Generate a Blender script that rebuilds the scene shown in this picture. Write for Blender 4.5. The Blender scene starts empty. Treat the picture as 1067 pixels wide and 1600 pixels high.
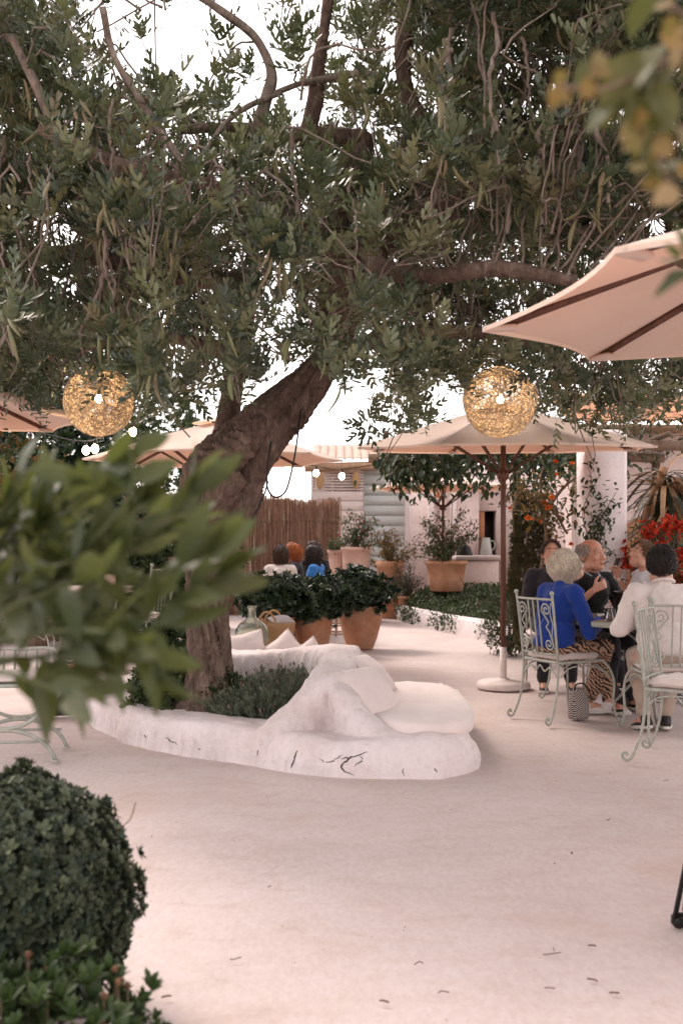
import bpy, math, random
import numpy as np
from mathutils import Vector, Matrix

random.seed(7)
RNG = np.random.default_rng(11)
sc = bpy.context.scene
COL = sc.collection
R = math.radians

# ---------------------------------------------------------------- camera
F, H = 1555.6, 1.30                    # focal length in picture pixels, eye height in metres
cam_d = bpy.data.cameras.new('camera')
cam = bpy.data.objects.new('camera', cam_d)
COL.objects.link(cam)
sc.camera = cam
cam.location = (0, 0, H)
cam.rotation_euler = (R(90), 0, 0)
cam_d.sensor_fit = 'VERTICAL'
cam_d.sensor_height = 36
cam_d.sensor_width = 24
cam_d.lens = 35
cam_d.shift_y = 50 / 1600
cam_d.clip_start = 0.05
cam_d.clip_end = 2000
cam_d.dof.use_dof = True
cam_d.dof.focus_distance = 6.9
cam_d.dof.aperture_fstop = 2.8
cam_d.dof.aperture_blades = 9

# ---------------------------------------------------------------- sky and sun
SUN_EL, SUN_AZ = 50, -48               # soft light from the open side behind the tree
w = bpy.data.worlds.new("World")
sc.world = w
w.use_nodes = True
nt = w.node_tree
nt.nodes.clear()
out = nt.nodes.new('ShaderNodeOutputWorld')
bg = nt.nodes.new('ShaderNodeBackground')
sky = nt.nodes.new('ShaderNodeTexSky')
sky.sky_type = 'NISHITA'
sky.sun_disc = False
sky.sun_elevation = R(SUN_EL)
sky.sun_rotation = R(SUN_AZ)
sky.air_density = 1.0
sky.dust_density = 1.0
sky.ozone_density = 1.0
hs = nt.nodes.new('ShaderNodeHueSaturation')
hs.inputs['Saturation'].default_value = 0.22
tint = nt.nodes.new('ShaderNodeMixRGB')
tint.blend_type = 'MULTIPLY'
tint.inputs[0].default_value = 1
tint.inputs[2].default_value = (1.0, .90, .855, 1)
gm = nt.nodes.new('ShaderNodeGamma')          # high thin overcast evens the sky out
gm.inputs[1].default_value = 0.6
nt.links.new(sky.outputs[0], gm.inputs[0])
nt.links.new(gm.outputs[0], hs.inputs['Color'])
hs.inputs['Value'].default_value = 1.9
nt.links.new(hs.outputs[0], tint.inputs[1])
nt.links.new(tint.outputs[0], bg.inputs[0])
bg.inputs[1].default_value = 0.15
nt.links.new(bg.outputs[0], out.inputs[0])

sd = bpy.data.lights.new('sun', 'SUN')
sun = bpy.data.objects.new('sun', sd)
COL.objects.link(sun)
sd.energy = 1.0
sd.angle = R(18)
sd.color = (1.0, .86, .76)
_az = R(SUN_AZ)
_d = Vector((math.sin(_az) * math.cos(R(SUN_EL)), math.cos(_az) * math.cos(R(SUN_EL)), math.sin(R(SUN_EL))))
sun.rotation_euler = _d.to_track_quat('Z', 'Y').to_euler()
sun.location = (0, -3, 9)

sc.view_settings.view_transform = 'Standard'
sc.view_settings.look = 'None'
sc.view_settings.gamma = 1
sc.view_settings.use_curve_mapping = False
sc.view_settings.exposure = 1.6
sc.cycles.use_denoising = True
sc.cycles.max_bounces = 8
sc.cycles.transparent_max_bounces = 12
sc.cycles.sample_clamp_indirect = 6

# ---------------------------------------------------------------- helpers
def P(u, v, Y):
    """point at depth Y seen at picture position u, v"""
    return np.array([(u - 533.5) * Y / F, Y, H - (v - 850) * Y / F])

def G(u, v):
    """ground point seen at u, v"""
    return P(u, v, H * F / (v - 850))

def nz(v):
    v = np.asarray(v, float)
    return v / (np.linalg.norm(v) + 1e-12)

def spl(pts, k=6):
    """Catmull-Rom through points of any dimension"""
    p = np.asarray(pts, float)
    if len(p) < 3:
        t = np.linspace(0, 1, k + 1)[:, None]
        return p[0] * (1 - t) + p[1] * t
    p = np.vstack([2 * p[0] - p[1], p, 2 * p[-1] - p[-2]])
    o = []
    for i in range(1, len(p) - 2):
        a, b, c, d = p[i - 1], p[i], p[i + 1], p[i + 2]
        for t in np.linspace(0, 1, k, endpoint=False):
            o.append(.5 * (2 * b + (c - a) * t + (2 * a - 5 * b + 4 * c - d) * t * t + (3 * b - a - 3 * c + d) * t ** 3))
    o.append(p[-2])
    return np.array(o)

def _hash(ix, iy, iz, seed):
    h = (ix * 374761393 + iy * 668265263 + iz * 2147483647 + seed * 974711) & 0xFFFFFFFF
    h = ((h ^ (h >> 13)) * 1274126177) & 0xFFFFFFFF
    h = ((h ^ (h >> 16)) * 2246822519) & 0xFFFFFFFF
    return ((h ^ (h >> 15)) & 0xFFFF) / 65535.0

def vnoise(p, s=1.0, seed=0):
    p = np.asarray(p, float) * s
    i = np.floor(p).astype(np.int64)
    f = p - i
    f = f * f * (3 - 2 * f)
    r = 0
    for dx in (0, 1):
        for dy in (0, 1):
            for dz in (0, 1):
                wgt = (f[:, 0] if dx else 1 - f[:, 0]) * (f[:, 1] if dy else 1 - f[:, 1]) * (f[:, 2] if dz else 1 - f[:, 2])
                r = r + wgt * _hash(i[:, 0] + dx, i[:, 1] + dy, i[:, 2] + dz, seed)
    return r * 2 - 1

def fbm(p, s=1.0, o=3, seed=0):
    r, a = 0, 1
    for k in range(o):
        r = r + a * vnoise(p, s * 2 ** k, seed + k)
        a *= .5
    return r

class MB:
    """collects vertices and faces of ONE mesh"""
    def __init__(s):
        s.v, s.f, s.r, s.n = [], [], [], 0
    def add(s, V, faces, m=0, rnd=0.0):
        V = np.asarray(V, float)
        s.v.append(V)
        s.r.append(np.array(np.broadcast_to(rnd, (len(V),)), float))
        for f in faces:
            f = np.asarray(f, np.int64)
            if f.ndim == 1:
                f = f[None]
            s.f.append((f + s.n, m))
        s.n += len(V)
        return s
    def mesh(s, name, mats, smooth=True):
        me = bpy.data.meshes.new(name)
        V = np.vstack(s.v)
        me.vertices.add(len(V))
        me.vertices.foreach_set('co', V.ravel())
        loops = np.concatenate([f.ravel() for f, m in s.f])
        tot = np.concatenate([np.full(len(f), f.shape[1]) for f, m in s.f])
        mi = np.concatenate([np.full(len(f), m) for f, m in s.f])
        st = np.concatenate([[0], np.cumsum(tot)[:-1]])
        me.loops.add(len(loops))
        me.loops.foreach_set('vertex_index', loops.astype(np.int32))
        me.polygons.add(len(tot))
        me.polygons.foreach_set('loop_start', st.astype(np.int32))
        me.polygons.foreach_set('material_index', mi.astype(np.int32))
        me.polygons.foreach_set('use_smooth', np.full(len(tot), bool(smooth)))
        r = np.concatenate(s.r)
        if r.any():
            at = me.attributes.new('rnd', 'FLOAT', 'POINT')
            at.data.foreach_set('value', r.astype(np.float32))
        for m in (mats if isinstance(mats, (list, tuple)) else [mats]):
            me.materials.append(m)
        me.update(calc_edges=True)
        me.validate()
        return me

def wloc(p):
    l = Vector((0, 0, 0))
    while p is not None:
        l += p.location
        p = p.parent
    return l

def obj(name, mb, mats, parent=None, smooth=True, world=False):
    """one mesh object; world=True: the mesh is in world metres although its parent stands elsewhere"""
    me = mb.mesh(name, mats, smooth) if isinstance(mb, MB) else mb
    o = bpy.data.objects.new(name, me)
    COL.objects.link(o)
    if parent is not None:
        o.parent = parent
        if world:
            o.location = -wloc(parent)
    return o

def tag(o, label, cat, group=None):
    o['label'] = label
    o['category'] = cat
    if group:
        o['group'] = group
    return o

def thing(name, label, cat, loc=(0, 0, 0), rz=0, group=None):
    o = bpy.data.objects.new(name, None)
    COL.objects.link(o)
    o.location = tuple(loc)
    o.rotation_euler = (0, 0, rz)
    return tag(o, label, cat, group)

def struct(o):
    o['kind'] = 'structure'
    return o

def stuff(o):
    o['kind'] = 'stuff'
    return o

def dup(root, loc, rz, label):
    r = root.copy()
    COL.objects.link(r)
    r.location = tuple(loc)
    r.rotation_euler = (0, 0, rz)
    r['label'] = label
    for ch in list(root.children):
        c = ch.copy()
        COL.objects.link(c)
        c.parent = r
        for g in list(ch.children):
            d = g.copy()
            COL.objects.link(d)
            d.parent = c
    return r

def frames(p):
    p = np.asarray(p, float)
    t = np.gradient(p, axis=0)
    t /= np.linalg.norm(t, axis=1)[:, None] + 1e-12
    a = np.array([0, 0, 1.0]) if abs(t[0][2]) < .9 else np.array([1.0, 0, 0])
    n = nz(np.cross(t[0], a))
    N = [n]
    for i in range(1, len(p)):
        n = N[-1] - t[i] * np.dot(N[-1], t[i])
        n = nz(n)
        N.append(n)
    N = np.array(N)
    return t, N, np.cross(t, N)

def tube(mb, pts, rad, n=8, m=0, rnd=0.0, cap=True, flat=1.0):
    p = np.asarray(pts, float)
    r = np.broadcast_to(np.asarray(rad, float), (len(p),))
    t, N, B = frames(p)
    a = np.linspace(0, 2 * np.pi, n, endpoint=False)
    V = p[:, None] + r[:, None, None] * (np.cos(a)[None, :, None] * N[:, None] + flat * np.sin(a)[None, :, None] * B[:, None])
    k = len(p)
    i = np.arange(k - 1)[:, None] * n
    j = np.arange(n)[None]
    j2 = (j + 1) % n
    q = np.stack([i + j, i + j2, i + n + j2, i + n + j], -1).reshape(-1, 4)
    fs = [q]
    if cap:
        fs += [np.arange(n)[::-1][None], (np.arange(n) + (k - 1) * n)[None]]
    mb.add(V.reshape(-1, 3), fs, m, rnd)
    return mb

def lathe(mb, prof, n=24, c=(0, 0, 0), m=0, rnd=0.0, cap=(True, True), wob=0):
    pr = np.asarray(prof, float)
    a = np.linspace(0, 2 * np.pi, n, endpoint=False)
    k = len(pr)
    V = np.stack([pr[:, 0:1] * np.cos(a), pr[:, 0:1] * np.sin(a), np.broadcast_to(pr[:, 1:2], (k, n))], -1)
    V = V.reshape(-1, 3)
    if wob:
        V = V + wob * np.stack([vnoise(V, 9, 3), vnoise(V, 9, 4), 0 * V[:, 0]], 1)
    V = V + np.asarray(c)
    i = np.arange(k - 1)[:, None] * n
    j = np.arange(n)[None]
    j2 = (j + 1) % n
    fs = [np.stack([i + j, i + j2, i + n + j2, i + n + j], -1).reshape(-1, 4)]
    if cap[0]:
        fs.append(np.arange(n)[::-1][None])
    if cap[1]:
        fs.append((np.arange(n) + (k - 1) * n)[None])
    mb.add(V, fs, m, rnd)
    return mb

def box(mb, c, s, rz=0, m=0, bev=0.0, rnd=0.0, rot=None):
    """box with chamfered vertical and horizontal edges when bev > 0"""
    c, h = np.asarray(c, float), np.asarray(s, float) / 2
    if bev <= 0:
        V = np.array([[x, y, z] for z in (-1, 1) for y in (-1, 1) for x in (-1, 1)], float) * h
        fs = [np.array([[0, 2, 3, 1], [4, 5, 7, 6], [0, 1, 5, 4], [2, 6, 7, 3], [0, 4, 6, 2], [1, 3, 7, 5]])]
    else:
        b = min(bev, h.min() * .9)
        ring = lambda dx, dy, z: [[-h[0] + dx + b, -h[1] + dy, z], [h[0] - dx - b, -h[1] + dy, z], [h[0] - dx, -h[1] + dy + b, z], [h[0] - dx, h[1] - dy - b, z],
                                  [h[0] - dx - b, h[1] - dy, z], [-h[0] + dx + b, h[1] - dy, z], [-h[0] + dx, h[1] - dy - b, z], [-h[0] + dx, -h[1] + dy + b, z]]
        V = np.array(ring(b, b, -h[2]) + ring(0, 0, -h[2] + b) + ring(0, 0, h[2] - b) + ring(b, b, h[2]))
        q = [[k * 8 + j, k * 8 + (j + 1) % 8, k * 8 + 8 + (j + 1) % 8, k * 8 + 8 + j] for k in range(3) for j in range(8)]
        fs = [np.array(q), np.arange(8)[::-1][None], (np.arange(8) + 24)[None]]
    if rot is not None:
        V = V @ np.asarray(rot, float).T
    if rz:
        ca, sa = math.cos(rz), math.sin(rz)
        V = V @ np.array([[ca, sa, 0], [-sa, ca, 0], [0, 0, 1]])
    mb.add(V + c, fs, m, rnd)
    return mb

def ell(mb, c, r, rot=None, nu=20, nv=12, m=0, rnd=0.0):
    a = np.linspace(0, 2 * np.pi, nu, endpoint=False)
    b = np.linspace(-np.pi / 2, np.pi / 2, nv + 1)[1:-1]
    V = np.stack([np.cos(b)[:, None] * np.cos(a), np.cos(b)[:, None] * np.sin(a), np.broadcast_to(np.sin(b)[:, None], (nv - 1, nu))], -1).reshape(-1, 3)
    V = np.vstack([V, [[0, 0, -1], [0, 0, 1]]]) * np.asarray(r, float)
    if rot is not None:
        V = V @ np.asarray(rot, float).T
    i = np.arange(nv - 2)[:, None] * nu
    j = np.arange(nu)[None]
    j2 = (j + 1) % nu
    q = np.stack([i + j, i + j2, i + nu + j2, i + nu + j], -1).reshape(-1, 4)
    L = len(V)
    j = np.arange(nu)
    t1 = np.stack([np.full(nu, L - 2), (j + 1) % nu, j], -1)
    o = (nv - 2) * nu
    t2 = np.stack([np.full(nu, L - 1), o + j, o + (j + 1) % nu], -1)
    mb.add(V + np.asarray(c, float), [q, t1, t2], m, rnd)
    return mb

def basis(fwd, up=(0, 0, 1)):
    """columns: right, forward, up"""
    f = nz(fwd)
    r = np.cross(f, up)
    if np.linalg.norm(r) < 1e-5:
        r = np.array([1.0, 0, 0])
    r = nz(r)
    return np.stack([r, f, np.cross(r, f)], 1)

def bases(D, U):
    """many frames: columns right, forward D, up"""
    D = D / (np.linalg.norm(D, axis=1)[:, None] + 1e-12)
    X = np.cross(D, U)
    X /= np.linalg.norm(X, axis=1)[:, None] + 1e-9
    return np.stack([X, D, np.cross(X, D)], -1)

def scatter(mb, tmpl, M, T, rnd, m=0):
    """tmpl = (V, [faces]); M = N x 3 x 3, T = N x 3"""
    V, fs = tmpl
    if len(T) == 0:
        return mb
    W = np.einsum('nij,vj->nvi', M, V) + np.asarray(T)[:, None]
    k, n = len(V), len(T)
    out = []
    for f in fs:
        f = np.asarray(f)
        out.append((f[None] + (np.arange(n) * k)[:, None, None]).reshape(-1, f.shape[1]))
    mb.add(W.reshape(-1, 3), out, m, np.repeat(rnd, k))
    return mb

def rdir(n):
    d = RNG.normal(size=(n, 3))
    return d / np.linalg.norm(d, axis=1)[:, None]

# ---- leaf shapes, growing along +Y, face up +Z
def leaf6(l, w, fold=.15, tipw=.85, droop=0.0):
    V = np.array([[0, 0, 0], [w * .42, l * .28, fold * w], [w * .5 * tipw, l * .72, fold * w - droop * l * .4], [0, l, -droop * l], [-w * .5 * tipw, l * .72, fold * w - droop * l * .4], [-w * .42, l * .28, fold * w]])
    return V, [np.array([[0, 1, 2, 3], [0, 3, 4, 5]])]

def leaf10(l, w, fold=.12, droop=.05):
    pr = [(.10, .34), (.42, .5), (.80, .47)]
    V = [[0, 0, 0]] + [[w * b, l * a, fold * w - droop * l * a] for a, b in pr] + [[0, l, -droop * l]] + [[-w * b, l * a, fold * w - droop * l * a] for a, b in pr[::-1]]
    return np.array(V), [np.array([[0, 1, 2, 3, 4], [0, 4, 5, 6, 7]])]

def leafgrid(l, w, k=7, fold=.2, curl=.25, point=1.2, wave=0.0):
    t = np.linspace(0, 1, k)
    wd = np.sin(np.pi * np.clip(t ** .8, 0, 1)) ** (1 / point) * w / 2
    wd[0] = w * .03
    wd[-1] = w * .01
    z = -curl * l * t ** 2
    V = []
    for i in range(k):
        wv = wave * l * math.sin(i * 1.9)
        V += [[-wd[i], t[i] * l, z[i] + fold * wd[i] + wv], [0, t[i] * l, z[i]], [wd[i], t[i] * l, z[i] + fold * wd[i] - wv]]
    q = []
    for i in range(k - 1):
        q += [[3 * i, 3 * i + 1, 3 * i + 4, 3 * i + 3], [3 * i + 1, 3 * i + 2, 3 * i + 5, 3 * i + 4]]
    return np.array(V), [np.array(q)]

# ---------------------------------------------------------------- materials
MATS = {}
def _new(name):
    m = bpy.data.materials.new(name)
    m.use_nodes = True
    t = m.node_tree
    b = t.nodes['Principled BSDF']
    return m, t, b, t.nodes['Material Output']

def _coord(t, scale=(1, 1, 1)):
    tc = t.nodes.new('ShaderNodeTexCoord')
    mp = t.nodes.new('ShaderNodeMapping')
    mp.inputs['Scale'].default_value = scale
    t.links.new(tc.outputs['Object'], mp.inputs[0])
    return mp.outputs[0]

def _noise(t, co, scale, det=4, rough=.6, dist=0):
    n = t.nodes.new('ShaderNodeTexNoise')
    n.inputs['Scale'].default_value = scale
    n.inputs['Detail'].default_value = det
    n.inputs['Roughness'].default_value = rough
    n.inputs['Distortion'].default_value = dist
    t.links.new(co, n.inputs['Vector'])
    return n.outputs['Fac']

def _ramp(t, fac, stops):
    r = t.nodes.new('ShaderNodeValToRGB')
    e = r.color_ramp.elements
    while len(e) < len(stops):
        e.new(.5)
    for x, (p, c) in zip(e, stops):
        x.position = p
        x.color = tuple(c) + (1,) if len(c) == 3 else c
    t.links.new(fac, r.inputs[0])
    return r.outputs[0]

def _mix(t, fac, a, b, blend='MIX'):
    m = t.nodes.new('ShaderNodeMixRGB')
    m.blend_type = blend
    for s, v in ((0, fac), (1, a), (2, b)):
        if hasattr(v, 'node'):
            t.links.new(v, m.inputs[s])
        else:
            m.inputs[s].default_value = v if s == 0 else (tuple(v) + (1,) if len(v) == 3 else v)
    return m.outputs[0]

def _math(t, op, a, b=0.0):
    m = t.nodes.new('ShaderNodeMath')
    m.operation = op
    for s, v in ((0, a), (1, b)):
        if hasattr(v, 'node'):
            t.links.new(v, m.inputs[s])
        else:
            m.inputs[s].default_value = v
    return m.outputs[0]

def _bump(t, b, h, strength=.3, dist=.01):
    bp = t.nodes.new('ShaderNodeBump')
    bp.inputs['Strength'].default_value = strength
    bp.inputs['Distance'].default_value = dist
    t.links.new(h, bp.inputs['Height'])
    t.links.new(bp.outputs[0], b.inputs['Normal'])

def mat(name, c1, c2=None, scale=6, rough=.7, bump=.2, bscale=60, bdist=.004, metal=0, spec=.3, stretch=(1, 1, 1), lo=.35, hi=.68, sheen=0):
    m, t, b, o = _new(name)
    co = _coord(t, stretch)
    if c2 is None:
        c2 = tuple(x * .8 for x in c1)
    n = _noise(t, co, scale, 5)
    t.links.new(_ramp(t, n, [(lo, c1), (hi, c2)]), b.inputs['Base Color'])
    b.inputs['Roughness'].default_value = rough
    b.inputs['Metallic'].default_value = metal
    b.inputs['Specular IOR Level'].default_value = spec
    if sheen:
        b.inputs['Sheen Weight'].default_value = sheen
    if bump:
        _bump(t, b, _noise(t, co, bscale, 4, .65), bump, bdist)
    return m

def leafmat(name, stops, rough=.45, trans=.3, spec=.4, tcol=None, veins=False):
    """stops: colours along a per-leaf random number"""
    m, t, b, o = _new(name)
    at = t.nodes.new('ShaderNodeAttribute')
    at.attribute_name = 'rnd'
    oi = t.nodes.new('ShaderNodeObjectInfo')
    s = _math(t, 'ADD', at.outputs['Fac'], oi.outputs['Random'])
    f = _math(t, 'FRACT', s)
    n = len(stops)
    c = _ramp(t, f, [((i + .5) / n, x) for i, x in enumerate(stops)])
    nn = _noise(t, _coord(t), 14, 3)
    c = _mix(t, .35, c, _ramp(t, nn, [(.3, (.45, .45, .45)), (.7, (1.5, 1.5, 1.4))]), 'MULTIPLY')
    t.links.new(c, b.inputs['Base Color'])
    b.inputs['Roughness'].default_value = rough
    b.inputs['Specular IOR Level'].default_value = spec
    if trans:
        tr = t.nodes.new('ShaderNodeBsdfTranslucent')
        if tcol:
            c2 = _mix(t, .6, c, tcol)
        else:
            c2 = c
        t.links.new(c2, tr.inputs[0])
        mx = t.nodes.new('ShaderNodeMixShader')
        mx.inputs[0].default_value = trans
        t.links.new(b.outputs[0], mx.inputs[1])
        t.links.new(tr.outputs[0], mx.inputs[2])
        t.links.new(mx.outputs[0], o.inputs[0])
    return m

def glow(name, col, strength):
    m, t, b, o = _new(name)
    b.inputs['Base Color'].default_value = (.9, .8, .6, 1)
    b.inputs['Emission Color'].default_value = tuple(col) + (1,)
    b.inputs['Emission Strength'].default_value = strength
    return m

def glass(name, col=(1, 1, 1), rough=.02, thin=True):
    m, t, b, o = _new(name)
    b.inputs['Base Color'].default_value = tuple(col) + (1,)
    b.inputs['Transmission Weight'].default_value = 1
    b.inputs['Roughness'].default_value = rough
    b.inputs['IOR'].default_value = 1.35
    return m
# ================================================================ THE SETTING
# ---- ground: pinkish trowelled concrete
def ground_mat():
    m, t, b, o = _new('trowelled_concrete')
    co = _coord(t)
    big = _noise(t, co, .55, 5, .6, .4)
    med = _noise(t, _coord(t, (1, 2.2, 1)), 3.2, 6, .65, .6)
    fine = _noise(t, _coord(t, (1.4, .7, 1)), 34, 4, .7)
    c = _ramp(t, big, [(.3, (.51, .425, .41)), (.52, (.585, .50, .485)), (.75, (.63, .545, .53))])
    c = _mix(t, .55, c, _ramp(t, med, [(.25, (.74, .67, .61)), (.45, (.97, .95, .93)), (.6, (1, 1, 1)), (.8, (1.10, 1.09, 1.10))]), 'MULTIPLY')
    c = _mix(t, .8, c, _ramp(t, fine, [(.3, (.86, .83, .80)), (.6, (1, 1, 1)), (.8, (1.05, 1.05, 1.05))]), 'MULTIPLY')
    # wandering shrinkage cracks with dirt in them
    v = t.nodes.new('ShaderNodeTexVoronoi')
    v.feature = 'DISTANCE_TO_EDGE'
    v.inputs['Scale'].default_value = .42
    wr = t.nodes.new('ShaderNodeVectorMath')
    wr.operation = 'ADD'
    nv = t.nodes.new('ShaderNodeTexNoise')
    nv.inputs['Scale'].default_value = 1.4
    nv.inputs['Detail'].default_value = 6
    t.links.new(co, nv.inputs['Vector'])
    t.links.new(co, wr.inputs[0])
    t.links.new(nv.outputs['Color'], wr.inputs[1])
    t.links.new(wr.outputs[0], v.inputs['Vector'])
    cr = _ramp(t, v.outputs['Distance'], [(.0, (1, 1, 1)), (.007, (0, 0, 0))])
    crm = _mix(t, 1.0, cr, _ramp(t, _noise(t, co, .9, 3), [(.48, (0, 0, 0)), (.68, (.42, .42, .42))]), 'MULTIPLY')
    c = _mix(t, crm, c, (.33, .22, .17))
    tan = _ramp(t, _noise(t, co, .8, 7, .7, .8), [(.52, (0, 0, 0)), (.70, (.62, .62, .62))])
    c = _mix(t, tan, c, (.47, .345, .29))
    # small dark specks
    sp = _ramp(t, _noise(t, co, 46, 2, .5), [(.74, (0, 0, 0)), (.8, (.7, .7, .7))])
    c = _mix(t, sp, c, (.30, .21, .17))
    t.links.new(c, b.inputs['Base Color'])
    b.inputs['Roughness'].default_value = .72
    b.inputs['Specular IOR Level'].default_value = .25
    h = _mix(t, .4, med, fine)
    _bump(t, b, h, .35, .006)
    return m

mb = MB()
gx = np.concatenate([[-400, -120, -40], np.linspace(-16, 16, 65), [40, 120, 400]])
gy = np.concatenate([[-60, -20, -6], np.linspace(0, 30, 76), [45, 120, 600]])
XX, YY = np.meshgrid(gx, gy)
gv = np.stack([XX.ravel(), YY.ravel(), 0 * XX.ravel()], 1)
gv[:, 2] = .006 * fbm(gv * [1, 1, 0], .7, 2, 5) * (np.abs(gv[:, 0]) < 15) * (gv[:, 1] < 30) - .012
nx, ny = len(gx), len(gy)
ii = (np.arange(ny - 1)[:, None] * nx + np.arange(nx - 1)[None]).ravel()
mb.add(gv, [np.stack([ii, ii + 1, ii + nx + 1, ii + nx], 1)])
struct(obj('ground', mb, ground_mat()))

# ---- whitewashed planter with its built-in bench: one plastered masonry body
def plaster_mat(name='whitewashed_plaster', base=(.76, .685, .69)):
    m, t, b, o = _new(name)
    co = _coord(t)
    n1 = _noise(t, co, 2.4, 5, .6)
    n2 = _noise(t, co, 26, 5, .7)
    d = tuple(x * y for x, y in zip(base, (.86, .82, .80)))
    c = _ramp(t, n1, [(.3, d), (.55, base), (.8, tuple(min(1, x * 1.04) for x in base))])
    c = _mix(t, .7, c, _ramp(t, n2, [(.25, (.80, .76, .73)), (.45, (.97, .96, .95)), (.55, (1, 1, 1))]), 'MULTIPLY')
    st = _ramp(t, _noise(t, co, 7, 6, .75, 1.5), [(.62, (0, 0, 0)), (.74, (.55, .55, .55))])
    c = _mix(t, st, c, tuple(x * y for x, y in zip(base, (.78, .70, .62))))
    at = t.nodes.new('ShaderNodeAttribute')
    at.attribute_name = 'rnd'
    c = _mix(t, at.outputs['Fac'], c, (.05, .032, .025))
    t.links.new(c, b.inputs['Base Color'])
    b.inputs['Roughness'].default_value = .8
    b.inputs['Specular IOR Level'].default_value = .2
    n3 = _noise(t, co, 70, 4, .7)
    _bump(t, b, _mix(t, .35, _mix(t, .6, n1, n2), n3), .8, .02)
    return m
M_plaster = plaster_mat()

def seg_field(x, y, path, edge=.65):
    """height of a rounded wall along path rows (x, y, height, halfwidth); goes negative outside"""
    path = spl(path, 8)
    best = np.full(x.shape, -1e9)
    for a, b in zip(path[:-1], path[1:]):
        d = b[:2] - a[:2]
        L = (d ** 2).sum() + 1e-9
        t = np.clip(((x - a[0]) * d[0] + (y - a[1]) * d[1]) / L, 0, 1)
        dist = np.hypot(x - a[0] - t * d[0], y - a[1] - t * d[1])
        h = a[2] + (b[2] - a[2]) * t
        wd = a[3] + (b[3] - a[3]) * t
        q = np.clip((dist - wd * (1 - edge)) / (wd * edge), 0, 3)
        v = h * (1 - q ** 5)
        v = np.where(q > 1, -h * 5 * (q - 1), v)
        best = np.maximum(best, v)
    return best

def smax(a, b, k=.05):
    h = np.clip(.5 + .5 * (a - b) / k, 0, 1)
    return b * (1 - h) + a * h + k * h * (1 - h)

RIM = [(-1.1, 8.75, .20, .17), (-1.62, 8.5, .20, .18), (-1.80, 7.95, .21, .20), (-1.60, 7.22, .20, .20), (-1.10, 6.56, .195, .22), (-.66, 6.27, .19, .23), (-.3, 6.06, .19, .24), (.05, 5.86, .19, .26), (.40, 5.80, .19, .25)]
BACKW = [(-.38, 6.02, .19, .16), (-.24, 6.12, .34, .14), (-.11, 6.22, .50, .125), (-.05, 6.55, .50, .15), (-.02, 6.95, .52, .16), (-.02, 7.3, .56, .18), (-.16, 7.62, .52, .18), (-.45, 7.78, .47, .17), (-.8, 7.86, .46, .17), (-1.1, 8.06, .44, .16), (-1.3, 8.4, .30, .16)]
ARM = [(-.11, 6.22, .48, .085), (.0, 6.06, .40, .10), (.13, 5.93, .285, .12), (.27, 5.82, .195, .14)]
SEAT = [(.40, 6.02, .185, .43), (.42, 7.15, .185, .43)]
BACKSEAT = [(-.55, 8.75, .30, .62), (-.45, 9.6, .30, .60)]
st_ = .0115
bx, by = np.arange(-2.2, 1.05, st_), np.arange(5.3, 8.95, st_)
X0, Y0 = np.meshgrid(bx, by)
pn = np.stack([X0.ravel(), Y0.ravel(), 0 * X0.ravel()], 1)
wx = (.030 * fbm(pn, 2.6, 2, 20)).reshape(X0.shape)
wy = (.030 * fbm(pn, 2.6, 2, 30)).reshape(X0.shape)
x, y = X0 + wx, Y0 + wy
hh = seg_field(x, y, RIM)
hh = smax(hh, seg_field(x, y, SEAT, .35), .03)
hh = smax(hh, seg_field(x, y, BACKW, .62), .035)
hh = smax(hh, seg_field(x, y, ARM, .7), .03)
hh = smax(hh, seg_field(x, y, BACKSEAT, .4), .03)
hh = hh + np.where(hh > 0, .016 * fbm(pn, 2.6, 3, 40).reshape(X0.shape) + .003 * vnoise(pn, 24, 44).reshape(X0.shape), 0)
keep = hh > -.30
idx = np.arange(X0.size).reshape(X0.shape)
qk = keep[:-1, :-1] & keep[1:, :-1] & keep[:-1, 1:] & keep[1:, 1:]
q = np.stack([idx[:-1, :-1][qk], idx[:-1, 1:][qk], idx[1:, 1:][qk], idx[1:, :-1][qk]], 1)
used = np.unique(q)
rem = np.full(X0.size, -1)
rem[used] = np.arange(len(used))
V = np.stack([X0.ravel(), Y0.ravel(), np.maximum(hh, -.05).ravel()], 1)[used]
gy_, gx_ = np.gradient(np.maximum(hh, -.05), st_)
nv_ = np.stack([-gx_.ravel(), -gy_.ravel(), np.ones(X0.size)], 1)[used]
nv_ /= np.linalg.norm(nv_, axis=1)[:, None]
stp = 1 - nv_[:, 2:3]
V = V + nv_ * ((.026 * fbm(V, 5.0, 3, 61) + .016 * np.abs(fbm(V, 11, 2, 71)) + .006 * fbm(V, 30, 2, 75))[:, None] * (.25 + .9 * stp) * np.clip((V[:, 2:3] + .03) / .06, 0, 1))
mb = MB()
mb.add(V, [rem[q]])
planter = thing('planter_bench', 'whitewashed masonry planter ring with built-in curved bench around the big carob tree', 'planter', (-.4, 7, 0))
obj('masonry', mb, M_plaster, planter, world=True)
# cracks in the render coat: dirt-filled slivers that follow the real surface
from mathutils.bvhtree import BVHTree
bvh = BVHTree.FromPolygons([tuple(p) for p in V], [tuple(int(i) for i in f) for f in rem[q]])
M_crack = mat('crack_dirt', (.045, .03, .025), (.09, .065, .055), 40, .95, .3)
CR = [[(465, 1172), (461, 1180), (459, 1190), (455, 1202)], [(498, 1185), (506, 1190), (514, 1191), (526, 1185), (536, 1179)], [(574, 1174), (560, 1180), (546, 1185), (538, 1192), (533, 1199), (540, 1206), (552, 1211)], [(560, 1180), (566, 1186), (562, 1192), (553, 1197)],
      [(630, 1200), (628, 1206), (632, 1212)], [(678, 1200), (683, 1207)], [(258, 1152), (266, 1157), (278, 1163)], [(306, 1168), (314, 1171)], [(546, 1186), (540, 1184), (534, 1186)], [(226, 1148), (230, 1154)], [(404, 1172), (402, 1180)]]
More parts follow.
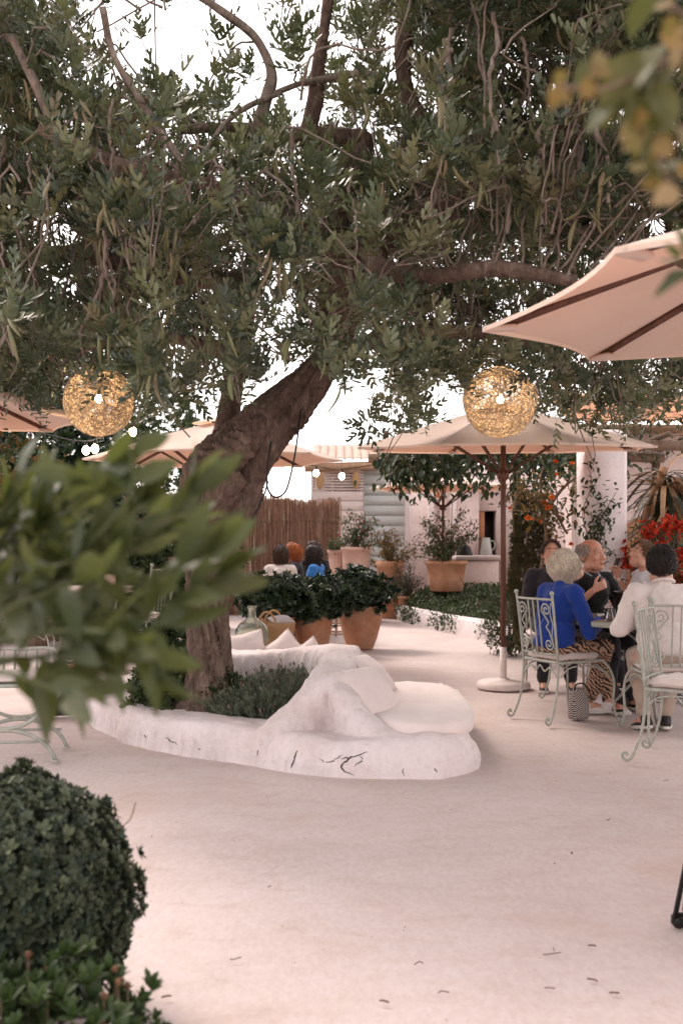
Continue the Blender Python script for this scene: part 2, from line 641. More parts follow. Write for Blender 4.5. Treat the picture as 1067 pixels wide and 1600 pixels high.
eye = Vector((0, 0, H))
for ci, c in enumerate(CR):
    pts = spl(np.array(c, float), 5)
    n_ = len(pts)
    pts = pts + RNG.normal(0, .7, pts.shape)
    L_, R_ = [], []
    for k, p_ in enumerate(pts):
        wd = (1.3 if ci in (0, 2) else .8) * (math.sin(math.pi * (k + .6) / (n_ + .2)) ** .6) * RNG.uniform(.5, 1.25)
        tg_ = pts[min(k + 1, n_ - 1)] - pts[max(k - 1, 0)]
        nn = np.array([-tg_[1], tg_[0]]) / (np.linalg.norm(tg_) + 1e-6)
        for s_, arr in ((1, L_), (-1, R_)):
            uu = p_ + nn * wd * s_
            d_ = (Vector(P(uu[0], uu[1], 1.0)) - eye).normalized()
            hit, hn, _, _ = bvh.ray_cast(eye, d_)
            if hit is not None:
                arr.append(np.array(hit + hn * .0012))
    if len(L_) == len(R_) and len(L_) > 2:
        cm = MB()
        m_ = len(L_)
        j = np.arange(m_ - 1)
        cm.add(np.array(L_ + R_), [np.stack([j, j + 1, j + 1 + m_, j + m_], 1)])
        obj('crack', cm, M_crack, planter, world=True)

# soil inside the ring
M_soil = mat('dark_soil', (.045, .028, .02), (.10, .065, .045), 30, .95, .8, 60, .02)
mb = MB()
a = np.linspace(0, 2 * np.pi, 60, endpoint=False)
rr = np.linspace(0.05, 1, 14)
V = np.array([[-.83 + .80 * r * math.cos(t) - .22 * r * math.sin(t), 7.22 + .98 * r * math.sin(t), .10 + .05 * (1 - r)] for r in rr for t in a])
V[:, 2] += .025 * fbm(V, 9, 3, 8)
k = (np.arange(13)[:, None] * 60 + np.arange(60)[None]).ravel()
k2 = (np.arange(13)[:, None] * 60 + (np.arange(60)[None] + 1) % 60).ravel()
mb.add(V, [np.stack([k, k2, k2 + 60, k + 60], 1), np.arange(60)[::-1][None]])
struct(obj('soil', mb, M_soil))
# ================================================================ THE CAROB TREE
def bark_mat(name, c1, c2, c3):
    m, t, b, o = _new(name)
    co = _coord(t, (1, 1, .45))
    n1 = _noise(t, co, 16, 6, .7, .8)
    n2 = _noise(t, _coord(t), 5, 4, .6)
    v = t.nodes.new('ShaderNodeTexVoronoi')
    v.inputs['Scale'].default_value = 38
    t.links.new(co, v.inputs['Vector'])
    c = _ramp(t, n1, [(.3, c1), (.55, c2), (.75, c3)])
    c = _mix(t, .6, c, _ramp(t, n2, [(.35, (.7, .62, .58)), (.7, (1.15, 1.1, 1.05))]), 'MULTIPLY')
    t.links.new(c, b.inputs['Base Color'])
    b.inputs['Roughness'].default_value = .9
    b.inputs['Specular IOR Level'].default_value = .15
    h = _mix(t, .45, n1, v.outputs['Distance'])
    _bump(t, b, h, .9, .03)
    return m
M_bark = bark_mat('carob_bark', (.065, .045, .036), (.155, .112, .092), (.30, .235, .20))
M_twig = bark_mat('carob_twig_bark', (.13, .105, .088), (.235, .195, .165), (.37, .32, .28))
M_carob = leafmat('carob_leaf', [(.022, .034, .020), (.030, .046, .027), (.042, .062, .035), (.060, .084, .045), (.085, .108, .056), (.125, .142, .075), (.17, .18, .10), (.11, .092, .045)], .32, .2, .55, (.18, .20, .06))
M_pod = leafmat('carob_pod_skin', [(.105, .100, .042), (.14, .115, .055), (.09, .105, .042), (.15, .11, .06)], .5, 0, .4)

carob = thing('carob_tree', 'huge gnarled carob tree with hanging pods growing out of the white planter', 'tree', (-.9, 6.8, .1))

def limb_tube(mb, rows, k=8, n=20, gnarl=.10, twist=2.2, seed=0, freq=5):
    """rows: (u, v, depth, radius); ropey bark relief"""
    rows = np.array(rows, float)
    pts = np.array([P(a, b, c) for a, b, c, _ in rows])
    s = spl(np.column_stack([pts, rows[:, 3]]), k)
    p, r = s[:, :3], s[:, 3]
    t, N, B = frames(p)
    ang = np.linspace(0, 2 * np.pi, n, endpoint=False)
    L = np.concatenate([[0], np.cumsum(np.linalg.norm(np.diff(p, axis=0), axis=1))])
    D = np.cos(ang)[None, :, None] * N[:, None] + np.sin(ang)[None, :, None] * B[:, None]
    A = ang[None] + L[:, None] * twist
    q = np.stack([np.cos(A) * freq * .35, np.sin(A) * freq * .35, np.broadcast_to(L[:, None] * 1.1, A.shape)], -1).reshape(-1, 3)
    rope = (1 - 2 * np.abs(vnoise(q, 1.6, seed))).reshape(A.shape)
    q2 = (p[:, None] + r[:, None, None] * D).reshape(-1, 3)
    lump = fbm(q2, 3.2, 3, seed + 7).reshape(A.shape)
    rad = r[:, None] * (1 + gnarl * rope * 1.1 + gnarl * 1.3 * lump)
    V = p[:, None] + rad[..., None] * D
    kk = len(p)
    i = np.arange(kk - 1)[:, None] * n
    j = np.arange(n)[None]
    j2 = (j + 1) % n
    mb.add(V.reshape(-1, 3), [np.stack([i + j, i + j2, i + n + j2, i + n + j], -1).reshape(-1, 4), np.arange(n)[::-1][None], (np.arange(n) + (kk - 1) * n)[None]])
    return p, r

mb = MB()
limb_tube(mb, [(322, 1108, 6.8, .20), (325, 1080, 6.8, .16), (326, 1010, 6.8, .13), (324, 930, 6.8, .122), (323, 868, 6.8, .135), (338, 795, 6.75, .22), (358, 728, 6.7, .235), (398, 690, 6.7, .175), (440, 643, 6.7, .145), (488, 592, 6.7, .115), (516, 555, 6.65, .105), (528, 505, 6.6, .13), (540, 440, 6.5, .125), (575, 385, 6.4, .12), (625, 352, 6.3, .11), (680, 335, 6.2, .085)], 18, 84, .17, 1.4, 3, 13)
# burl folds on the shoulder of the trunk
limb_tube(mb, [(298, 810, 6.62, .04), (304, 765, 6.55, .10), (325, 728, 6.55, .12), (360, 705, 6.52, .12), (400, 672, 6.55, .09), (440, 628, 6.6, .04)], 12, 36, .26, 3, 14, 10)
limb_tube(mb, [(318, 830, 6.62, .05), (335, 785, 6.5, .10), (352, 760, 6.45, .09), (378, 742, 6.45, .05)], 9, 24, .2, 3, 21, 7)
limb_tube(mb, [(372, 820, 6.7, .04), (388, 760, 6.62, .07), (414, 705, 6.58, .075), (446, 650, 6.58, .05)], 9, 24, .2, 2, 33, 6)
# the second stem of the fork, a little behind
limb_tube(mb, [(350, 740, 7.0, .12), (350, 690, 7.1, .085), (360, 630, 7.2, .07), (372, 560, 7.2, .065), (384, 490, 7.2, .06), (392, 430, 7.1, .05)], 8, 24, .12, 2, 40, 6)
tr = obj('trunk', mb, M_bark, carob, world=True)

LIMBS = [  # rows (u, v, depth, radius)
    [(535, 450, 6.5, .10), (520, 400, 6.5, .08), (530, 320, 6.4, .085), (556, 250, 6.3, .085), (568, 212, 6.3, .08)],
    [(566, 222, 6.3, .07), (520, 212, 6.2, .05), (450, 214, 6.1, .05), (390, 204, 6.0, .045), (330, 200, 5.9, .03), (280, 205, 5.8, .02)],
    [(478, 214, 6.15, .05), (492, 160, 6.1, .045), (498, 100, 6.0, .04), (508, 40, 5.9, .035), (520, -60, 5.8, .03)],
    [(400, 205, 6.0, .032), (414, 160, 6.0, .035), (424, 115, 6.0, .03), (400, 60, 6.0, .02), (350, 20, 5.9, .02), (290, -20, 5.9, .018)],
    [(420, 150, 6.0, .018), (470, 130, 6.0, .018), (520, 122, 6.0, .02), (560, 115, 6.0, .02), (600, 120, 6.0, .018)],
    [(440, 145, 6.0, .014), (390, 165, 5.9, .014), (350, 195, 5.8, .012), (310, 250, 5.7, .012), (225, 330, 5.6, .01)],
    [(390, 440, 7.1, .06), (330, 440, 7.0, .055), (250, 430, 6.9, .055), (170, 405, 6.8, .055), (90, 398, 6.7, .05), (20, 410, 6.6, .045), (-80, 440, 6.6, .04)],
    [(620, 355, 6.3, .085), (660, 300, 6.3, .07), (690, 240, 6.2, .06), (640, 160, 6.1, .05), (630, 80, 6.0, .045), (650, -40, 6.0, .04)],
    [(640, 350, 6.3, .08), (720, 300, 6.1, .06), (790, 290, 6.0, .05), (860, 250, 5.9, .05), (900, 150, 5.8, .055), (905, 60, 5.8, .06), (890, -60, 5.8, .06)],
    [(680, 335, 6.2, .07), (760, 350, 6.2, .05), (860, 370, 6.3, .045), (960, 350, 6.4, .04), (1090, 300, 6.5, .035)],
    [(540, 440, 6.5, .08), (500, 380, 6.0, .06), (420, 330, 5.5, .05), (330, 290, 5.1, .035), (200, 260, 4.8, .03), (60, 200, 4.6, .025)],
    [(300, 275, 5.0, .02), (240, 190, 4.9, .018), (180, 90, 4.9, .016), (160, 10, 4.8, .014)],
    [(90, 220, 4.7, .02), (60, 140, 4.7, .018), (20, 60, 4.7, .016), (-20, -20, 4.7, .014)],
    [(575, 390, 6.4, .07), (600, 420, 5.8, .05), (680, 430, 5.3, .04), (780, 420, 5.0, .035), (900, 440, 4.9, .025)],
    [(515, 560, 6.6, .06), (560, 540, 6.9, .05), (640, 520, 7.3, .045), (740, 520, 7.6, .04), (840, 540, 7.8, .03), (930, 600, 7.8, .02)],
    [(372, 560, 7.2, .06), (320, 540, 7.3, .05), (240, 520, 7.4, .04), (150, 540, 7.5, .03), (60, 560, 7.5, .02)],
]
limb_pts = []
for li, rows in enumerate(LIMBS):
    mb = MB()
    p, r = limb_tube(mb, rows, 7, 12 if rows[0][3] < .06 else 20, .16, 2, 60 + li, 5)
    obj('limb', mb, M_bark if rows[0][3] > .045 else M_twig, carob, world=True)
    limb_pts.append(p)
limb_pts = np.vstack(limb_pts)

# --- where the crown is dense: grid over the picture every 100 px (rows v = -100 .. 700), 0..10
DENS = [
    [6, 4, 1.5, .8, 1.5, 2, 7, 9, 9, 9, 9, 8],
    [6.5, 3.5, 2.4, .9, 2, 2.4, 7, 9, 9, 8, 8, 7],
    [8, 5, 2.5, .6, 2, 2.5, 6, 8, 6, 8, 8, 7],
    [9, 9, 6.5, 5, 4.5, 6, 6, 7, 5, 7, 8, 8],
    [10, 10, 9, 8, 8, 8, 8, 8, 8, 9, 9, 9],
    [10, 10, 10, 9, 8, 8, 8, 9, 9, 10, 9, 9],
    [10, 10, 10, 9, 8, 8, 8, 9, 10, 10, 9, 8],
    [8, 9, 10, 8, 6, 4, 9, 10, 10, 10, 9, 8],
    [3, 2, 5, 4, 2, 0, 5, 2, 4, 6, 5, 3],
]
DENS = np.array(DENS, float) / 10
def dens(u, v):
    gu, gv = np.clip(u / 100, 0, 10.99), np.clip((v + 100) / 100, 0, 7.99)
    i, j = gu.astype(int), gv.astype(int)
    fu, fv = gu - i, gv - j
    D = DENS
    return (D[j, i] * (1 - fu) + D[j, i + 1] * fu) * (1 - fv) + (D[j + 1, i] * (1 - fu) + D[j + 1, i + 1] * fu) * fv
LOW_U = np.array([-100, 0, 60, 130, 200, 290, 340, 420, 500, 540, 600, 680, 760, 840, 920, 1000, 1067, 1200])
LOW_V = np.array([640, 640, 640, 600, 665, 690, 620, 590, 585, 640, 690, 640, 610, 660, 700, 660, 610, 600])

def project(p):
    return 533.5 + p[:, 0] * F / p[:, 1], 850 - (p[:, 2] - H) * F / p[:, 1]

# compound leaf: rachis with paired leaflets
def compound(seed):
    g = np.random.default_rng(seed)
    V, Fq, Fr = [], [], []
    n = 0
    L = .118 + .045 * g.random()
    k = 4 if seed % 3 else 5
    lf = leaf10(.044, .0158)
    def rach(s):
        return np.array([0, s * L, -.18 * L * s * s])
    rp = np.array([rach(s) for s in np.linspace(0, 1, 4)])
    wd = .0016
    for a, b in zip(rp[:-1], rp[1:]):
        V.append(np.array([a + [-wd, 0, 0], a + [wd, 0, 0], b + [wd, 0, 0], b + [-wd, 0, 0]]))
        Fr.append(np.arange(4)[None] + n)
        n += 4
    for i in range(k):
        s = .22 + .78 * i / (k - 1)
        for sd in (-1, 1):
            c = rach(s)
            ang = R(50 - 30 * i / (k - 1) + g.normal() * 8) * sd
            d = np.array([math.sin(ang), math.cos(ang), .30 + g.normal() * .15])
            B = basis(d, (0, 0, 1))
            tw = g.normal() * .35
            ct, stt = math.cos(tw), math.sin(tw)
            B = B @ np.array([[ct, 0, stt], [0, 1, 0], [-stt, 0, ct]])
            sc_ = .8 + .35 * math.sin(math.pi * (.25 + .6 * s)) + g.normal() * .06
            V.append((lf[0] * sc_) @ B.T + c)
            Fq.append(lf[1][0] + n)
            n += 8
    return np.vstack(V), [np.vstack(Fq), np.vstack(Fr)]
COMP = [compound(s) for s in range(6)]

# shoots: position and direction; each carries a whorl of compound leaves
NTRY = 26000
u = RNG.uniform(-160, 1230, NTRY)
v = RNG.uniform(-230, 760, NTRY)
Yd = 4.2 + 4.1 * RNG.random(NTRY) ** .9
lowv = np.interp(u, LOW_U, LOW_V)
back = (v > 380) & ((u > 860) | (u < 300) | ((u > 560) & (v < 560))) & (RNG.random(NTRY) < .35)
Yd = np.where(back, RNG.uniform(7.7, 8.7, NTRY), Yd)
ok = (RNG.random(NTRY) < dens(u, v) ** 1.6) & (v < lowv + RNG.normal(0, 14, NTRY) - 10)
u, v, Yd = u[ok], v[ok], Yd[ok]
SP = np.stack([(u - 533.5) * Yd / F, Yd, H - (v - 850) * Yd / F], 1)
# clumpy: keep where a 3-D noise is high
cl = fbm(SP, 1.7, 2, 70)
ok = (cl > -.26 + .3 * (1 - dens(u, v))) & (SP[:, 2] > 1.95)
# keep the lamps, the parasol tops and the view down the trunk clear
for (lu, lv, ly, lr) in ((155, 627, 7.4, 62), (780, 632, 7.4, 66)):
    ok &= ~((np.hypot(u - lu, v - lv) < lr) & (SP[:, 1] < ly + .3) & (RNG.random(len(u)) < .80))
ok &= ~((SP[:, 0] > .45) & (SP[:, 1] < 5.6) & (SP[:, 2] < 2.9))
ok &= ~((u > 380) & (u < 560) & (v > 420) & (SP[:, 1] < 6.4) & (RNG.random(len(u)) < .55))
SP = SP[ok]
# the light falls through along the main limbs: thin the leaves that hang just in front of them
lpu, lpv = project(limb_pts)
su, sv = project(SP)
front = np.zeros(len(SP), bool)
big = np.arange(0, len(limb_pts), 3)
for j in big:
    front |= (np.hypot(su - lpu[j], sv - lpv[j]) < 30) & (SP[:, 1] < limb_pts[j, 1])
SP = SP[~front | (RNG.random(len(SP)) < .38)]
SP = SP[RNG.permutation(len(SP))[:3300]]
print('shoots', len(SP))
centre = np.array([0, 6.4, 2.6])
dd = SP - centre
dd /= np.linalg.norm(dd, axis=1)[:, None]
SD = dd * .35 + rdir(len(SP)) * .62 + np.array([0, -.15, .42])
SD /= np.linalg.norm(SD, axis=1)[:, None]

# twigs: from each shoot back to a nearby limb point, gathered as one part
mb = MB()
lp = limb_pts
for i in range(0, len(SP), 3):
    a = SP[i]
    d2 = ((lp - a) ** 2).sum(1)
    j = np.argsort(d2)[min(5, int(RNG.integers(0, 6)))]
    b = lp[j]
    L = np.linalg.norm(b - a)
    if L > .8:
        b = a + (b - a) * .8 / L
        L = .8
    m1 = a - SD[i] * L * .35 + RNG.normal(0, .07, 3) * L
    m2 = b + (a - b) * .35 + np.array([0, 0, .2 * L]) + RNG.normal(0, .09, 3) * L
    if a[2] < 2.5 and b[2] < 2.9 and a[1] < 6.9:
        continue
    tube(mb, spl([b, m2, m1, a], 4) + RNG.normal(0, .008, (13, 3)), np.linspace(.0075, .003, 13), 5, 0, cap=False)
# long bare stems that hang straight down, thick on the right side of the crown
HANG = []
for k in range(140):
    if k < 85:
        hu, hv = RNG.uniform(690, 960), RNG.uniform(-40, 270)
        hl = RNG.uniform(110, 300)
    else:
        hu, hv = RNG.uniform(-20, 640), RNG.uniform(150, 400)
        hl = RNG.uniform(80, 230)
    Yh = RNG.uniform(4.6, 6.6)
    n = 6
    us = hu + np.cumsum(RNG.normal(0, 8, n))
    vs = hv + np.linspace(0, hl, n)
    if vs[-1] > np.interp(hu, LOW_U, LOW_V) - 10:
        continue
    ys = Yh + np.cumsum(RNG.normal(0, .04, n))
    pts = np.array([P(a, b, c) for a, b, c in zip(us, vs, ys)])
    if pts[-1][0] > .4 and pts[-1][1] < 5.6 and pts[-1][2] < 2.8:
        continue
    r0 = RNG.uniform(.006, .017)
    tube(mb, spl(pts, 4) + RNG.normal(0, .005, (21, 3)), np.linspace(r0, r0 * .5, 21) * (1 + .25 * RNG.normal(size=21).clip(-1, 1)), 6, 0, cap=False)
    HANG.append(pts)
stuff(obj('twigs', mb, M_twig, carob, world=True))

# compound leaves on the shoots
LT, LM, LS = [], [], []
for i in range(len(SP)):
    n = int(RNG.integers(7, 11))
    a0 = RNG.uniform(0, 6.28)
    B = basis(SD[i], (0.01, 0, 1))
    for k in range(n):
        s = k / n
        ang = a0 + k * 2.4
        tilt = R(78 - 50 * s)
        d = B @ np.array([math.cos(ang) * math.sin(tilt), math.cos(tilt), math.sin(ang) * math.sin(tilt)])
        d = d + np.array([0, 0, .28])
        up = nz(B[:, 1] * 1.0 + np.array([0, 0, .9]) - d * .3)
        LT.append(SP[i] + SD[i] * (.09 * s - .05))
        LM.append((d, up))
        LS.append(i)
LT = np.array(LT)
D_ = np.array([a for a, b in LM])
U_ = np.array([b for a, b in LM])
BM = bases(D_, U_) * RNG.uniform(.85, 1.25, len(LT))[:, None, None]
pu, pv = project(LT)
vis = (pu > 10) & (pu < 1057) & (pv > 10) & (pv < 720)
score = LT[:, 1] + np.where(vis, 0, 100) + RNG.random(len(LT)) * .5
order = np.argsort(score)
near, rest = order[:300], order[300:]
leaf_me = []
for c in COMP:
    q = MB()
    q.add(*c)
    leaf_me.append(q.mesh('carob_leaf', M_carob))
for k, i in enumerate(near):
    o = obj('leaf', leaf_me[k % 6], None, carob)
    m4 = Matrix(BM[i].tolist()).to_4x4()
    m4.translation = Vector(LT[i]) - carob.location
    o.matrix_local = m4
mb = MB()
sr_ = RNG.random(len(SP)) * .8 + .02          # each shoot has its own tone, its leaves vary a little
lr = np.clip(sr_[LS] + RNG.normal(0, .07, len(LT)), .0, 1)
lr = np.where(RNG.random(len(LT)) < .03, .96, np.minimum(lr, .9))
for t in range(6):
    s = rest[t::6]
    scatter(mb, COMP[t], BM[s], LT[s], lr[s] * .98 + .01)
stuff(obj('foliage', mb, M_carob, carob, world=True))

# pods hang in small bunches below limbs, stems and twigs
def pod_mesh(seed):
    g = np.random.default_rng(seed)
    L = .10 + .05 * g.random()
    t = np.linspace(0, 1, 9)
    bend = g.uniform(-.6, .75)
    p = np.stack([bend * L * t ** 2, .06 * L * np.sin(t * 3), -L * t], 1)
    r = .0105 * np.clip(np.sin(np.pi * np.clip(t * .94 + .05, 0, 1)) ** .45, .15, 1) * (1 + .1 * np.sin(t * 40))
    q = MB()
    tube(q, p, r, 7, flat=.5)
    return q.mesh('carob_pod', M_pod)
pods = [pod_mesh(i) for i in range(5)]
anchor = []
for h in HANG[:70]:
    anchor += [h[2], h[4], h[5]]
sel = np.argsort(SP[:, 1] + RNG.random(len(SP)) * 1.2)
for i in sel[:420]:
    anchor.append(SP[i] - [0, .08, .03])
anchor = np.array(anchor)
au, av = project(anchor)
good = (au > 0) & (au < 1067) & (av > 0) & (av < 640) & (anchor[:, 1] < 5.9)
anchor = anchor[good]
anchor = anchor[RNG.permutation(len(anchor))]
np_ = 0
for a in anchor:
    if np_ > 285:
        break
    for k in range(int(RNG.integers(1, 5))):
        o = obj('seed_pod', pods[int(RNG.integers(0, 5))], None, carob)
        o.location = Vector(a + RNG.normal(0, .022, 3) * [1, 1, .6]) - carob.location
        o.rotation_euler = (RNG.normal(0, .3), RNG.normal(0, .3), RNG.uniform(0, 6.28))
        s = RNG.uniform(.8, 1.25)
        o.scale = (s, s, s)
        np_ += 1
# ================================================================ FURNITURE AND FITTINGS
M_iron = mat('sage_painted_iron', (.29, .295, .26), (.39, .385, .34), 30, .5, .25, 120, .002, .0, .4)
M_cush = mat('cushion_linen', (.66, .565, .53), (.58, .49, .46), 7, .9, .35, 160, .003, sheen=.2)
M_linen = mat('white_linen', (.76, .665, .645), (.70, .60, .58), 4, .9, .3, 140, .003, sheen=.2)
M_wood_dark = mat('oiled_dark_wood', (.085, .036, .024), (.15, .065, .042), 4, .45, .25, 30, .003, stretch=(9, 9, .6))
M_white_metal = mat('white_enamel', (.72, .63, .60), (.60, .50, .47), 5, .5, .15, 60, .002)
M_black = mat('black_metal', (.012, .012, .013), (.02, .018, .018), 9, .4, .1, 80, .001, .3)

def spiral(c, r0, r1, a0, turns, n=26):
    t = np.linspace(0, 1, n)
    a = a0 + turns * 2 * np.pi * t
    r = r0 + (r1 - r0) * t
    return np.stack([c[0] + r * np.cos(a), c[1] + r * np.sin(a)], 1)

def back_y(z):
    return -.205 - .10 * (z - .46) - .05 * (z - .46) ** 2

def make_chair(label, group):
    t = thing('iron_chair', label, 'chair', group=group)
    mb = MB()
    for sx in (-1, 1):
        zz = np.linspace(.44, .93, 9)
        tube(mb, np.stack([sx * (.195 + .015 * (zz - .44)), back_y(zz), zz], 1), .0095, 8)
    xs = np.linspace(-.203, .203, 11)
    tube(mb, np.stack([xs, np.full(11, back_y(.90)) - .02 * (1 - (xs / .2) ** 2), .90 + 0 * xs], 1), .0085, 8)
    xs = np.linspace(-.195, .195, 9)
    tube(mb, np.stack([xs, np.full(9, back_y(.50)) - .012 * (1 - (xs / .2) ** 2), .50 + 0 * xs], 1), .0075, 8)
    obj('back_frame', mb, M_iron, t)
    for sx in (-1, 1):
        mb = MB()
        ell(mb, (sx * .2025, back_y(.945), .945), (.017, .017, .018), None, 12, 8)
        obj('finial', mb, M_iron, t)
    for x in (-.055, 0, .055):
        mb = MB()
        zz = np.linspace(.50, .90, 7)
        tube(mb, np.stack([np.full(7, x), back_y(zz) - .018, zz], 1), .0062, 6)
        obj('back_bar', mb, M_iron, t)
    for sx in (-1, 1):
        top = spiral((.135, .825), .008, .050, 0, 1.55, 30)
        bot = spiral((.135, .575), .008, .045, math.pi, 1.5, 30)[::-1]
        mid = np.array([[.150, .735], [.118, .70], [.150, .665]])
        c2 = spl(np.vstack([top, mid, bot]), 2)
        mb = MB()
        tube(mb, np.stack([sx * c2[:, 0], back_y(c2[:, 1]) - .015, c2[:, 1]], 1), .0058, 6)
        arc = np.array([[.185, .875], [.165, .80], [.182, .72], [.165, .64], [.185, .53]])
        a2 = spl(arc, 5)
        tube(mb, np.stack([sx * a2[:, 0], back_y(a2[:, 1]) - .006, a2[:, 1]], 1), .005, 6)
        obj('back_scroll', mb, M_iron, t)
    mb = MB()
    ring = np.array([[-.195, -.2], [.195, -.2], [.215, -.08], [.225, .1], [.20, .21], [.1, .235], [-.1, .235], [-.20, .21], [-.225, .1], [-.215, -.08], [-.195, -.2]])
    rg = spl(ring, 4)
    tube(mb, np.column_stack([rg, np.full(len(rg), .445)]), .011, 8)
    for x in (-.1, 0, .1):
        tube(mb, [[x, -.2, .44], [x, .225, .44]], .006, 6)
    obj('seat_frame', mb, M_iron, t)
    for sx in (-1, 1):
        mb = MB()
        f = np.array([[sx * .205, .20, .44], [sx * .235, .245, .39], [sx * .255, .275, .28], [sx * .250, .27, .14], [sx * .262, .29, .03]])
        cu = np.array([[sx * .268, .315, .012], [sx * .275, .345, .022], [sx * .272, .345, .05], [sx * .268, .325, .055], [sx * .267, .318, .04]])
        tube(mb, spl(np.vstack([f, cu]), 5), .0088, 8)
        obj('leg', mb, M_iron, t)
        mb = MB()
        f = np.array([[sx * .197, -.2, .44], [sx * .197, -.205, .32], [sx * .20, -.225, .18], [sx * .21, -.265, .06]])
        cu = np.array([[sx * .215, -.295, .014], [sx * .218, -.325, .022], [sx * .217, -.33, .05], [sx * .216, -.31, .058], [sx * .216, -.303, .04]])
        tube(mb, spl(np.vstack([f, cu]), 5), .0088, 8)
        obj('leg', mb, M_iron, t)
    mb = MB()
    for sx in (-1, 1):
        a2 = spl(np.array([[sx * .21, -.19, .34], [sx * .215, -.12, .40], [sx * .22, 0, .415], [sx * .23, .12, .40], [sx * .245, .24, .33]]), 5)
        tube(mb, a2, .006, 6)
    for y, x0 in ((.235, .235), (-.205, .19)):
        a2 = spl(np.array([[-x0, y, .34], [-.11, y, .40], [-.05, y, .37], [0, y, .41], [.05, y, .37], [.11, y, .40], [x0, y, .34]]), 5)
        tube(mb, a2, .006, 6)
    obj('apron_scroll', mb, M_iron, t)
    # cushion
    mb = MB()
    n = 40
    a = np.linspace(0, 2 * np.pi, n, endpoint=False)
    prof = [(.01, .505), (.5, .507), (.8, .503), (.94, .493), (1.0, .478), (1.0, .470), (.93, .457), (.5, .455), (.01, .455)]
    V = []
    for r, z in prof:
        for q in a:
            cx = abs(math.cos(q)) ** .55 * (1 if math.cos(q) >= 0 else -1)
            cy = abs(math.sin(q)) ** .55 * (1 if math.sin(q) >= 0 else -1)
            V.append([.215 * r * cx, .015 + .215 * r * cy, z + .006 * math.sin(5 * q + 3 * r) * r])
    V = np.array(V)
    V[:, 2] += .004 * vnoise(V, 18, 5)
    k = len(prof)
    i = np.arange(k - 1)[:, None] * n
    j = np.arange(n)[None]
    mb.add(V, [np.stack([i + j, i + (j + 1) % n, i + n + (j + 1) % n, i + n + j], -1).reshape(-1, 4)[:, ::-1], np.arange(n)[None], (np.arange(n) + (k - 1) * n)[::-1][None]])
    cu = obj('seat_cushion', mb, M_cush, t)
    mb = MB()
    rim = V[4 * n:5 * n]
    tube(mb, np.vstack([rim, rim[:1]]) * [1.01, 1.01, 1], .005, 5, cap=False)
    obj('piping', mb, M_cush, cu)
    return t

GCH = 'sage green iron garden chairs'
chairA = make_chair('sage iron scroll-back chair that the white-haired woman in blue sits on', GCH)
chairA.location = (1.64, 7.42, 0)
chairA.rotation_euler = (0, 0, R(-90 + 28))
chairB = dup(chairA, (2.22, 6.72, 0), R(-4), 'sage iron scroll-back chair carrying the dark-haired man in the white shirt')
chairC = dup(chairA, (2.07, 5.95, 0), R(-90 - 32), 'empty sage iron scroll-back chair with cushion, closest to the camera beside the dining table')
chairD = dup(chairA, (2.0, 8.16, 0), R(206), 'sage iron chair under the man in the black jumper')
chairE = dup(chairA, (-2.12, 10.4, 0), R(70), 'tall sage iron scroll-back chair at the stone table behind the citrus leaves')
chairE.scale = (1.15,) * 3
chairF = dup(chairA, (-3.25, 10.2, 0), R(-80), 'sage iron chair under the guest in zebra striped trousers')

# ---- round dining table on the right
M_top = mat('worn_tabletop', (.24, .13, .095), (.38, .25, .20), 7, .32, .15, 40, .002)
tb = thing('round_table', 'round iron garden table set with wine glasses between the seated guests', 'table', (2.32, 7.5, 0))
mb = MB()
lathe(mb, [(.0, .715), (.575, .715), (.58, .72), (.58, .735), (.57, .738), (0, .738)], 56)
obj('tabletop', mb, M_top, tb)
mb = MB()
lathe(mb, [(.582, .70), (.60, .702), (.604, .72), (.602, .738), (.588, .743), (.582, .738)], 56, cap=(False, False))
obj('table_rim', mb, M_iron, tb)
mb = MB()
tube(mb, [[0, 0, .03], [0, 0, .71]], .03, 12)
obj('pedestal', mb, M_iron, tb)
for k in range(3):
    a = R(20 + 120 * k)
    mb = MB()
    pr = spl(np.array([[.03, .34], [.16, .22], [.30, .07], [.40, .015], [.44, .03], [.43, .06]]), 5)
    tube(mb, np.stack([pr[:, 0] * math.cos(a), pr[:, 0] * math.sin(a), pr[:, 1]], 1), .012, 8)
    pr = spl(np.array([[.03, .50], [.15, .60], [.35, .70]]), 5)
    tube(mb, np.stack([pr[:, 0] * math.cos(a), pr[:, 0] * math.sin(a), pr[:, 1]], 1), .009, 8)
    obj('leg', mb, M_iron, tb)

M_glass = glass('clear_glass')
M_wine = mat('pale_wine', (.45, .22, .16), None, 3, .1, 0)
def wine_glass(label, x, y, s=1.0):
    g = thing('wine_glass', label, 'glass', (x, y, .744), group='glasses on the dining table')
    mb = MB()
    lathe(mb, [(.034, 0), (.033, .003), (.006, .007), (.0045, .02), (.0045, .075), (.012, .085), (.033, .105), (.041, .135), (.040, .165), (.034, .20), (.0325, .20), (.0385, .165), (.0395, .135), (.031, .107), (.006, .09)], 20, cap=(True, True))
    obj('bowl', mb, M_glass, g)
    g.scale = (s,) * 3
    return g
wine_glass('tall stemmed wine glass nearest the front edge of the dining table', 2.06, 7.12)
wine_glass('stemmed wine glass in the middle of the cluster on the dining table', 2.16, 7.32, 1.05)
wine_glass('stemmed wine glass beside the ice bucket on the dining table', 2.28, 7.52)
wine_glass('stemmed wine glass partly hidden by the white shirt on the dining table', 2.33, 7.22, 1.05)
tg = thing('tumbler', 'short clear water tumbler by the black jumper hands on the dining table', 'glass', (1.94, 7.2, .744), group='glasses on the dining table')
mb = MB()
lathe(mb, [(.030, 0), (.037, .004), (.040, .09), (.0375, .09), (.034, .01), (.004, .008)], 20)
obj('tumbler_wall', mb, M_glass, tg)
ib = thing('ice_bucket', 'dark metal ice bucket at the back of the dining table', 'bucket', (2.23, 7.83, .743))
mb = MB()
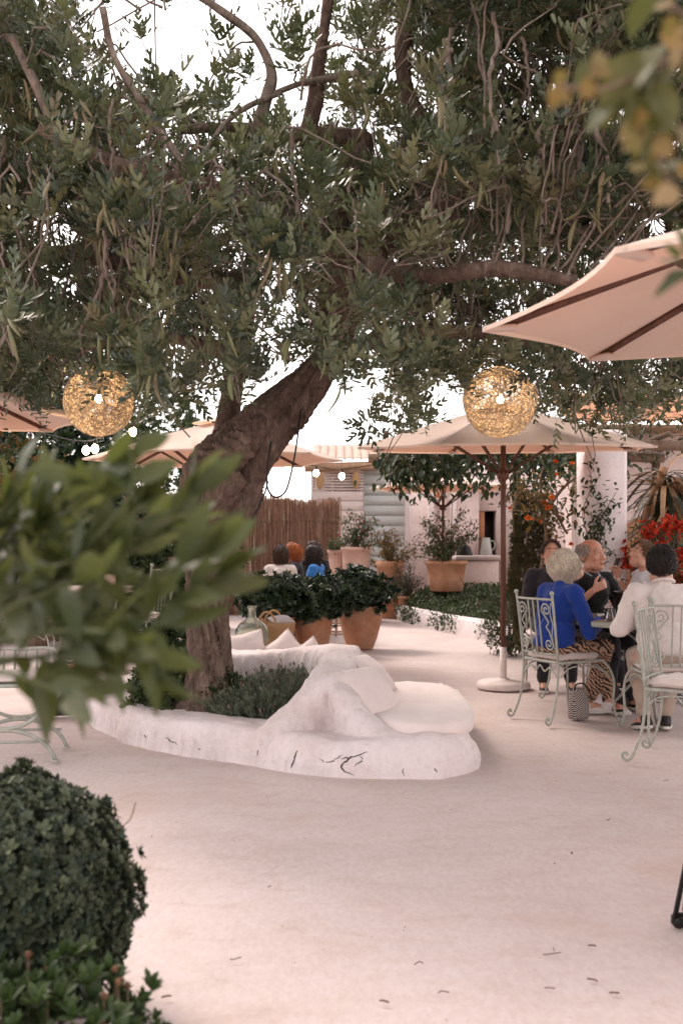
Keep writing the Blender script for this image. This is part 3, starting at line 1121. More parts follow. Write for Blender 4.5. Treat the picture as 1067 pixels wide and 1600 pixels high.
lathe(mb, [(.07, 0), (.075, .004), (.095, .17), (.102, .175), (.102, .185), (.09, .185), (.086, .17), (.066, .012), (.004, .012)], 28)
obj('bucket_wall', mb, mat('dark_steel', (.05, .045, .045), (.09, .08, .08), 12, .25, .1, 60, .001, .9), ib)
for sx in (-1, 1):
    mb = MB()
    tube(mb, spl(np.array([[sx * .095, -.03, .15], [sx * .125, -.025, .155], [sx * .125, .025, .155], [sx * .095, .03, .15]]), 4), .006, 6)
    obj('handle', mb, MATS.get('x') or M_black, ib)
bo = thing('bottle', 'white topped wine bottle standing beside the ice bucket', 'bottle', (2.33, 7.68, .743))
mb = MB()
lathe(mb, [(.034, 0), (.037, .004), (.037, .15), (.03, .18), (.014, .205), (.0135, .235), (.004, .236)], 20)
obj('bottle_body', mb, mat('dark_bottle_glass', (.02, .03, .015), None, 3, .1, 0, spec=.7), bo)
mb = MB()
lathe(mb, [(.0155, .215), (.0165, .217), (.0165, .265), (.004, .268)], 16)
obj('cap', mb, M_white_metal, bo)
nk = thing('napkin', 'crumpled white paper napkin lying on the dining table', 'napkin', (2.02, 7.52, .746))
mb = MB()
g_ = np.linspace(-1, 1, 12)
XX, YY = np.meshgrid(g_, g_)
V = np.stack([XX.ravel() * .08, YY.ravel() * .07, .012 + .012 * fbm(np.stack([XX.ravel(), YY.ravel(), 0 * XX.ravel()], 1), 2.2, 2, 9)], 1)
ii = (np.arange(11)[:, None] * 12 + np.arange(11)[None]).ravel()
mb.add(V, [np.stack([ii, ii + 1, ii + 13, ii + 12], 1)])
mb.add(V - [0, 0, .004], [np.stack([ii, ii + 12, ii + 13, ii + 1], 1)])
obj('folded_sheet', mb, M_linen, nk)

# ---- woven bag under the blue woman's chair
def bag_mat():
    m, t, b, o = _new('zigzag_weave')
    co = _coord(t)
    sx = t.nodes.new('ShaderNodeSeparateXYZ')
    t.links.new(co, sx.inputs[0])
    s = _math(t, 'ADD', sx.outputs[0], sx.outputs[1])
    z1 = _math(t, 'ABSOLUTE', _math(t, 'SUBTRACT', _math(t, 'FRACT', _math(t, 'MULTIPLY', s, 11)), .5))
    z2 = _math(t, 'FRACT', _math(t, 'MULTIPLY', _math(t, 'ADD', _math(t, 'MULTIPLY', sx.outputs[2], 1.0), _math(t, 'MULTIPLY', z1, .075)), 48))
    k = _math(t, 'GREATER_THAN', z2, .58)
    c = _mix(t, k, (.02, .016, .016), (.55, .47, .44))
    t.links.new(c, b.inputs['Base Color'])
    b.inputs['Roughness'].default_value = .85
    _bump(t, b, z2, .3, .004)
    return m
bg_ = thing('woven_bag', 'black and white zigzag woven bag on the ground under the blue-jumper chair', 'bag', (1.76, 7.40, 0), R(20))
bg_.scale = (.72,) * 3
mb = MB()
n = 28
a = np.linspace(0, 2 * np.pi, n, endpoint=False)
rows = []
for z, r, sq in [(.0, .6, 0), (.004, .9, 0), (.03, 1, .0), (.10, .98, 0), (.145, 1.0, 0), (.16, .93, 0), (.175, .97, .05), (.25, .88, .2), (.30, .70, .35), (.32, .55, .5)]:
    for q in a:
        rows.append([.105 * r * math.copysign(abs(math.cos(q)) ** .6, math.cos(q)), .075 * r * (1 - sq) * math.copysign(abs(math.sin(q)) ** .6, math.sin(q)), z])
V = np.array(rows)
V += .006 * np.stack([vnoise(V, 22, 2), vnoise(V, 22, 3), 0 * V[:, 0]], 1)
k = 10
i = np.arange(k - 1)[:, None] * n
j = np.arange(n)[None]
mb.add(V, [np.stack([i + j, i + (j + 1) % n, i + n + (j + 1) % n, i + n + j], -1).reshape(-1, 4), np.arange(n)[::-1][None], (np.arange(n) + (k - 1) * n)[None]])
obj('bag_body', mb, bag_mat(), bg_)
mb = MB()
tube(mb, spl(np.array([[-.05, 0, .31], [-.04, -.02, .36], [.02, -.06, .37], [.07, -.08, .30], [.10, -.085, .2]]), 6), .008, 6)
obj('handle', mb, mat('black_leather', (.015, .012, .012), None, 8, .5, .2, 60), bg_)
# dark rucksack beside it
bb = thing('backpack', 'soft black backpack lying on the ground behind the white trainers', 'bag', (2.16, 7.86, 0), R(-15))
bb.scale = (.8,) * 3
mb = MB()
ell(mb, (0, 0, .09), (.13, .09, .09), None, 24, 14)
ell(mb, (.05, -.07, .06), (.075, .035, .055), None, 18, 10)
obj('bag_body', mb, mat('black_nylon', (.018, .016, .017), (.03, .026, .026), 9, .7, .6, 40, .01), bb)
mb = MB()
tube(mb, spl(np.array([[-.06, .0, .16], [0, 0, .21], [.06, 0, .16]]), 5), .008, 6)
obj('handle', mb, M_black, bb)

# ---- parasols
def fabric_mat():
    m, t, b, o = _new('cream_canvas')
    co = _coord(t)
    n = _noise(t, co, 2.2, 4)
    c = _ramp(t, n, [(.3, (.73, .625, .55)), (.7, (.79, .69, .62))])
    sp = _ramp(t, _noise(t, co, 5.5, 6, .7, 1), [(.6, (0, 0, 0)), (.78, (.5, .5, .5))])
    c = _mix(t, sp, c, (.62, .50, .44))
    t.links.new(c, b.inputs['Base Color'])
    b.inputs['Roughness'].default_value = .9
    b.inputs['Specular IOR Level'].default_value = .15
    _bump(t, b, _mix(t, .3, _noise(t, co, 4, 3), _noise(t, co, 220, 2)), .5, .012)
    tr = t.nodes.new('ShaderNodeBsdfTranslucent')
    tr.inputs[0].default_value = (.80, .50, .33, 1)
    mx = t.nodes.new('ShaderNodeMixShader')
    mx.inputs[0].default_value = .34
    t.links.new(b.outputs[0], mx.inputs[1])
    t.links.new(tr.outputs[0], mx.inputs[2])
    t.links.new(mx.outputs[0], o.inputs[0])
    return m
M_canvas = fabric_mat()
M_hub = mat('pale_hub_plastic', (.6, .52, .49), None, 4, .5, 0)

def parasol(label, loc, Rr, zhem, zapex, rot, tilt=(0, 0), pole_dark=M_wood_dark, full=True):
    """tilt: lean of the canopy plane (dz per metre in x, y)"""
    t = thing('parasol', label, 'parasol', (loc[0], loc[1], 0), group='cream canvas parasols')
    tz = lambda x, y: tilt[0] * x + tilt[1] * y
    K = 8
    ns, nt_ = 14, 11
    for k in range(K):
        a0, a1 = rot + k * 2 * np.pi / K, rot + (k + 1) * 2 * np.pi / K
        c0, c1 = np.array([math.cos(a0), math.sin(a0)]), np.array([math.cos(a1), math.sin(a1)])
        V = []
        for s in np.linspace(.03, 1, ns):
            for u_ in np.linspace(0, 1, nt_):
                e = c0 * (1 - u_) + c1 * u_
                bow = 4 * u_ * (1 - u_)
                e = e * (1 - .055 * bow * s)
                x, y = e * Rr * s
                z = zapex + (zhem - zapex) * (s ** 1.08) - .05 * Rr * bow * s * (1 - s) * 1.6 + .006 * math.sin(7 * s + 3 * u_ + k) * bow * s
                V.append([x, y, z + tz(x, y)])
        V = np.array(V)
        ii = (np.arange(ns - 1)[:, None] * nt_ + np.arange(nt_ - 1)[None]).ravel()
        mb = MB()
        L = len(V)
        q = np.stack([ii, ii + nt_, ii + nt_ + 1, ii + 1], 1)
        mb.add(np.vstack([V, V - [0, 0, .003]]), [q, q[:, ::-1] + L])
        # hem fold, a strip hanging 12 mm
        e0 = (ns - 1) * nt_ + np.arange(nt_)
        hem = V[e0] * [1.002, 1.002, 1]
        hv = np.vstack([hem + [0, 0, .001], hem - [0, 0, .018]])
        j = np.arange(nt_ - 1)
        mb.add(hv, [np.stack([j, j + nt_, j + nt_ + 1, j + 1], 1)])
        pn_ = obj('canopy_panel', mb, M_canvas, t)
        mb = MB()
        e = c0 * Rr
        d = np.array([[c0[0] * Rr * s, c0[1] * Rr * s, zapex + (zhem - zapex) * (s ** 1.08) - .020 + tz(*(c0 * Rr * s))] for s in np.linspace(.05, .955, 8)])
        tube(mb, d, .013, 4, flat=1.5)
        obj('rib', mb, pole_dark, t)
        mb = MB()
        s = .52
        p1 = np.array([c0[0] * Rr * s, c0[1] * Rr * s, zapex + (zhem - zapex) * s ** 1.08 - .035 + tz(*(c0 * Rr * s))])
        p0 = np.array([c0[0] * .045, c0[1] * .045, zapex - .62])
        tube(mb, [p0, p1], .009, 4, flat=1.4)
        obj('strut', mb, pole_dark, t)
        mb = MB()
        tip = np.array([c0[0] * Rr * .985, c0[1] * Rr * .985, zhem + tz(*(c0 * Rr)) - .008])
        box(mb, tip - np.array([c0[0] * .05, c0[1] * .05, -.002]), (.13, .055, .022), a0, bev=.006)
        obj('corner_pocket', mb, M_canvas, t)
    mb = MB()
    for rr, zz in ((.20, .0),):
        V = [[0, 0, zapex + .055]] + [[.24 * math.cos(rot + a), .24 * math.sin(rot + a), zapex - .015 + tz(.24 * math.cos(rot + a), .24 * math.sin(rot + a))] for a in np.linspace(0, 2 * np.pi, 16, endpoint=False)]
        mb.add(np.array(V), [np.array([[0, 1 + i, 1 + (i + 1) % 16] for i in range(16)])])
    obj('top_vent', mb, M_canvas, t)
    mb = MB()
    tube(mb, [[0, 0, .34], [0, 0, zapex + .02]], .024, 14)
    obj('pole', mb, pole_dark, t)
    mb = MB()
    lathe(mb, [(.03, zapex - .68), (.055, zapex - .67), (.055, zapex - .60), (.03, zapex - .58)], 16)
    obj('hub', mb, pole_dark, t)
    mb = MB()
    tube(mb, [[0, 0, .05], [0, 0, .37]], .031, 14)
    obj('pole_sleeve', mb, M_white_metal, t)
    mb = MB()
    lathe(mb, [(.235, 0), (.245, .015), (.24, .045), (.215, .065), (.06, .075), (.05, .09)], 40)
    obj('base_plate', mb, M_white_metal, t)
    return t

parasol('large cream parasol on a dark wooden pole in front of the white pillar', (1.46, 9.0), 1.36, 2.165, 2.56, R(22.5 - 8), (0.0, .065))
parasol('cream parasol seen from below with dark ribs, closest to the camera', (2.11, 3.72), 1.57, 2.24, 2.68, R(167.8), (.045, .03))
parasol('cream parasol above the lounge beside the glowing wicker lamp on the citrus side', (-3.42, 7.6), 1.5, 2.30, 2.72, R(10), (-.02, .02))
parasol('cream parasol half hidden behind the carob trunk', (-1.38, 10.8), 1.40, 2.22, 2.62, R(5), (0, .01))
parasol('small far cream parasol in front of the timber hut', (1.72, 16.9), 1.25, 2.25, 2.55, R(0), (0, 0))

# ---- wicker lamps hung in the tree
M_wick = mat('wicker_strand', (.50, .38, .25), (.62, .50, .35), 14, .6, 0)
M_bulb = glow('warm_bulb', (1.0, .72, .45), 16)
def wicker_lamp(label, c, rad, shape, seed, power=2.8):
    t = thing('wicker_lamp', label, 'lamp', c, group='wicker ball lamps in the carob')
    g = np.random.default_rng(seed)
    mb = MB()
    for i in range(1700):
        d = nz(g.normal(size=3))
        if d[2] > .93 or d[2] < -.97:
            continue
        tg = nz(np.cross(d, g.normal(size=3)))
        L = g.uniform(.25, .75)
        s = np.linspace(-L / 2, L / 2, 6)
        wob = g.uniform(.97, 1.02)
        p = d * np.cos(s)[:, None] + tg * np.sin(s)[:, None]
        bit = nz(np.cross(d, tg))
        p = p + bit * (.05 * np.sin(s * 9 + g.uniform(0, 6)))[:, None]
        z = p[:, 2]
        k = np.interp(z, shape[0], shape[1])
        q = np.stack([p[:, 0] * k, p[:, 1] * k, p[:, 2]], 1) * rad * wob
        tube(mb, q, .0027, 3, cap=False)
    for i in range(60):       # loose ends
        d = nz(g.normal(size=3) * [1, 1, .8] + [0, 0, -.5])
        k = np.interp(d[2], shape[0], shape[1])
        a = np.array([d[0] * k, d[1] * k, d[2]]) * rad
        tube(mb, [a, a * 1.03 + g.normal(0, .012, 3), a * 1.06 + g.normal(0, .02, 3)], .0014, 3, cap=False)
    stuff(obj('wicker_shade', mb, M_wick, t))
    mb = MB()
    ell(mb, (0, 0, .02), (.027, .027, .035), None, 16, 10)
    obj('bulb', mb, M_bulb, t)
    mb = MB()
    tube(mb, [[0, 0, .06], [0, 0, rad * 1.0], [.01, 0, rad + .35]], .005, 6)
    obj('cord', mb, M_black, t)
    l = bpy.data.lights.new('lamp_light', 'POINT')
    l.energy = power
    l.color = (1, .74, .48)
    l.shadow_soft_size = .05
    lo = bpy.data.objects.new('lamp_light', l)
    COL.objects.link(lo)
    lo.parent = t
    lo.location = (0, -.07, .02)
    return t
wicker_lamp('glowing wicker ball lamp with ragged bottom hanging beside the citrus shrub', P(155, 627, 7.4), .255, ([-1, -.6, 0, .6, 1], [1.0, 1.0, 1.0, 1.0, 1.0]), 1)
wicker_lamp('glowing wicker ball lamp hanging in front of the large parasol', P(781, 628, 7.3), .258, ([-1, -.7, -.3, .3, 1], [1.05, 1.0, 1.0, 1.06, .9]), 2)

# ---- festoon lights
def festoon(label, pts, bulbs, lit=None):
    t = thing('string_light', label, 'string light', pts[0])
    mb = MB()
    c = spl(np.array(pts), 12)
    tube(mb, c, .006, 5)
    obj('cable', mb, M_black, t, world=True)
    for bi, i in enumerate(bulbs):
        p = c[min(i, len(c) - 1)]
        mb = MB()
        tube(mb, [p, p - [0, 0, .05]], .014, 8)
        sk = obj('lamp_socket', mb, M_black, t, world=True)
        mb = MB()
        ell(mb, p - [0, 0, .09], (.036, .036, .045), None, 16, 10)
        obj('bulb', mb, M_bulb if lit is None or lit[bi] else M_glass, t, world=True)
    return t
festoon('string of warm bulbs running past the timber hut roof', [P(330, 690, 13), P(450, 722, 12.6), P(494, 728, 12.5), P(534, 733, 12.6), P(628, 718, 12.7), P(720, 700, 12.8)], [12, 24, 36, 48])
festoon('string of warm bulbs between the wicker lamp and the citrus shrub', [P(30, 640, 10), P(48, 668, 10), P(95, 684, 9.9), P(144, 688, 9.8), P(208, 660, 9.7), P(260, 640, 9.8)], [12, 34, 37, 48], [0, 1, 1, 1])

# ---- pillows and the mattress on the bench
def pillow(name, label, c, size, B, cat='pillow', seed=0, m=None, group='loose white pillows on the planter bench'):
    """B columns: width, height, thickness"""
    n = 22
    g_ = np.linspace(-1, 1, n)
    XX, YY = np.meshgrid(g_, g_)
    xx, yy = XX.ravel(), YY.ravel()
    edge = np.clip((1 - xx ** 2) * (1 - yy ** 2), 0, 1)
    th = edge ** .42
    pinch = 1 - .10 * (1 - np.abs(xx)) * np.abs(yy) ** 3
    pin2 = 1 - .10 * (1 - np.abs(yy)) * np.abs(xx) ** 3
    wr = fbm(np.stack([xx * 1.2, yy * 1.2, 0 * xx + seed], 1), 1.6, 3, seed) * .14 * th
    U = np.stack([xx * size[0] / 2 * pin2, yy * size[1] / 2 * pinch, (th + wr) * size[2] / 2], 1)
    D = U * [1, 1, -1]
    mb = MB()
    ii = (np.arange(n - 1)[:, None] * n + np.arange(n - 1)[None]).ravel()
    q = np.stack([ii, ii + 1, ii + n + 1, ii + n], 1)
    mb.add(U @ B.T, [q])
    mb.add(D @ B.T, [q[:, ::-1]])
    o = obj(name, mb, m or M_linen)
    o.location = tuple(c)
    if name == 'pillow':
        e_ = [U[i] for i in range(n)] + [U[i * n + n - 1] for i in range(1, n)] + [U[(n - 1) * n + i] for i in range(n - 2, -1, -1)] + [U[i * n] for i in range(n - 2, -1, -1)]
        sm = MB()
        tube(sm, (np.array(e_) * [1.008, 1.008, 0]) @ B.T, .0045, 5, cap=False)
        obj('piping', sm, M_cush, o)
    return tag(o, label, cat, group)
def pb(normal, roll=0):
    nrm = nz(normal)
    wv = nz(np.cross((0, 0, 1), nrm))
    h = np.cross(nrm, wv)
    c, s = math.cos(roll), math.sin(roll)
    return np.stack([wv * c + h * s, h * c - wv * s, nrm], 1)
pillow('pillow', 'big white pillow slumped against the arm nearest the bench mattress', (.17, 6.33, .345), (.58, .42, .17), pb((.66, -.34, .70), -.05), seed=3)
pillow('pillow', 'white pillow leaning on the far end of the bench mattress', (.23, 7.05, .37), (.48, .38, .15), pb((.72, -.12, .68), -.1), seed=5)
pillow('pillow', 'white pillow standing behind the planter wall next to the glass demijohn', P(384, 1012, 8.35), (.34, .26, .12), pb((.25, -1, .45), .2), seed=6)
pillow('pillow', 'white pillow with a pointed corner standing below the straw basket', P(446, 1016, 8.3), (.26, .26, .11), pb((-.1, -1, .30), .72), seed=7)
pillow('pillow', 'small white pillow corner poking up beside the first terracotta pot', P(485, 1020, 8.2), (.20, .20, .09), pb((.25, -1, .3), .55), seed=8)

mt = thing('bench_mattress', 'thin white sheeted mattress with rounded end on the low bench', 'mattress', (.5, 6.6, .18))
n = 88
ring = []
for t_ in np.linspace(0, 2 * np.pi, n, endpoint=False):
    d = np.array([math.cos(t_), math.sin(t_)])
    ex = .335 * math.copysign(abs(d[0]) ** .62, d[0])
    ey = .87 * math.copysign(abs(d[1]) ** .62, d[1])
    ring.append([ex + .50, ey + 6.66])
ring = np.array(ring)
cen = np.array([.50, 6.66])
V, lv = [], [(.985, .172), (1.0, .178), (1.006, .205), (1.003, .236), (.992, .252), (.97, .259), (.8, .261), (.65, .262), (.5, .262), (.35, .262), (.2, .262), (.08, .262)]
for s, z in lv:
    V.append(np.column_stack([cen + (ring - cen) * s, np.full(n, z)]))
V = np.vstack(V)
wr = np.abs(vnoise(V * [2.2, 9, 1] + [0, 0, 3], 1.3, 77))
V[:, 2] += np.where(V[:, 2] > .25, .012 * (1 - wr) ** 5 + .004 * vnoise(V, 6, 9), 0)
k = len(lv)
i = np.arange(k - 1)[:, None] * n
j = np.arange(n)[None]
mb = MB()
mb.add(V, [np.stack([i + j, i + (j + 1) % n, i + n + (j + 1) % n, i + n + j], -1).reshape(-1, 4), (np.arange(n) + (k - 1) * n)[None]])
obj('sheet', mb, M_linen, mt, world=True)

# ---- glass demijohn and straw basket behind the planter
dj = thing('demijohn', 'large round pale green glass demijohn behind the planter wall', 'bottle', (P(394, 1010, 9.3)[0], 9.3, .30))
mb = MB()
lathe(mb, [(.09, 0), (.13, .012), (.158, .07), (.165, .13), (.155, .20), (.12, .255), (.07, .29), (.042, .31), (.036, .34), (.034, .40), (.042, .405), (.042, .42), (.030, .42), (.028, .34), (.034, .312), (.06, .287), (.112, .25), (.148, .198), (.158, .13), (.15, .07), (.12, .018), (.01, .016)], 36)
M_dj = mat('smoky_green_glass', (.80, .83, .74), (.66, .70, .60), 3, .06, 0, spec=.7)
_b = M_dj.node_tree.nodes['Principled BSDF']
_b.inputs['Transmission Weight'].default_value = .92
_b.inputs['IOR'].default_value = 1.3
obj('bottle_body', mb, M_dj, dj)
bk = thing('straw_basket', 'straw market basket with round handles beside the glass demijohn', 'basket', (P(431, 1000, 9.6)[0], 9.6, .30), R(-12))
M_straw = mat('woven_straw', (.36, .20, .095), (.50, .31, .16), 40, .8, .9, 75, .01, stretch=(1, 1, 2.5))
mb = MB()
n = 40
a = np.linspace(0, 2 * np.pi, n, endpoint=False)
rows = []
pr = [(.0, .72), (.006, .76), (.05, .80), (.10, .85), (.15, .90), (.20, .95), (.25, 1.0), (.252, .96), (.20, .91), (.10, .81), (.02, .70)]
for ri, (z, r) in enumerate(pr):
    for q in a:
        rows.append([.19 * r * math.copysign(abs(math.cos(q)) ** .8, math.cos(q)), .12 * r * math.copysign(abs(math.sin(q)) ** .8, math.sin(q)), z + .006 * math.sin(q * 2)])
k = len(pr)
i = np.arange(k - 1)[:, None] * n
j = np.arange(n)[None]
mb.add(np.array(rows), [np.stack([i + j, i + (j + 1) % n, i + n + (j + 1) % n, i + n + j], -1).reshape(-1, 4), np.arange(n)[::-1][None], (np.arange(n) + (k - 1) * n)[None]])
obj('basket_body', mb, M_straw, bk)
for sy in (-1, 1):
    mb = MB()
    tube(mb, spl(np.array([[-.13, sy * .10, .21], [-.13, sy * .11, .28], [-.08, sy * .12, .345], [-.02, sy * .12, .34], [.02, sy * .11, .28], [.02, sy * .105, .21]]), 5), .011, 8)
    obj('handle', mb, M_straw, bk)
tw = pillow('folded_towel', 'grey white towel spilling out of the straw basket', (P(440, 960, 9.6)[0], 9.6, .56), (.24, .16, .09), pb((.2, -.3, 1)), 'towel', 4, mat('towel_cloth', (.5, .46, .46), None, 9, .95, .5, 90), None)

# ---- hose looped on the trunk
cb = thing('cable', 'thin black hose looped off the carob trunk', 'cable', P(455, 640, 6.4))
mb = MB()
tube(mb, spl(np.array([P(470, 640, 6.45), P(464, 690, 6.4), P(456, 735, 6.4), P(446, 768, 6.4), P(430, 777, 6.42), P(419, 765, 6.46), P(417, 745, 6.44), P(420, 715, 6.45), P(424, 690, 6.42)]), 6), .0062, 6)
tube(mb, spl(np.array([P(419, 752, 6.44), P(412, 775, 6.42), P(397, 805, 6.45), P(380, 828, 6.52)]), 6), .0055, 6)
obj('hose', mb, M_black, cb, world=True)

# ---- left: curule chair, stone table
cu = thing('curule_chair', 'sage iron chair with crossed arched legs under the citrus leaves', 'chair', (-2.02, 6.12, 0), R(6))
for sy in (-1, 1):
    y = .20 * sy
    mb = MB()
    th = np.linspace(R(200), R(340), 20)
    tube(mb, np.stack([.27 * np.cos(th), np.full(20, y), .46 + .26 * np.sin(th)], 1), .012, 8)
    obj('seat_arc', mb, M_iron, cu)
    mb = MB()
    th = np.linspace(R(12), R(168), 20)
    tube(mb, np.stack([.30 * np.cos(th), np.full(20, y), -.045 + .235 * np.sin(th)], 1), .013, 8)
    for sx in (-1, 1):
        lathe(mb, [(.0, .0), (.024, 0), (.024, .008), (.012, .012)], 12, (sx * .293, y, 0))
    obj('leg_arc', mb, M_iron, cu)
    mb = MB()
    tube(mb, [[-.26, y, .12], [.26, y, .12]], .009, 8)
    obj('stretcher', mb, M_iron, cu)
mb = MB()
box(mb, (0, 0, .455), (.50, .44, .02), bev=.006)
obj('seat', mb, M_iron, cu)
mb = MB()
ell(mb, (0, 0, .49), (.24, .21, .03), None, 24, 10)
obj('seat_cushion', mb, M_cush, cu)
for x in np.linspace(-.17, .17, 6):
    mb = MB()
    tube(mb, [[x, .215, .46], [x, .235, .62]], .008, 6)
    obj('back_bar', mb, M_iron, cu)
mb = MB()
tube(mb, spl(np.array([[-.23, .21, .46], [-.22, .235, .62], [0, .24, .63], [.22, .235, .62], [.23, .21, .46]]), 6), .011, 8)
obj('back_rail', mb, M_iron, cu)
st = thing('round_table', 'small round pale topped table behind the citrus leaves', 'table', (-2.62, 10.3, 0))
mb = MB()
lathe(mb, [(0, .81), (.50, .81), (.52, .82), (.52, .845), (.50, .855), (0, .855)], 44)
obj('tabletop', mb, mat('stone_top', (.42, .34, .30), (.5, .42, .38), 9, .5, .1), st)
for k in range(4):
    a = R(45 + 90 * k)
    mb = MB()
    tube(mb, spl(np.array([[.36 * math.cos(a), .36 * math.sin(a), .81], [.30 * math.cos(a), .30 * math.sin(a), .40], [.36 * math.cos(a), .36 * math.sin(a), .05], [.40 * math.cos(a), .40 * math.sin(a), .012]]), 5), .014, 8)
    obj('leg', mb, M_iron, st)
cp = thing('paper_cup', 'pinkish paper bag standing on the pale topped table', 'bag', (P(172, 905, 10.2)[0], 10.2, .856))
mb = MB()
box(mb, (0, 0, .06), (.12, .08, .12), R(15), bev=.008)
box(mb, (0, 0, .125), (.115, .05, .02), R(15), bev=.004)
obj('paper_wall', mb, mat('kraft_paper', (.55, .40, .34), None, 9, .9, .4, 30, .01), cp)
hb = thing('handbag', 'black leather handbag on the ground beside the planter and the arched leg chair', 'bag', (-2.14, 7.55, 0), R(12))
mb = MB()
box(mb, (0, 0, .11), (.27, .10, .22), bev=.03)
obj('bag_body', mb, mat('soft_black_leather', (.014, .012, .014), None, 8, .5, .4, 30, .01), hb)
mb = MB()
tube(mb, spl(np.array([[-.09, 0, .21], [-.07, 0, .30], [.07, 0, .30], [.09, 0, .21]]), 6), .007, 6)
obj('handle', mb, M_black, hb)

# ---- black folding stand cut by the picture edge
fs = thing('menu_stand', 'black metal folding stand with a pale panel near the parasol foot', 'stand', (1.315, 3.25, 0), R(3))
for sx in (-1, 1):
    for sy in (-1, 1):
        mb = MB()
        tube(mb, [[sx * .185, sy * .13, .02], [sx * .17, sy * .02, .34]], .009, 8)
        obj('leg', mb, M_black, fs)
        mb = MB()
        box(mb, (sx * .17, sy * .135, .022), (.035, .05, .044), bev=.008)
        obj('foot', mb, M_black, fs)
for sy in (-1, 1):
    mb = MB()
    tube(mb, [[-.17, sy * .13, .045], [.17, sy * .13, .045]], .008, 8)
    obj('crossbar', mb, M_black, fs)
    mb = MB()
    an = math.atan2(.11, .3)
    box(mb, (0, sy * .075, .185), (.322, .006, .26), rot=np.array([[1, 0, 0], [0, math.cos(an), -sy * math.sin(an)], [0, sy * math.sin(an), math.cos(an)]]))
    obj('panel', mb, mat('pale_board', (.42, .36, .34), None, 5, .6, .1), fs)
# ================================================================ PLANTS AND BUILDINGS BEHIND
M_terra = mat('terracotta', (.36, .15, .072), (.50, .29, .19), 4.5, .85, .3, 70, .004, lo=.3, hi=.7)
M_terra_pale = mat('pale_terracotta', (.48, .30, .24), (.56, .38, .32), 4, .9, .3, 60, .004)
M_stem = mat('woody_stem', (.12, .075, .05), (.20, .14, .10), 20, .9, .5, 60)
M_dark = leafmat('glossy_dark_leaf', [(.012, .028, .014), (.018, .04, .018), (.03, .06, .024), (.045, .075, .03)], .3, .12, .55)
M_mid = leafmat('mid_green_leaf', [(.035, .06, .022), (.055, .085, .03), (.08, .105, .04), (.045, .07, .025)], .45, .3, .4)
M_vine = leafmat('vine_leaf', [(.02, .036, .014), (.03, .052, .02), (.05, .07, .024), (.075, .085, .03)], .4, .25, .4)
M_yel = leafmat('yellowing_leaf', [(.16, .10, .03), (.24, .14, .04), (.12, .10, .03), (.07, .085, .03)], .5, .35, .3)
M_grey = leafmat('grey_green_leaf', [(.10, .115, .075), (.14, .15, .105), (.075, .095, .06), (.17, .165, .125)], .7, .2, .2)
M_red = leafmat('red_bract', [(.45, .03, .015), (.55, .055, .025), (.38, .02, .012), (.6, .09, .04)], .6, .35, .2)
M_pinkf = leafmat('pink_bract', [(.45, .10, .10), (.5, .16, .14), (.4, .08, .09)], .6, .35, .2)
M_oran = leafmat('orange_trumpet', [(.62, .13, .03), (.7, .2, .05), (.55, .09, .02)], .5, .3, .2)

def rosette(l, w, n, seed, tilt=(35, 80)):
    g = np.random.default_rng(seed)
    V, Q = [], []
    lf = leaf6(l, w, .12, .95, .12)
    for k in range(n):
        a = k * 2.4 + g.normal() * .2
        ti = R(tilt[0] + (tilt[1] - tilt[0]) * k / n)
        d = np.array([math.cos(a) * math.sin(ti), math.cos(ti), math.sin(a) * math.sin(ti)])
        B = basis(d, np.array([0, 1, 0]) + g.normal(0, .1, 3))
        s = g.uniform(.75, 1.15)
        V.append(lf[0] * s @ B.T)
        Q.append(lf[1][0] + 6 * k)
    return np.vstack(V), [np.vstack(Q)]
ROS = [rosette(.065, .026, 9, i) for i in range(3)]
ROS_S = [rosette(.020, .009, 7, i + 5) for i in range(3)]
ROS_FINE = [rosette(.035, .004, 9, i + 9, (10, 60)) for i in range(3)]
LEAF_OV = leaf6(.055, .03, .15, .75, .15)
LEAF_BIG = leaf6(.10, .058, .15, .7, .2)

def shell_pts(c, r, n, depth=.35, lump=.18, freq=3, seed=0, zmin=None):
    d = rdir(n)
    k = 1 - depth * RNG.random(n) ** 1.6
    rad = (1 + lump * fbm(d, freq, 2, seed)) * k
    p = d * np.asarray(r) * rad[:, None] + np.asarray(c)
    nr = d / np.asarray(r)
    nr /= np.linalg.norm(nr, axis=1)[:, None]
    if zmin is not None:
        ok = p[:, 2] > zmin
        p, nr = p[ok], nr[ok]
    return p, nr

def put_leaves(mb, tmpls, p, nr, out=.8, rand=.6, up=.2, smin=.7, smax_=1.25, hang=0, rscale=1.0):
    D = nr * out + rdir(len(p)) * rand + np.array([0, 0, up - hang])
    U = np.tile([0, 0, 1.0], (len(p), 1)) + nr * .6 + rdir(len(p)) * .25
    M = bases(D, U) * RNG.uniform(smin, smax_, len(p))[:, None, None]
    rn = RNG.random(len(p)) * rscale * .98 + .01
    if not isinstance(tmpls, list):
        tmpls = [tmpls]
    for k, t in enumerate(tmpls):
        s = np.arange(k, len(p), len(tmpls))
        scatter(mb, t, M[s], p[s], rn[s])
    return mb

def pot(parent, prof, m=M_terra, name='pot', soil=True):
    mb = MB()
    lathe(mb, prof, 36, wob=.004)
    o = obj(name, mb, m, parent)
    return o
def pot_prof(h, rt, rb, belly=None, lip=.025):
    if belly:
        b = [(rb, 0), (rb + .004, .004), (rb + (belly - rb) * .45, h * .25), (rb + (belly - rb) * .85, h * .55), (belly, h * .75), (belly * .985, h * .86), (rt * .97, h * .94), (rt, h * .955), (rt + .004, h), (rt - .03, h), (rt - .035, h * .93), (.01, h * .92)]
    else:
        b = [(rb, 0), (rb + .004, .004), (rb + (rt - rb) * .5, h * .5), (rt - .012, h * .86), (rt + lip * .5, h * .88), (rt + lip * .5, h), (rt - .03, h), (rt - .035, h * .9), (.01, h * .9)]
    return b

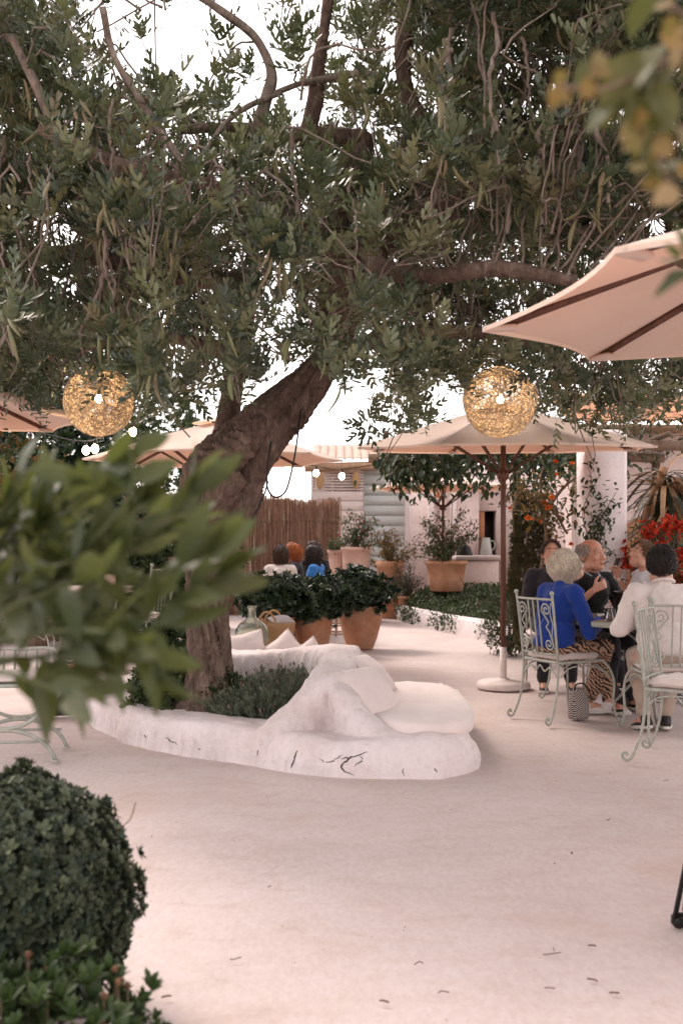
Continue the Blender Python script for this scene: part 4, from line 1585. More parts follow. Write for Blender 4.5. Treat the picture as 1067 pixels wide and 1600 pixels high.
def stems(mb, base, tips, r=.006, bend=.25, k=5):
    for tp in tips:
        L = np.linalg.norm(tp - base)
        mid = (base * .5 + tp * .5) + RNG.normal(0, .06, 3) * L + np.array([0, 0, bend * L * .35])
        tube(mb, spl(np.array([base, mid, tp]), k), np.linspace(r, r * .35, 2 * k + 1), 5, cap=False)

# --- two terracotta pots with dark clipped shrubs, and a third shrub behind the basket
def shrub_pot(label, x, y, rx, zc, rz, h=.52, rt=.215, rb=.145, belly=.25, n=900, seed=0, group='terracotta pots with dark shrubs'):
    t = thing('potted_shrub', label, 'potted plant', (x, y, 0), group=group)
    pot(t, pot_prof(h, rt, rb, belly))
    mb = MB()
    tips = shell_pts((0, 0, zc), (rx * .8, rx * .8, rz * .8), 16)[0]
    stems(mb, np.array([0, 0, h * .9]), tips, .010)
    stuff(obj('stems', mb, M_stem, t))
    mb = MB()
    p, nr = shell_pts((0, 0, zc), (rx, rx * .9, rz), n, .45, .35, 2.2, seed)
    put_leaves(mb, ROS, p, nr, 1, .5, .25)
    stuff(obj('foliage', mb, M_dark, t))
    return t
px = P(563, 1013, 12.4)
shrub_pot('tall terracotta pot of dark glossy shrub standing farthest from the demijohn', px[0], 12.4, .37, .71, .28, .53, .235, .155, .27, seed=1)
px = P(490, 1010, 12.0)
shrub_pot('terracotta pot of dark glossy shrub between the basket and the taller pot', px[0], 11.8, .40, .64, .27, .46, .205, .15, .225, seed=2)
px = P(432, 1000, 11.6)
shrub_pot('low dark glossy shrub rising directly behind the straw basket', px[0], 11.5, .38, .66, .27, .46, .215, .15, .23, seed=3)

# --- wooden rush chair behind the pots
M_pine = mat('pale_wood', (.34, .20, .12), (.44, .28, .18), 4, .7, .2, 40, .003, stretch=(8, 8, 1))
wc = thing('wooden_chair', 'pale turned wood chair half hidden behind the terracotta pots', 'chair', (P(528, 985, 13.1)[0], 13.1, 0), R(170), group='pale wooden chairs around the women')
for sx in (-1, 1):
    for y, h in ((-.19, .86), (.19, .44)):
        mb = MB()
        tube(mb, [[sx * .19, y, 0], [sx * .19, y - (.05 if h > .5 else 0), h]], .017, 8)
        obj('leg', mb, M_pine, wc)
for y in (-.19, .19):
    for z in (.13, .24):
        mb = MB()
        tube(mb, [[-.19, y, z], [.19, y, z]], .010, 8)
        obj('rung', mb, M_pine, wc)
mb = MB()
box(mb, (0, 0, .44), (.42, .42, .03), bev=.012)
obj('seat', mb, M_straw, wc)
for z in (.58, .70, .82):
    mb = MB()
    box(mb, (0, -.235, z), (.37, .015, .05), bev=.005)
    obj('back_slat', mb, M_pine, wc)

# --- table of the women with its cloth
wt = thing('round_table', 'white clothed round table of the women behind the potted shrubs', 'table', (-.72, 14.1, 0))
mb = MB()
lathe(mb, [(0, .74), (.55, .74), (.56, .75), (0, .755)], 40)
obj('tabletop', mb, M_pine, wt)
mb = MB()
tube(mb, [[0, 0, 0], [0, 0, .74]], .04, 10)
lathe(mb, [(.25, 0), (.25, .03), (.05, .05)], 24)
obj('pedestal', mb, M_iron, wt)

# --- raised bed with ground cover
BED = np.array([P(628, 968, 17.2)[:2], P(655, 975, 16.3)[:2], P(700, 986, 15.0)[:2], P(760, 997, 13.8)[:2], P(830, 1006, 12.9)[:2], P(900, 1012, 12.5)[:2]])
bd = spl(BED, 6)
bw = thing('bed_wall', 'low whitewashed wall edging the raised bed of trailing ground cover', 'wall', (1.6, 14, 0))
mb = MB()
sec = [(-.12, -.02), (-.12, .20), (-.09, .235), (0, .245), (.09, .235), (.12, .20), (.12, -.02)]
tg = np.gradient(bd, axis=0)
tg /= np.linalg.norm(tg, axis=1)[:, None]
nrm = np.stack([-tg[:, 1], tg[:, 0]], 1)
V = np.array([[*(p + n_ * s), z] for p, n_ in zip(bd, nrm) for s, z in sec])
V += .012 * np.stack([vnoise(V, 4, 1), vnoise(V, 4, 2), vnoise(V, 4, 3)], 1)
i = (np.arange(len(bd) - 1)[:, None] * 7 + np.arange(6)[None]).ravel()
mb.add(V, [np.stack([i, i + 1, i + 8, i + 7], 1), np.arange(7)[None], (np.arange(7) + (len(bd) - 1) * 7)[::-1][None]])
obj('masonry', mb, M_plaster, bw, world=True)
def bedsoil():
    mb = MB()
    back = bd + np.array([1.7, 2.2])
    V = []
    for a, b in zip(bd, back):
        for s in np.linspace(0, 1, 8):
            q = a * (1 - s) + b * s
            V.append([*q, .16 + .28 * math.sin(min(1, s * 1.6) * math.pi / 2)])
    i = (np.arange(len(bd) - 1)[:, None] * 8 + np.arange(7)[None]).ravel()
    mb.add(np.array(V), [np.stack([i, i + 8, i + 9, i + 1], 1)])
    return mb, np.array(V).reshape(len(bd), 8, 3)
mb, BS = bedsoil()
struct(obj('bed_soil', mb, M_soil))
gc = thing('ground_cover', 'dense trailing green ground cover spilling over the low bed wall', 'ground cover', (1.8, 14.5, .2))
mb = MB()
n = 9500
a_ = RNG.random(n) * (len(bd) - 1.01)
s_ = RNG.random(n) ** 1.3 * 5.0
ai, si = a_.astype(int), s_.astype(int)
fa, fs_ = (a_ - ai)[:, None], (s_ - si)[:, None]
p = (BS[ai, si] * (1 - fa) + BS[ai + 1, si] * fa) * (1 - fs_) + (BS[ai, si + 1] * (1 - fa) + BS[ai + 1, si + 1] * fa) * fs_
hgt = np.clip(.16 + .13 * fbm(p, 2.2, 3, 15), .03, 1)
p[:, 2] += hgt * RNG.random(n) ** .6
keep = p[:, 1] > 12.2
p = p[keep]
put_leaves(mb, LEAF_OV, p, np.tile([0, -.45, .8], (len(p), 1)), .9, .8, .1, .7, 1.4)
# spilling over the wall
n = 1500
a_ = RNG.random(n) * (len(bd) - 1.01)
ai = a_.astype(int)
fa = (a_ - ai)[:, None]
q = bd[ai] * (1 - fa) + bd[ai + 1] * fa
spill = np.clip(.5 + .9 * vnoise(np.column_stack([q, 0 * q[:, 0]]), 1.4, 33), 0, 1)
ok = RNG.random(n) < spill
q, ai = q[ok], ai[ok]
off = -.13 - .03 * RNG.random(len(q))
z = .26 - .24 * RNG.random(len(q)) ** 1.5
pp = np.column_stack([q + nrm[ai] * off[:, None] * np.sign(nrm[ai, 1:2] + 1e-9), z])
put_leaves(mb, LEAF_OV, pp, np.tile([0, -.9, .2], (len(pp), 1)), .8, .7, -.3, .6, 1.2)
stuff(obj('foliage', mb, M_mid, gc, world=True))

# --- branching potted plants
def branchy(label, x, y, z0, prof, m_pot, h, spread, top, nst, nleaf, lf, m_leaf, flowers=None, seed=0, stake=False, name='potted_bougainvillea', cat='potted plant', group=None, droop=.25, lsz=1.0):
    t = thing(name, label, cat, (x, y, z0), group=group)
    if prof:
        pot(t, prof, m_pot)
    base = np.array([0, 0, h * .9])
    ms, mf, ml = MB(), MB(), MB()
    PP = []
    for i in range(nst):
        a = RNG.uniform(0, 6.28)
        rr = spread * math.sqrt(RNG.random())
        zt = h + (top - h) * RNG.uniform(.25, 1) * (1 - .45 * (rr / spread) ** 2)
        tip = np.array([math.cos(a) * rr, math.sin(a) * rr * .8, zt - droop * rr])
        mid = base * .45 + tip * .55 + np.array([0, 0, .25 * (zt - h)]) + RNG.normal(0, .05, 3)
        c = spl(np.array([base, mid, tip]), 8)
        tube(ms, c, np.linspace(.008, .003, len(c)), 5, cap=False)
        k = RNG.integers(4, len(c), nleaf)
        PP.append(c[k] + RNG.normal(0, .045, (nleaf, 3)))
    PP = np.vstack(PP)
    put_leaves(ml, lf, PP, rdir(len(PP)), .6, .8, .15, .7 * lsz, 1.3 * lsz, .3)
    if flowers:
        s = RNG.choice(len(PP), flowers[1])
        put_leaves(mf, rosette(.028, .024, 4, 3), PP[s] + RNG.normal(0, .03, (len(s), 3)), rdir(len(s)), .6, .8, .3)
    if stake:
        tube(ms, [[.06, -.05, h * .85], [.09, -.04, top * .93]], .008, 6)
        tube(ms, [[-.10, -.12, h * .9], [.05, -.05, h + .1], [.30, -.32, h * .05]], .006, 6)
    stuff(obj('stems', ms, M_stem, t))
    stuff(obj('foliage', ml, m_leaf, t))
    if flowers:
        stuff(obj('flowers', mf, flowers[0], t))
    return t
x_ = lambda u_, Y_: (u_ - 533.5) * Y_ / F
z_ = lambda v_, Y_: H - (v_ - 850) * Y_ / F
branchy('big terracotta pot of loose trellised bougainvillea on the raised bed', x_(697, 16.6), 16.6, .52, pot_prof(.50, .34, .265), M_terra, .50, .66, 1.60, 46, 34, LEAF_OV, M_mid, (M_pinkf, 30), stake=True)
branchy('pale pink pot of tall pink flowered bougainvillea against the reed fence', x_(556, 16.5), 16.5, .80, pot_prof(.45, .245, .20), M_terra_pale, .45, .42, 1.22, 26, 30, LEAF_OV, M_mid, (M_pinkf, 70))
branchy('smaller pale pot beside the tall pink flowered bougainvillea', x_(526, 16.9), 16.9, .80, pot_prof(.40, .15, .12), M_terra_pale, .40, .18, .72, 12, 20, LEAF_OV, M_mid, None)
branchy('orange terracotta pot of brownish shrub beside the hut door', x_(609, 17.6), 17.6, 0, pot_prof(1.0, .24, .19), M_terra, 1.0, .50, 1.65, 34, 26, LEAF_OV, M_yel, None)
branchy('small terracotta pot of grey lavender at the tip of the raised bed', x_(635, 17.4), 17.25, 0, pot_prof(.40, .17, .12), M_terra, .40, .30, .95, 40, 20, ROS_FINE, M_grey, None, name='potted_lavender', droop=.1)
# plinth that carries the pale pots
pl = thing('plinth', 'low white masonry ledge under the pale flower pots by the reed fence', 'ledge', (x_(545, 16.7), 16.7, 0))
mb = MB()
box(mb, (0, 0, .395), (1.0, .62, .81), bev=.03)
obj('masonry', mb, M_plaster, pl)

# --- the timber hut
M_clap_w = mat('white_painted_board', (.70, .60, .57), (.62, .52, .49), 3, .7, .2, 40, .003, stretch=(1, 1, 6))
M_clap_b = mat('pale_blue_grey_board', (.52, .53, .51), (.46, .47, .46), 3, .7, .2, 40, .003, stretch=(1, 1, 6))
hut = thing('timber_hut', 'white and pale blue boarded hut with a log eave behind the parasols', 'hut', (0, 20, 0))
xl, xm, xr = x_(486, 20), x_(568, 20), x_(632, 20)
for k in range(12):
    mb = MB()
    z0 = .02 + k * .195
    box(mb, ((xl + xm) / 2, 20.02 - .008 * (k % 2), z0 + .097), (xm - xl, .03, .187), bev=.006)
    obj('board', mb, M_clap_w, hut, world=True)
for k in range(7):
    mb = MB()
    box(mb, ((xl + xm) / 2, 20.0, 2.40 + k * .058), (xm - xl, .03, .030), bev=.004)
    obj('slat', mb, M_clap_w, hut, world=True)
for xx in (xl + .04, (xl * .6 + xm * .4), xm - .03):
    mb = MB()
    box(mb, (xx, 20.05, 1.42), (.07, .07, 2.84))
    obj('post', mb, M_clap_w, hut, world=True)
for k in range(14):
    mb = MB()
    z0 = .02 + k * .205
    an = R(5)
    box(mb, ((xm + xr) / 2, 20.0, z0 + .10), (xr - xm, .02, .205), rot=np.array([[1, 0, 0], [0, math.cos(an), -math.sin(an)], [0, math.sin(an), math.cos(an)]]))
    obj('board', mb, M_clap_b, hut, world=True)
mb = MB()
box(mb, ((xl + xr) / 2 + .3, 21.5, 1.42), (xr - xl - .1 + .6, 2.8, 2.8))
obj('wall', mb, M_clap_w, hut, world=True)
mb = MB()
tube(mb, [[xl - .12, 19.85, 2.82], [.5, 19.83, 2.86], [xr + .9, 19.85, 2.94]], .085, 12)
obj('log_eave', mb, M_pine, hut, world=True)
for xx in (xl + .18, xm - .16):
    mb = MB()
    ell(mb, (xx, 19.86, 2.58), (.075, .05, .19), None, 14, 10)
    obj('wicker_drum', mb, M_straw, hut, world=True)
M_tile = mat('roof_tile', (.48, .34, .28), (.58, .44, .38), 6, .9, .3, 30)
for k in range(16):
    mb = MB()
    xx = xl + .1 + k * .165
    an = np.linspace(0, np.pi, 7)
    V = np.array([[xx + .085 * math.cos(a), yy, zz + .055 * math.sin(a)] for yy, zz in ((19.75, 2.96), (21.0, 3.36)) for a in an])
    j = np.arange(6)
    mb.add(V, [np.stack([j, j + 7, j + 8, j + 1], 1)])
    mb.add(V - [0, 0, .015], [np.stack([j, j + 1, j + 8, j + 7], 1)])
    obj('roof_tile', mb, M_tile, hut, world=True)
# shutter-like white door leaf
dl = MB()
dx0, dx1 = x_(634, 19.6), x_(653, 19.6)
box(dl, ((dx0 + dx1) / 2, 19.6, 1.15), (dx1 - dx0, .045, 2.3), bev=.006)
door = obj('door', dl, mat('white_gloss_paint', (.74, .66, .64), None, 4, .4, .05), hut, world=True)
for z0, hh_ in ((.55, .75), (1.55, 1.1)):
    mb = MB()
    box(mb, ((dx0 + dx1) / 2, 19.575, z0 + .05), ((dx1 - dx0) * .6, .02, hh_), bev=.008)
    obj('door_panel', mb, mat('door_panel_paint', (.66, .58, .56), None, 4, .4, .05), door, world=True)

# --- the pink plastered house with its serving hatch
M_house = plaster_mat('pink_limewash', (.70, .575, .545))
hs_ = thing('pink_house', 'pink limewashed house front with wooden serving hatch behind the raised bed', 'house', (2.9, 19.2, 0))
hx0, hx1, wx0, wx1 = x_(690, 19), x_(960, 19), x_(748, 19), x_(775, 19)
wz0, wz1 = z_(870, 19), z_(798, 19)
for (a, b, c, d) in ((hx0, wx0, 0, 2.75), (wx1, hx1, 0, 2.75), (wx0, wx1, 0, wz0), (wx0, wx1, wz1, 2.75)):
    mb = MB()
    box(mb, ((a + b) / 2, 19.2, (c + d) / 2), (b - a, .4, d - c))
    obj('wall', mb, M_house, hs_, world=True)
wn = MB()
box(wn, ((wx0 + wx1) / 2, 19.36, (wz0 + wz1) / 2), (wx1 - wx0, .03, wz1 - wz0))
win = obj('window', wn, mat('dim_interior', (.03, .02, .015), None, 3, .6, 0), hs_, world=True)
mb = MB()
box(mb, (wx0 + .06, 19.05, (wz0 + wz1) / 2), (.10, .06, wz1 - wz0 - .004), bev=.01)
obj('shutter', mb, mat('orange_wood', (.36, .15, .07), None, 5, .6, .2, 30), win, world=True)
mb = MB()
box(mb, ((wx0 + wx1) / 2, 18.98, wz0 + .012), (wx1 - wx0 + .1, .2, .04), bev=.008)
obj('sill', mb, mat('red_sill', (.36, .12, .07), None, 5, .6, .1), win, world=True)
mb = MB()
box(mb, (hx0 + .6, 18.8, 2.42), (2.3, .12, .12), bev=.01)
obj('lintel_beam', mb, M_clap_w, hs_, world=True)
for u_ in (673, 708):
    mb = MB()
    box(mb, (x_(u_, 18.8), 18.8, 1.175), (.10, .10, 2.35), bev=.01)
    obj('post', mb, M_clap_w, hs_, world=True)
mb = MB()
box(mb, (x_(672, 19.3), 19.42, 1.2), (.8, .06, 2.4))
obj('side_wall', mb, M_house, hs_, world=True)
# sign on the side wall: orange block over grey lines
sg = thing('notice', 'small white notice with an orange block on the pale side wall', 'sign', (x_(687, 19.3), 19.38, z_(779, 19.3)))
mb = MB()
box(mb, (0, 0, 0), (.20, .012, .27), bev=.003)
obj('board', mb, M_white_metal, sg)
mb = MB()
box(mb, (0, -.009, .06), (.15, .004, .08))
obj('orange_print', mb, mat('orange_print_ink', (.6, .16, .05), None, 4, .6, 0), sg)
for k in range(3):
    mb = MB()
    box(mb, (0, -.009, -.03 - .035 * k), (.14 - .03 * (k == 2), .004, .014))
    obj('grey_print', mb, mat('grey_print_ink', (.15, .12, .12), None, 4, .6, 0), sg)
ct = thing('counter', 'white masonry counter with stone top in front of the serving hatch', 'counter', (x_(744, 17.9), 17.9, 0))
mb = MB()
box(mb, (0, 0, .50), (.72, .5, 1.0), bev=.02)
obj('masonry', mb, M_house, ct)
mb = MB()
box(mb, (0, 0, 1.05), (.80, .58, .09), bev=.02)
obj('stone_top', mb, mat('pale_stone', (.50, .43, .41), None, 6, .7, .2), ct)
jg = thing('enamel_jug', 'pale tapered enamel jug on the red hatch sill', 'jug', (x_(759, 18.95), 18.95, wz0 + .033))
mb = MB()
lathe(mb, [(.12, 0), (.122, .01), (.085, .26), (.075, .30), (.08, .33), (.07, .33), (.01, .32)], 24)
obj('jug_body', mb, mat('grey_enamel', (.42, .42, .39), None, 5, .35, 0), jg)
mb = MB()
tube(mb, spl(np.array([[.10, 0, .08], [.16, 0, .15], [.15, 0, .25], [.08, 0, .28]]), 5), .012, 8)
obj('handle', mb, M_iron, jg)
ln = thing('lantern', 'dark conical lantern standing on the white counter', 'lantern', (x_(725, 17.9), 17.9, 1.096))
mb = MB()
lathe(mb, [(.15, 0), (.155, .01), (.11, .15), (.05, .20), (.03, .21)], 20)
obj('lantern_body', mb, M_black, ln)
mb = MB()
tube(mb, spl(np.array([[-.03, 0, .2], [-.03, 0, .26], [.03, 0, .26], [.03, 0, .2]]), 4), .008, 6)
obj('handle', mb, M_black, ln)

# --- reed fence
rf = thing('reed_fence', 'brown dried reed screen fence behind the women', 'fence', (-3, 18.2, 0))
M_reed = leafmat('dried_reed', [(.30, .165, .115), (.38, .22, .155), (.24, .125, .085), (.44, .28, .20)], .8, 0, .2)
mb = MB()
n = 3600
xs = RNG.uniform(-7.5, x_(527, 18.2), n)
ys = 18.2 + RNG.uniform(-.05, .05, n)
hz = 2.0 + .18 * RNG.random(n) + .05 * np.sin(xs * 3)
for i in range(n):
    r = RNG.uniform(.003, .007)
    lx = RNG.normal(0, .06)
    V = np.array([[xs[i] - r, ys[i], 0], [xs[i] + r, ys[i], 0], [xs[i], ys[i] - r * 1.5, 0], [xs[i] + lx - r, ys[i], hz[i]], [xs[i] + lx + r, ys[i], hz[i]], [xs[i] + lx, ys[i] - r * 1.5, hz[i]]])
    mb.add(V, [np.array([[0, 2, 5, 3], [2, 1, 4, 5], [1, 0, 3, 4]])], 0, RNG.random() * .98 + .01)
stuff(obj('reeds', mb, M_reed, rf, world=True))
for z in (.5, 1.1, 1.7):
    mb = MB()
    tube(mb, [[-7.5, 18.13, z], [x_(527, 18.2), 18.13, z + .02]], .006, 5)
    obj('wire', mb, M_stem, rf, world=True)
for xx in np.arange(-7.4, -.05, 1.8):
    mb = MB()
    tube(mb, [[xx, 18.3, 0], [xx, 18.3, 2.15]], .035, 8)
    obj('post', mb, M_stem, rf, world=True)

# --- wooded hills far behind
def hill(name, y0, xs, zs, seed, m):
    mb = MB()
    nx_, ny_ = 160, 12
    V = []
    for j in range(ny_):
        for i_ in range(nx_):
            x = xs[0] + (xs[1] - xs[0]) * i_ / (nx_ - 1)
            z = np.interp(x, np.linspace(xs[0], xs[1], len(zs)), zs) * math.sin(min(1, j / (ny_ - 4)) * math.pi / 2)
            V.append([x, y0 + j * y0 * .06, z])
    V = np.array(V)
    k = .5 + .5 * np.clip(V[:, 2:3] / 4, 0, 1)
    V[:, 2] += (np.abs(fbm(V, .22, 3, seed)) * 2.2 * k[:, 0])
    V[:, 1] += fbm(V, .25, 2, seed + 4) * 2
    i = (np.arange(ny_ - 1)[:, None] * nx_ + np.arange(nx_ - 1)[None]).ravel()
    mb.add(V, [np.stack([i, i + 1, i + nx_ + 1, i + nx_], 1)])
    return struct(obj(name, mb, m))
M_hill = mat('wooded_slope', (.16, .145, .115), (.24, .21, .17), .4, .95, .9, 2.5, .8)
hill('hills', 130, (-140, 140), [9, 11, 8, 10, 8, 7, 8, 9, 11], 5, M_hill)

# --- white pillar with climbing vine
pr = thing('white_pillar', 'square whitewashed pillar with a vine climbing beside the guests', 'pillar', (x_(939, 9.9), 9.9, 0))
mb = MB()
box(mb, (0, 0, 1.21), (.41, .41, 2.42), R(3), bev=.05)
o = obj('masonry', mb, M_plaster, pr)
def climbing(label, pts, n, lf, m, spread, name='climbing_vine', lsz=1.0, hang=.3, parts=0, r=.008, flowers=None, group=None, cat='vine'):
    t = thing(name, label, cat, pts[0][0], group=group)
    ms, ml, mf = MB(), MB(), MB()
    PP = []
    for path in pts:
        c = spl(np.array(path), 8)
        c = c + np.stack([vnoise(c, 5, 1), vnoise(c, 5, 2), vnoise(c, 5, 3)], 1) * .03
        tube(ms, c, np.linspace(r, r * .5, len(c)), 6, cap=False)
        PP.append(c[RNG.integers(0, len(c), n)] + RNG.normal(0, 1, (n, 3)) * spread)
    PP = np.vstack(PP)
    cl_ = vnoise(PP, 4.5, 12)
    PP = PP[cl_ > -.35]
    if parts:
        q = MB()
        q.add(*lf)
        me = q.mesh('vine_leaf', m)
        for p_ in PP[:parts]:
            o = obj('leaf', me, None, t)
            d = nz(np.array([RNG.normal(0, .6), -.35, -.6 + RNG.normal(0, .5)]))
            Mx = Matrix((basis(d, (0, -.8, .6)) * RNG.uniform(.8, 1.3) * lsz).tolist()).to_4x4()
            Mx.translation = Vector(p_) - t.location
            o.matrix_local = Mx
        PP = PP[parts:]
    put_leaves(ml, lf, PP, np.tile([0, -.5, .1], (len(PP), 1)), .6, .9, 0, .75 * lsz, 1.3 * lsz, hang)
    stuff(obj('stems', ms, M_stem, t, world=True))
    stuff(obj('foliage', ml, m, t, world=True))
    if flowers:
        s = RNG.choice(len(PP), flowers[1])
        put_leaves(mf, rosette(.045, .03, 6, 3, (30, 60)), PP[s] + RNG.normal(0, .04, (len(s), 3)) + [0, -.08, 0], np.tile([0, -.8, .2], (len(s), 1)), .8, .4, .1)
        stuff(obj('flowers', mf, flowers[0], t, world=True))
    return t
yv = 9.62
climbing('leafy vine winding up the face of the white pillar', [[P(915, 905, yv), P(922, 850, yv), P(912, 800, yv), P(926, 760, yv), P(918, 720, yv)], [P(924, 850, yv), P(945, 800, yv), P(960, 770, yv)], [P(935, 880, yv), P(930, 840, yv), P(938, 815, yv)]], 125, LEAF_OV, M_vine, (.055, .05, .06), parts=40, r=.006)
# --- pergola beams and the dark vine roof behind the parasol
pg = thing('pergola', 'rustic beam pergola carrying the dark vine behind the large parasol', 'pergola', (2.0, 12, 0))
for yy in (11.4, 13.0):
    mb = MB()
    tube(mb, [[.35, yy, 2.42], [2.0, yy, 2.45], [4.2, yy, 2.42]], .06, 10)
    obj('beam', mb, M_stem, pg, world=True)
for xx in np.arange(.5, 4.2, .45):
    mb = MB()
    tube(mb, [[xx, 11.1, 2.53], [xx + .05, 13.4, 2.53]], .035, 8)
    obj('rafter', mb, M_stem, pg, world=True)
for xx, yy in ((2.28, 13.0), (4.1, 11.4), (4.1, 13.0)):
    mb = MB()
    tube(mb, [[xx, yy, 0], [xx, yy, 2.42]], .055, 10)
    obj('post', mb, M_stem, pg, world=True)
rows = []
for k in range(14):
    yy = RNG.uniform(11.0, 12.8)
    rows.append([np.array([x0, yy + RNG.normal(0, .2), 2.40 + RNG.normal(0, .10)]) for x0 in np.linspace(.6, 3.2, 5)])
rows += [[P(610, 705, 11.3), P(620, 730, 11.2), P(628, 748, 11.2)], [P(690, 700, 11.3), P(690, 735, 11.2), P(680, 758, 11.2)], [P(760, 700, 11.2), P(765, 735, 11.1), P(758, 765, 11.1)], [P(655, 700, 11.2), P(655, 735, 11.1), P(650, 755, 11.1)], [P(830, 700, 11), P(830, 740, 11), P(815, 775, 11)], [P(865, 700, 11), P(865, 740, 11), P(868, 790, 11)]]
climbing('dark leafy vine covering the pergola behind the large parasol', rows, 150, LEAF_BIG, M_vine, (.14, .14, .10), parts=150, r=.012, hang=.8)
# trumpet vine with orange flowers and its twisted trunk
climbing('trumpet vine with orange flowers and yellowing leaves beside the white pillar', [[P(845, 900, 10.4), P(850, 830, 10.4), P(842, 780, 10.4), P(850, 730, 10.4)], [P(850, 800, 10.3), P(880, 760, 10.3), P(905, 740, 10.2)], [P(846, 790, 10.3), P(820, 770, 10.2), P(805, 790, 10.2)], [P(850, 770, 10.3), P(870, 800, 10.2), P(885, 830, 10.2)]], 130, LEAF_OV, M_yel, (.10, .10, .10), r=.022, flowers=(M_oran, 13), lsz=1.1)
# cypress-like feathery shrub in front of it
def bush(label, c, r, n, tm, m, name='shrub', seed=0, depth=.4, lump=.3, cat='shrub', rscale=1.0, out=1.0, rand=.5, up=.25, hang=0, smin=.7, smx=1.25, trunk=None):
    t = thing(name, label, cat, (c[0], c[1], 0))
    mb = MB()
    p, nr = shell_pts(c, r, n, depth, lump, 2.4, seed, .01)
    put_leaves(mb, tm, p, nr, out, rand, up, smin, smx, hang)
    stuff(obj('foliage', mb, m, t, world=True))
    mb = MB()
    tips = shell_pts(c, np.array(r) * .8, 22)[0]
    stems(mb, np.array([c[0], c[1], max(0, c[2] - r[2])]), tips, .012)
    if trunk:
        tube(mb, [[c[0], c[1], 0], [c[0] + .05, c[1], c[2] - r[2] * .3]], trunk, 10)
    stuff(obj('stems', mb, M_stem, t, world=True))
    return t
M_feather = leafmat('feathery_olive_leaf', [(.075, .07, .03), (.10, .085, .04), (.06, .06, .028), (.13, .10, .05)], .7, .2, .2)
bush('feathery olive brown shrub between parasol pole and white pillar', (x_(835, 10.6), 10.8, .95), (.24, .26, .85), 3400, ROS_FINE, M_feather, seed=4, lump=.2, smin=1.0, smx=1.8)
bush('dark ivy clump spilling beside the parasol pole behind the blue jumper', (x_(800, 11.6), 11.7, .40), (.34, .4, .42), 1500, LEAF_OV, M_vine, seed=6, name='ivy_clump', cat='ivy', rand=.8)

climbing('dark leafy creeper hanging over the orange tiled eave', [[P(a, 655 + 12 * k, 12.2) for a in (870, 930, 990, 1050, 1110)] for k in range(-3, 5)], 110, LEAF_OV, M_vine, (.14, .2, .10), hang=.6, lsz=1.3)
# --- house wing with arch, tiled eave, yucca and red bougainvillea on the right
wg = thing('white_wing', 'white plastered house wing with a round arch behind the diners', 'house', (4.2, 13.2, 0))
mb = MB()
ax, az_, ar = 4.05, 1.05, .62
th = np.linspace(0, np.pi, 17)
x0w, x1w, zt = 3.0, 6.5, 2.75
arc = [[ax - ar * math.cos(t), az_ + ar * math.sin(t)] for t in th]
fr = []
for k in range(16):
    a, b = arc[k], arc[k + 1]
    fr.append((a, b))
V, Q = [], []
for (yy) in (13.0, 13.35):
    base = len(V)
    for a in arc:
        V += [[a[0], yy, a[1]], [a[0], yy, zt]]
    V += [[x0w, yy, 0], [x0w, yy, zt], [ax - ar, yy, 0], [ax - ar, yy, zt], [ax + ar, yy, 0], [ax + ar, yy, zt], [x1w, yy, 0], [x1w, yy, zt]]
    for k in range(16):
        q = [base + 2 * k, base + 2 * k + 2, base + 2 * k + 3, base + 2 * k + 1]
        Q.append(q if yy < 13.1 else q[::-1])
    o = base + 34
    for q in ([o, o + 2, o + 3, o + 1], [o + 4, o + 6, o + 7, o + 5]):
        Q.append(q if yy < 13.1 else q[::-1])
L = 34 + 8
for k in range(16):
    Q.append([2 * k, 2 * k + L, 2 * k + 2 + L, 2 * k + 2])
Q += [[36, 36 + L, 0 + L, 0], [38, 32, 32 + L, 38 + L], [34, 35, 35 + L, 34 + L]]
mb.add(np.array(V), [np.array(Q)])
obj('wall', mb, M_house, wg, smooth=False, world=True)
mb = MB()
box(mb, (5.2, 14.6, 1.2), (3.0, .1, 2.4))
obj('rear_wall', mb, mat('ochre_plaster', (.40, .22, .12), None, 3, .9, .2), wg, world=True)
M_tile2 = mat('orange_roof_tile', (.42, .20, .11), (.52, .28, .17), 6, .9, .3, 30)
for r_ in range(3):
    for k in range(17):
        mb = MB()
        xx = 3.0 + k * .20
        an = np.linspace(0, np.pi, 7)
        y0, y1 = 12.5 + r_ * .42, 12.98 + r_ * .42
        V = np.array([[xx + .095 * math.cos(a), yy, zz + .07 * math.sin(a)] for yy, zz in ((y0, 2.80 + r_ * .17), (y1, 2.99 + r_ * .17)) for a in an])
        j = np.arange(6)
        mb.add(V, [np.stack([j, j + 7, j + 8, j + 1], 1)])
        mb.add(V - [0, 0, .02], [np.stack([j, j + 1, j + 8, j + 7], 1)])
        obj('roof_tile', mb, M_tile2, wg, world=True)
mb = MB()
box(mb, (4.7, 13.2, 2.77), (3.5, 1.4, .06))
obj('eave_board', mb, M_pine, wg, world=True)

yu = thing('yucca', 'tall yucca with drooping tawny straps hanging in front of the white wing', 'yucca', (x_(1030, 10.4), 10.4, 0))
mb = MB()
tube(mb, spl(np.array([[-.12, 0, 0], [-.10, 0, .9], [-.15, 0, 1.5], [.05, 0, 2.1]]), 8), np.linspace(.06, .045, 25) , 12)
tube(mb, spl(np.array([[.25, .1, 0], [.24, .1, 1.0], [.22, .05, 2.0]]), 8), .07, 12)
obj('trunk', mb, mat('tawny_trunk', (.22, .11, .06), (.30, .17, .10), 12, .9, .6, 30, .02), yu)
M_strap = leafmat('yucca_strap', [(.02, .022, .012), (.03, .03, .014), (.20, .10, .04), (.26, .14, .06), (.025, .028, .014)], .45, .15, .4)
strap = []
for s in range(4):
    q = MB()
    q.add(*leafgrid(.62, .045, 8, .35, [.1, .35, .6, .9][s], 2.5))
    strap.append(q.mesh('yucca_strap', M_strap))
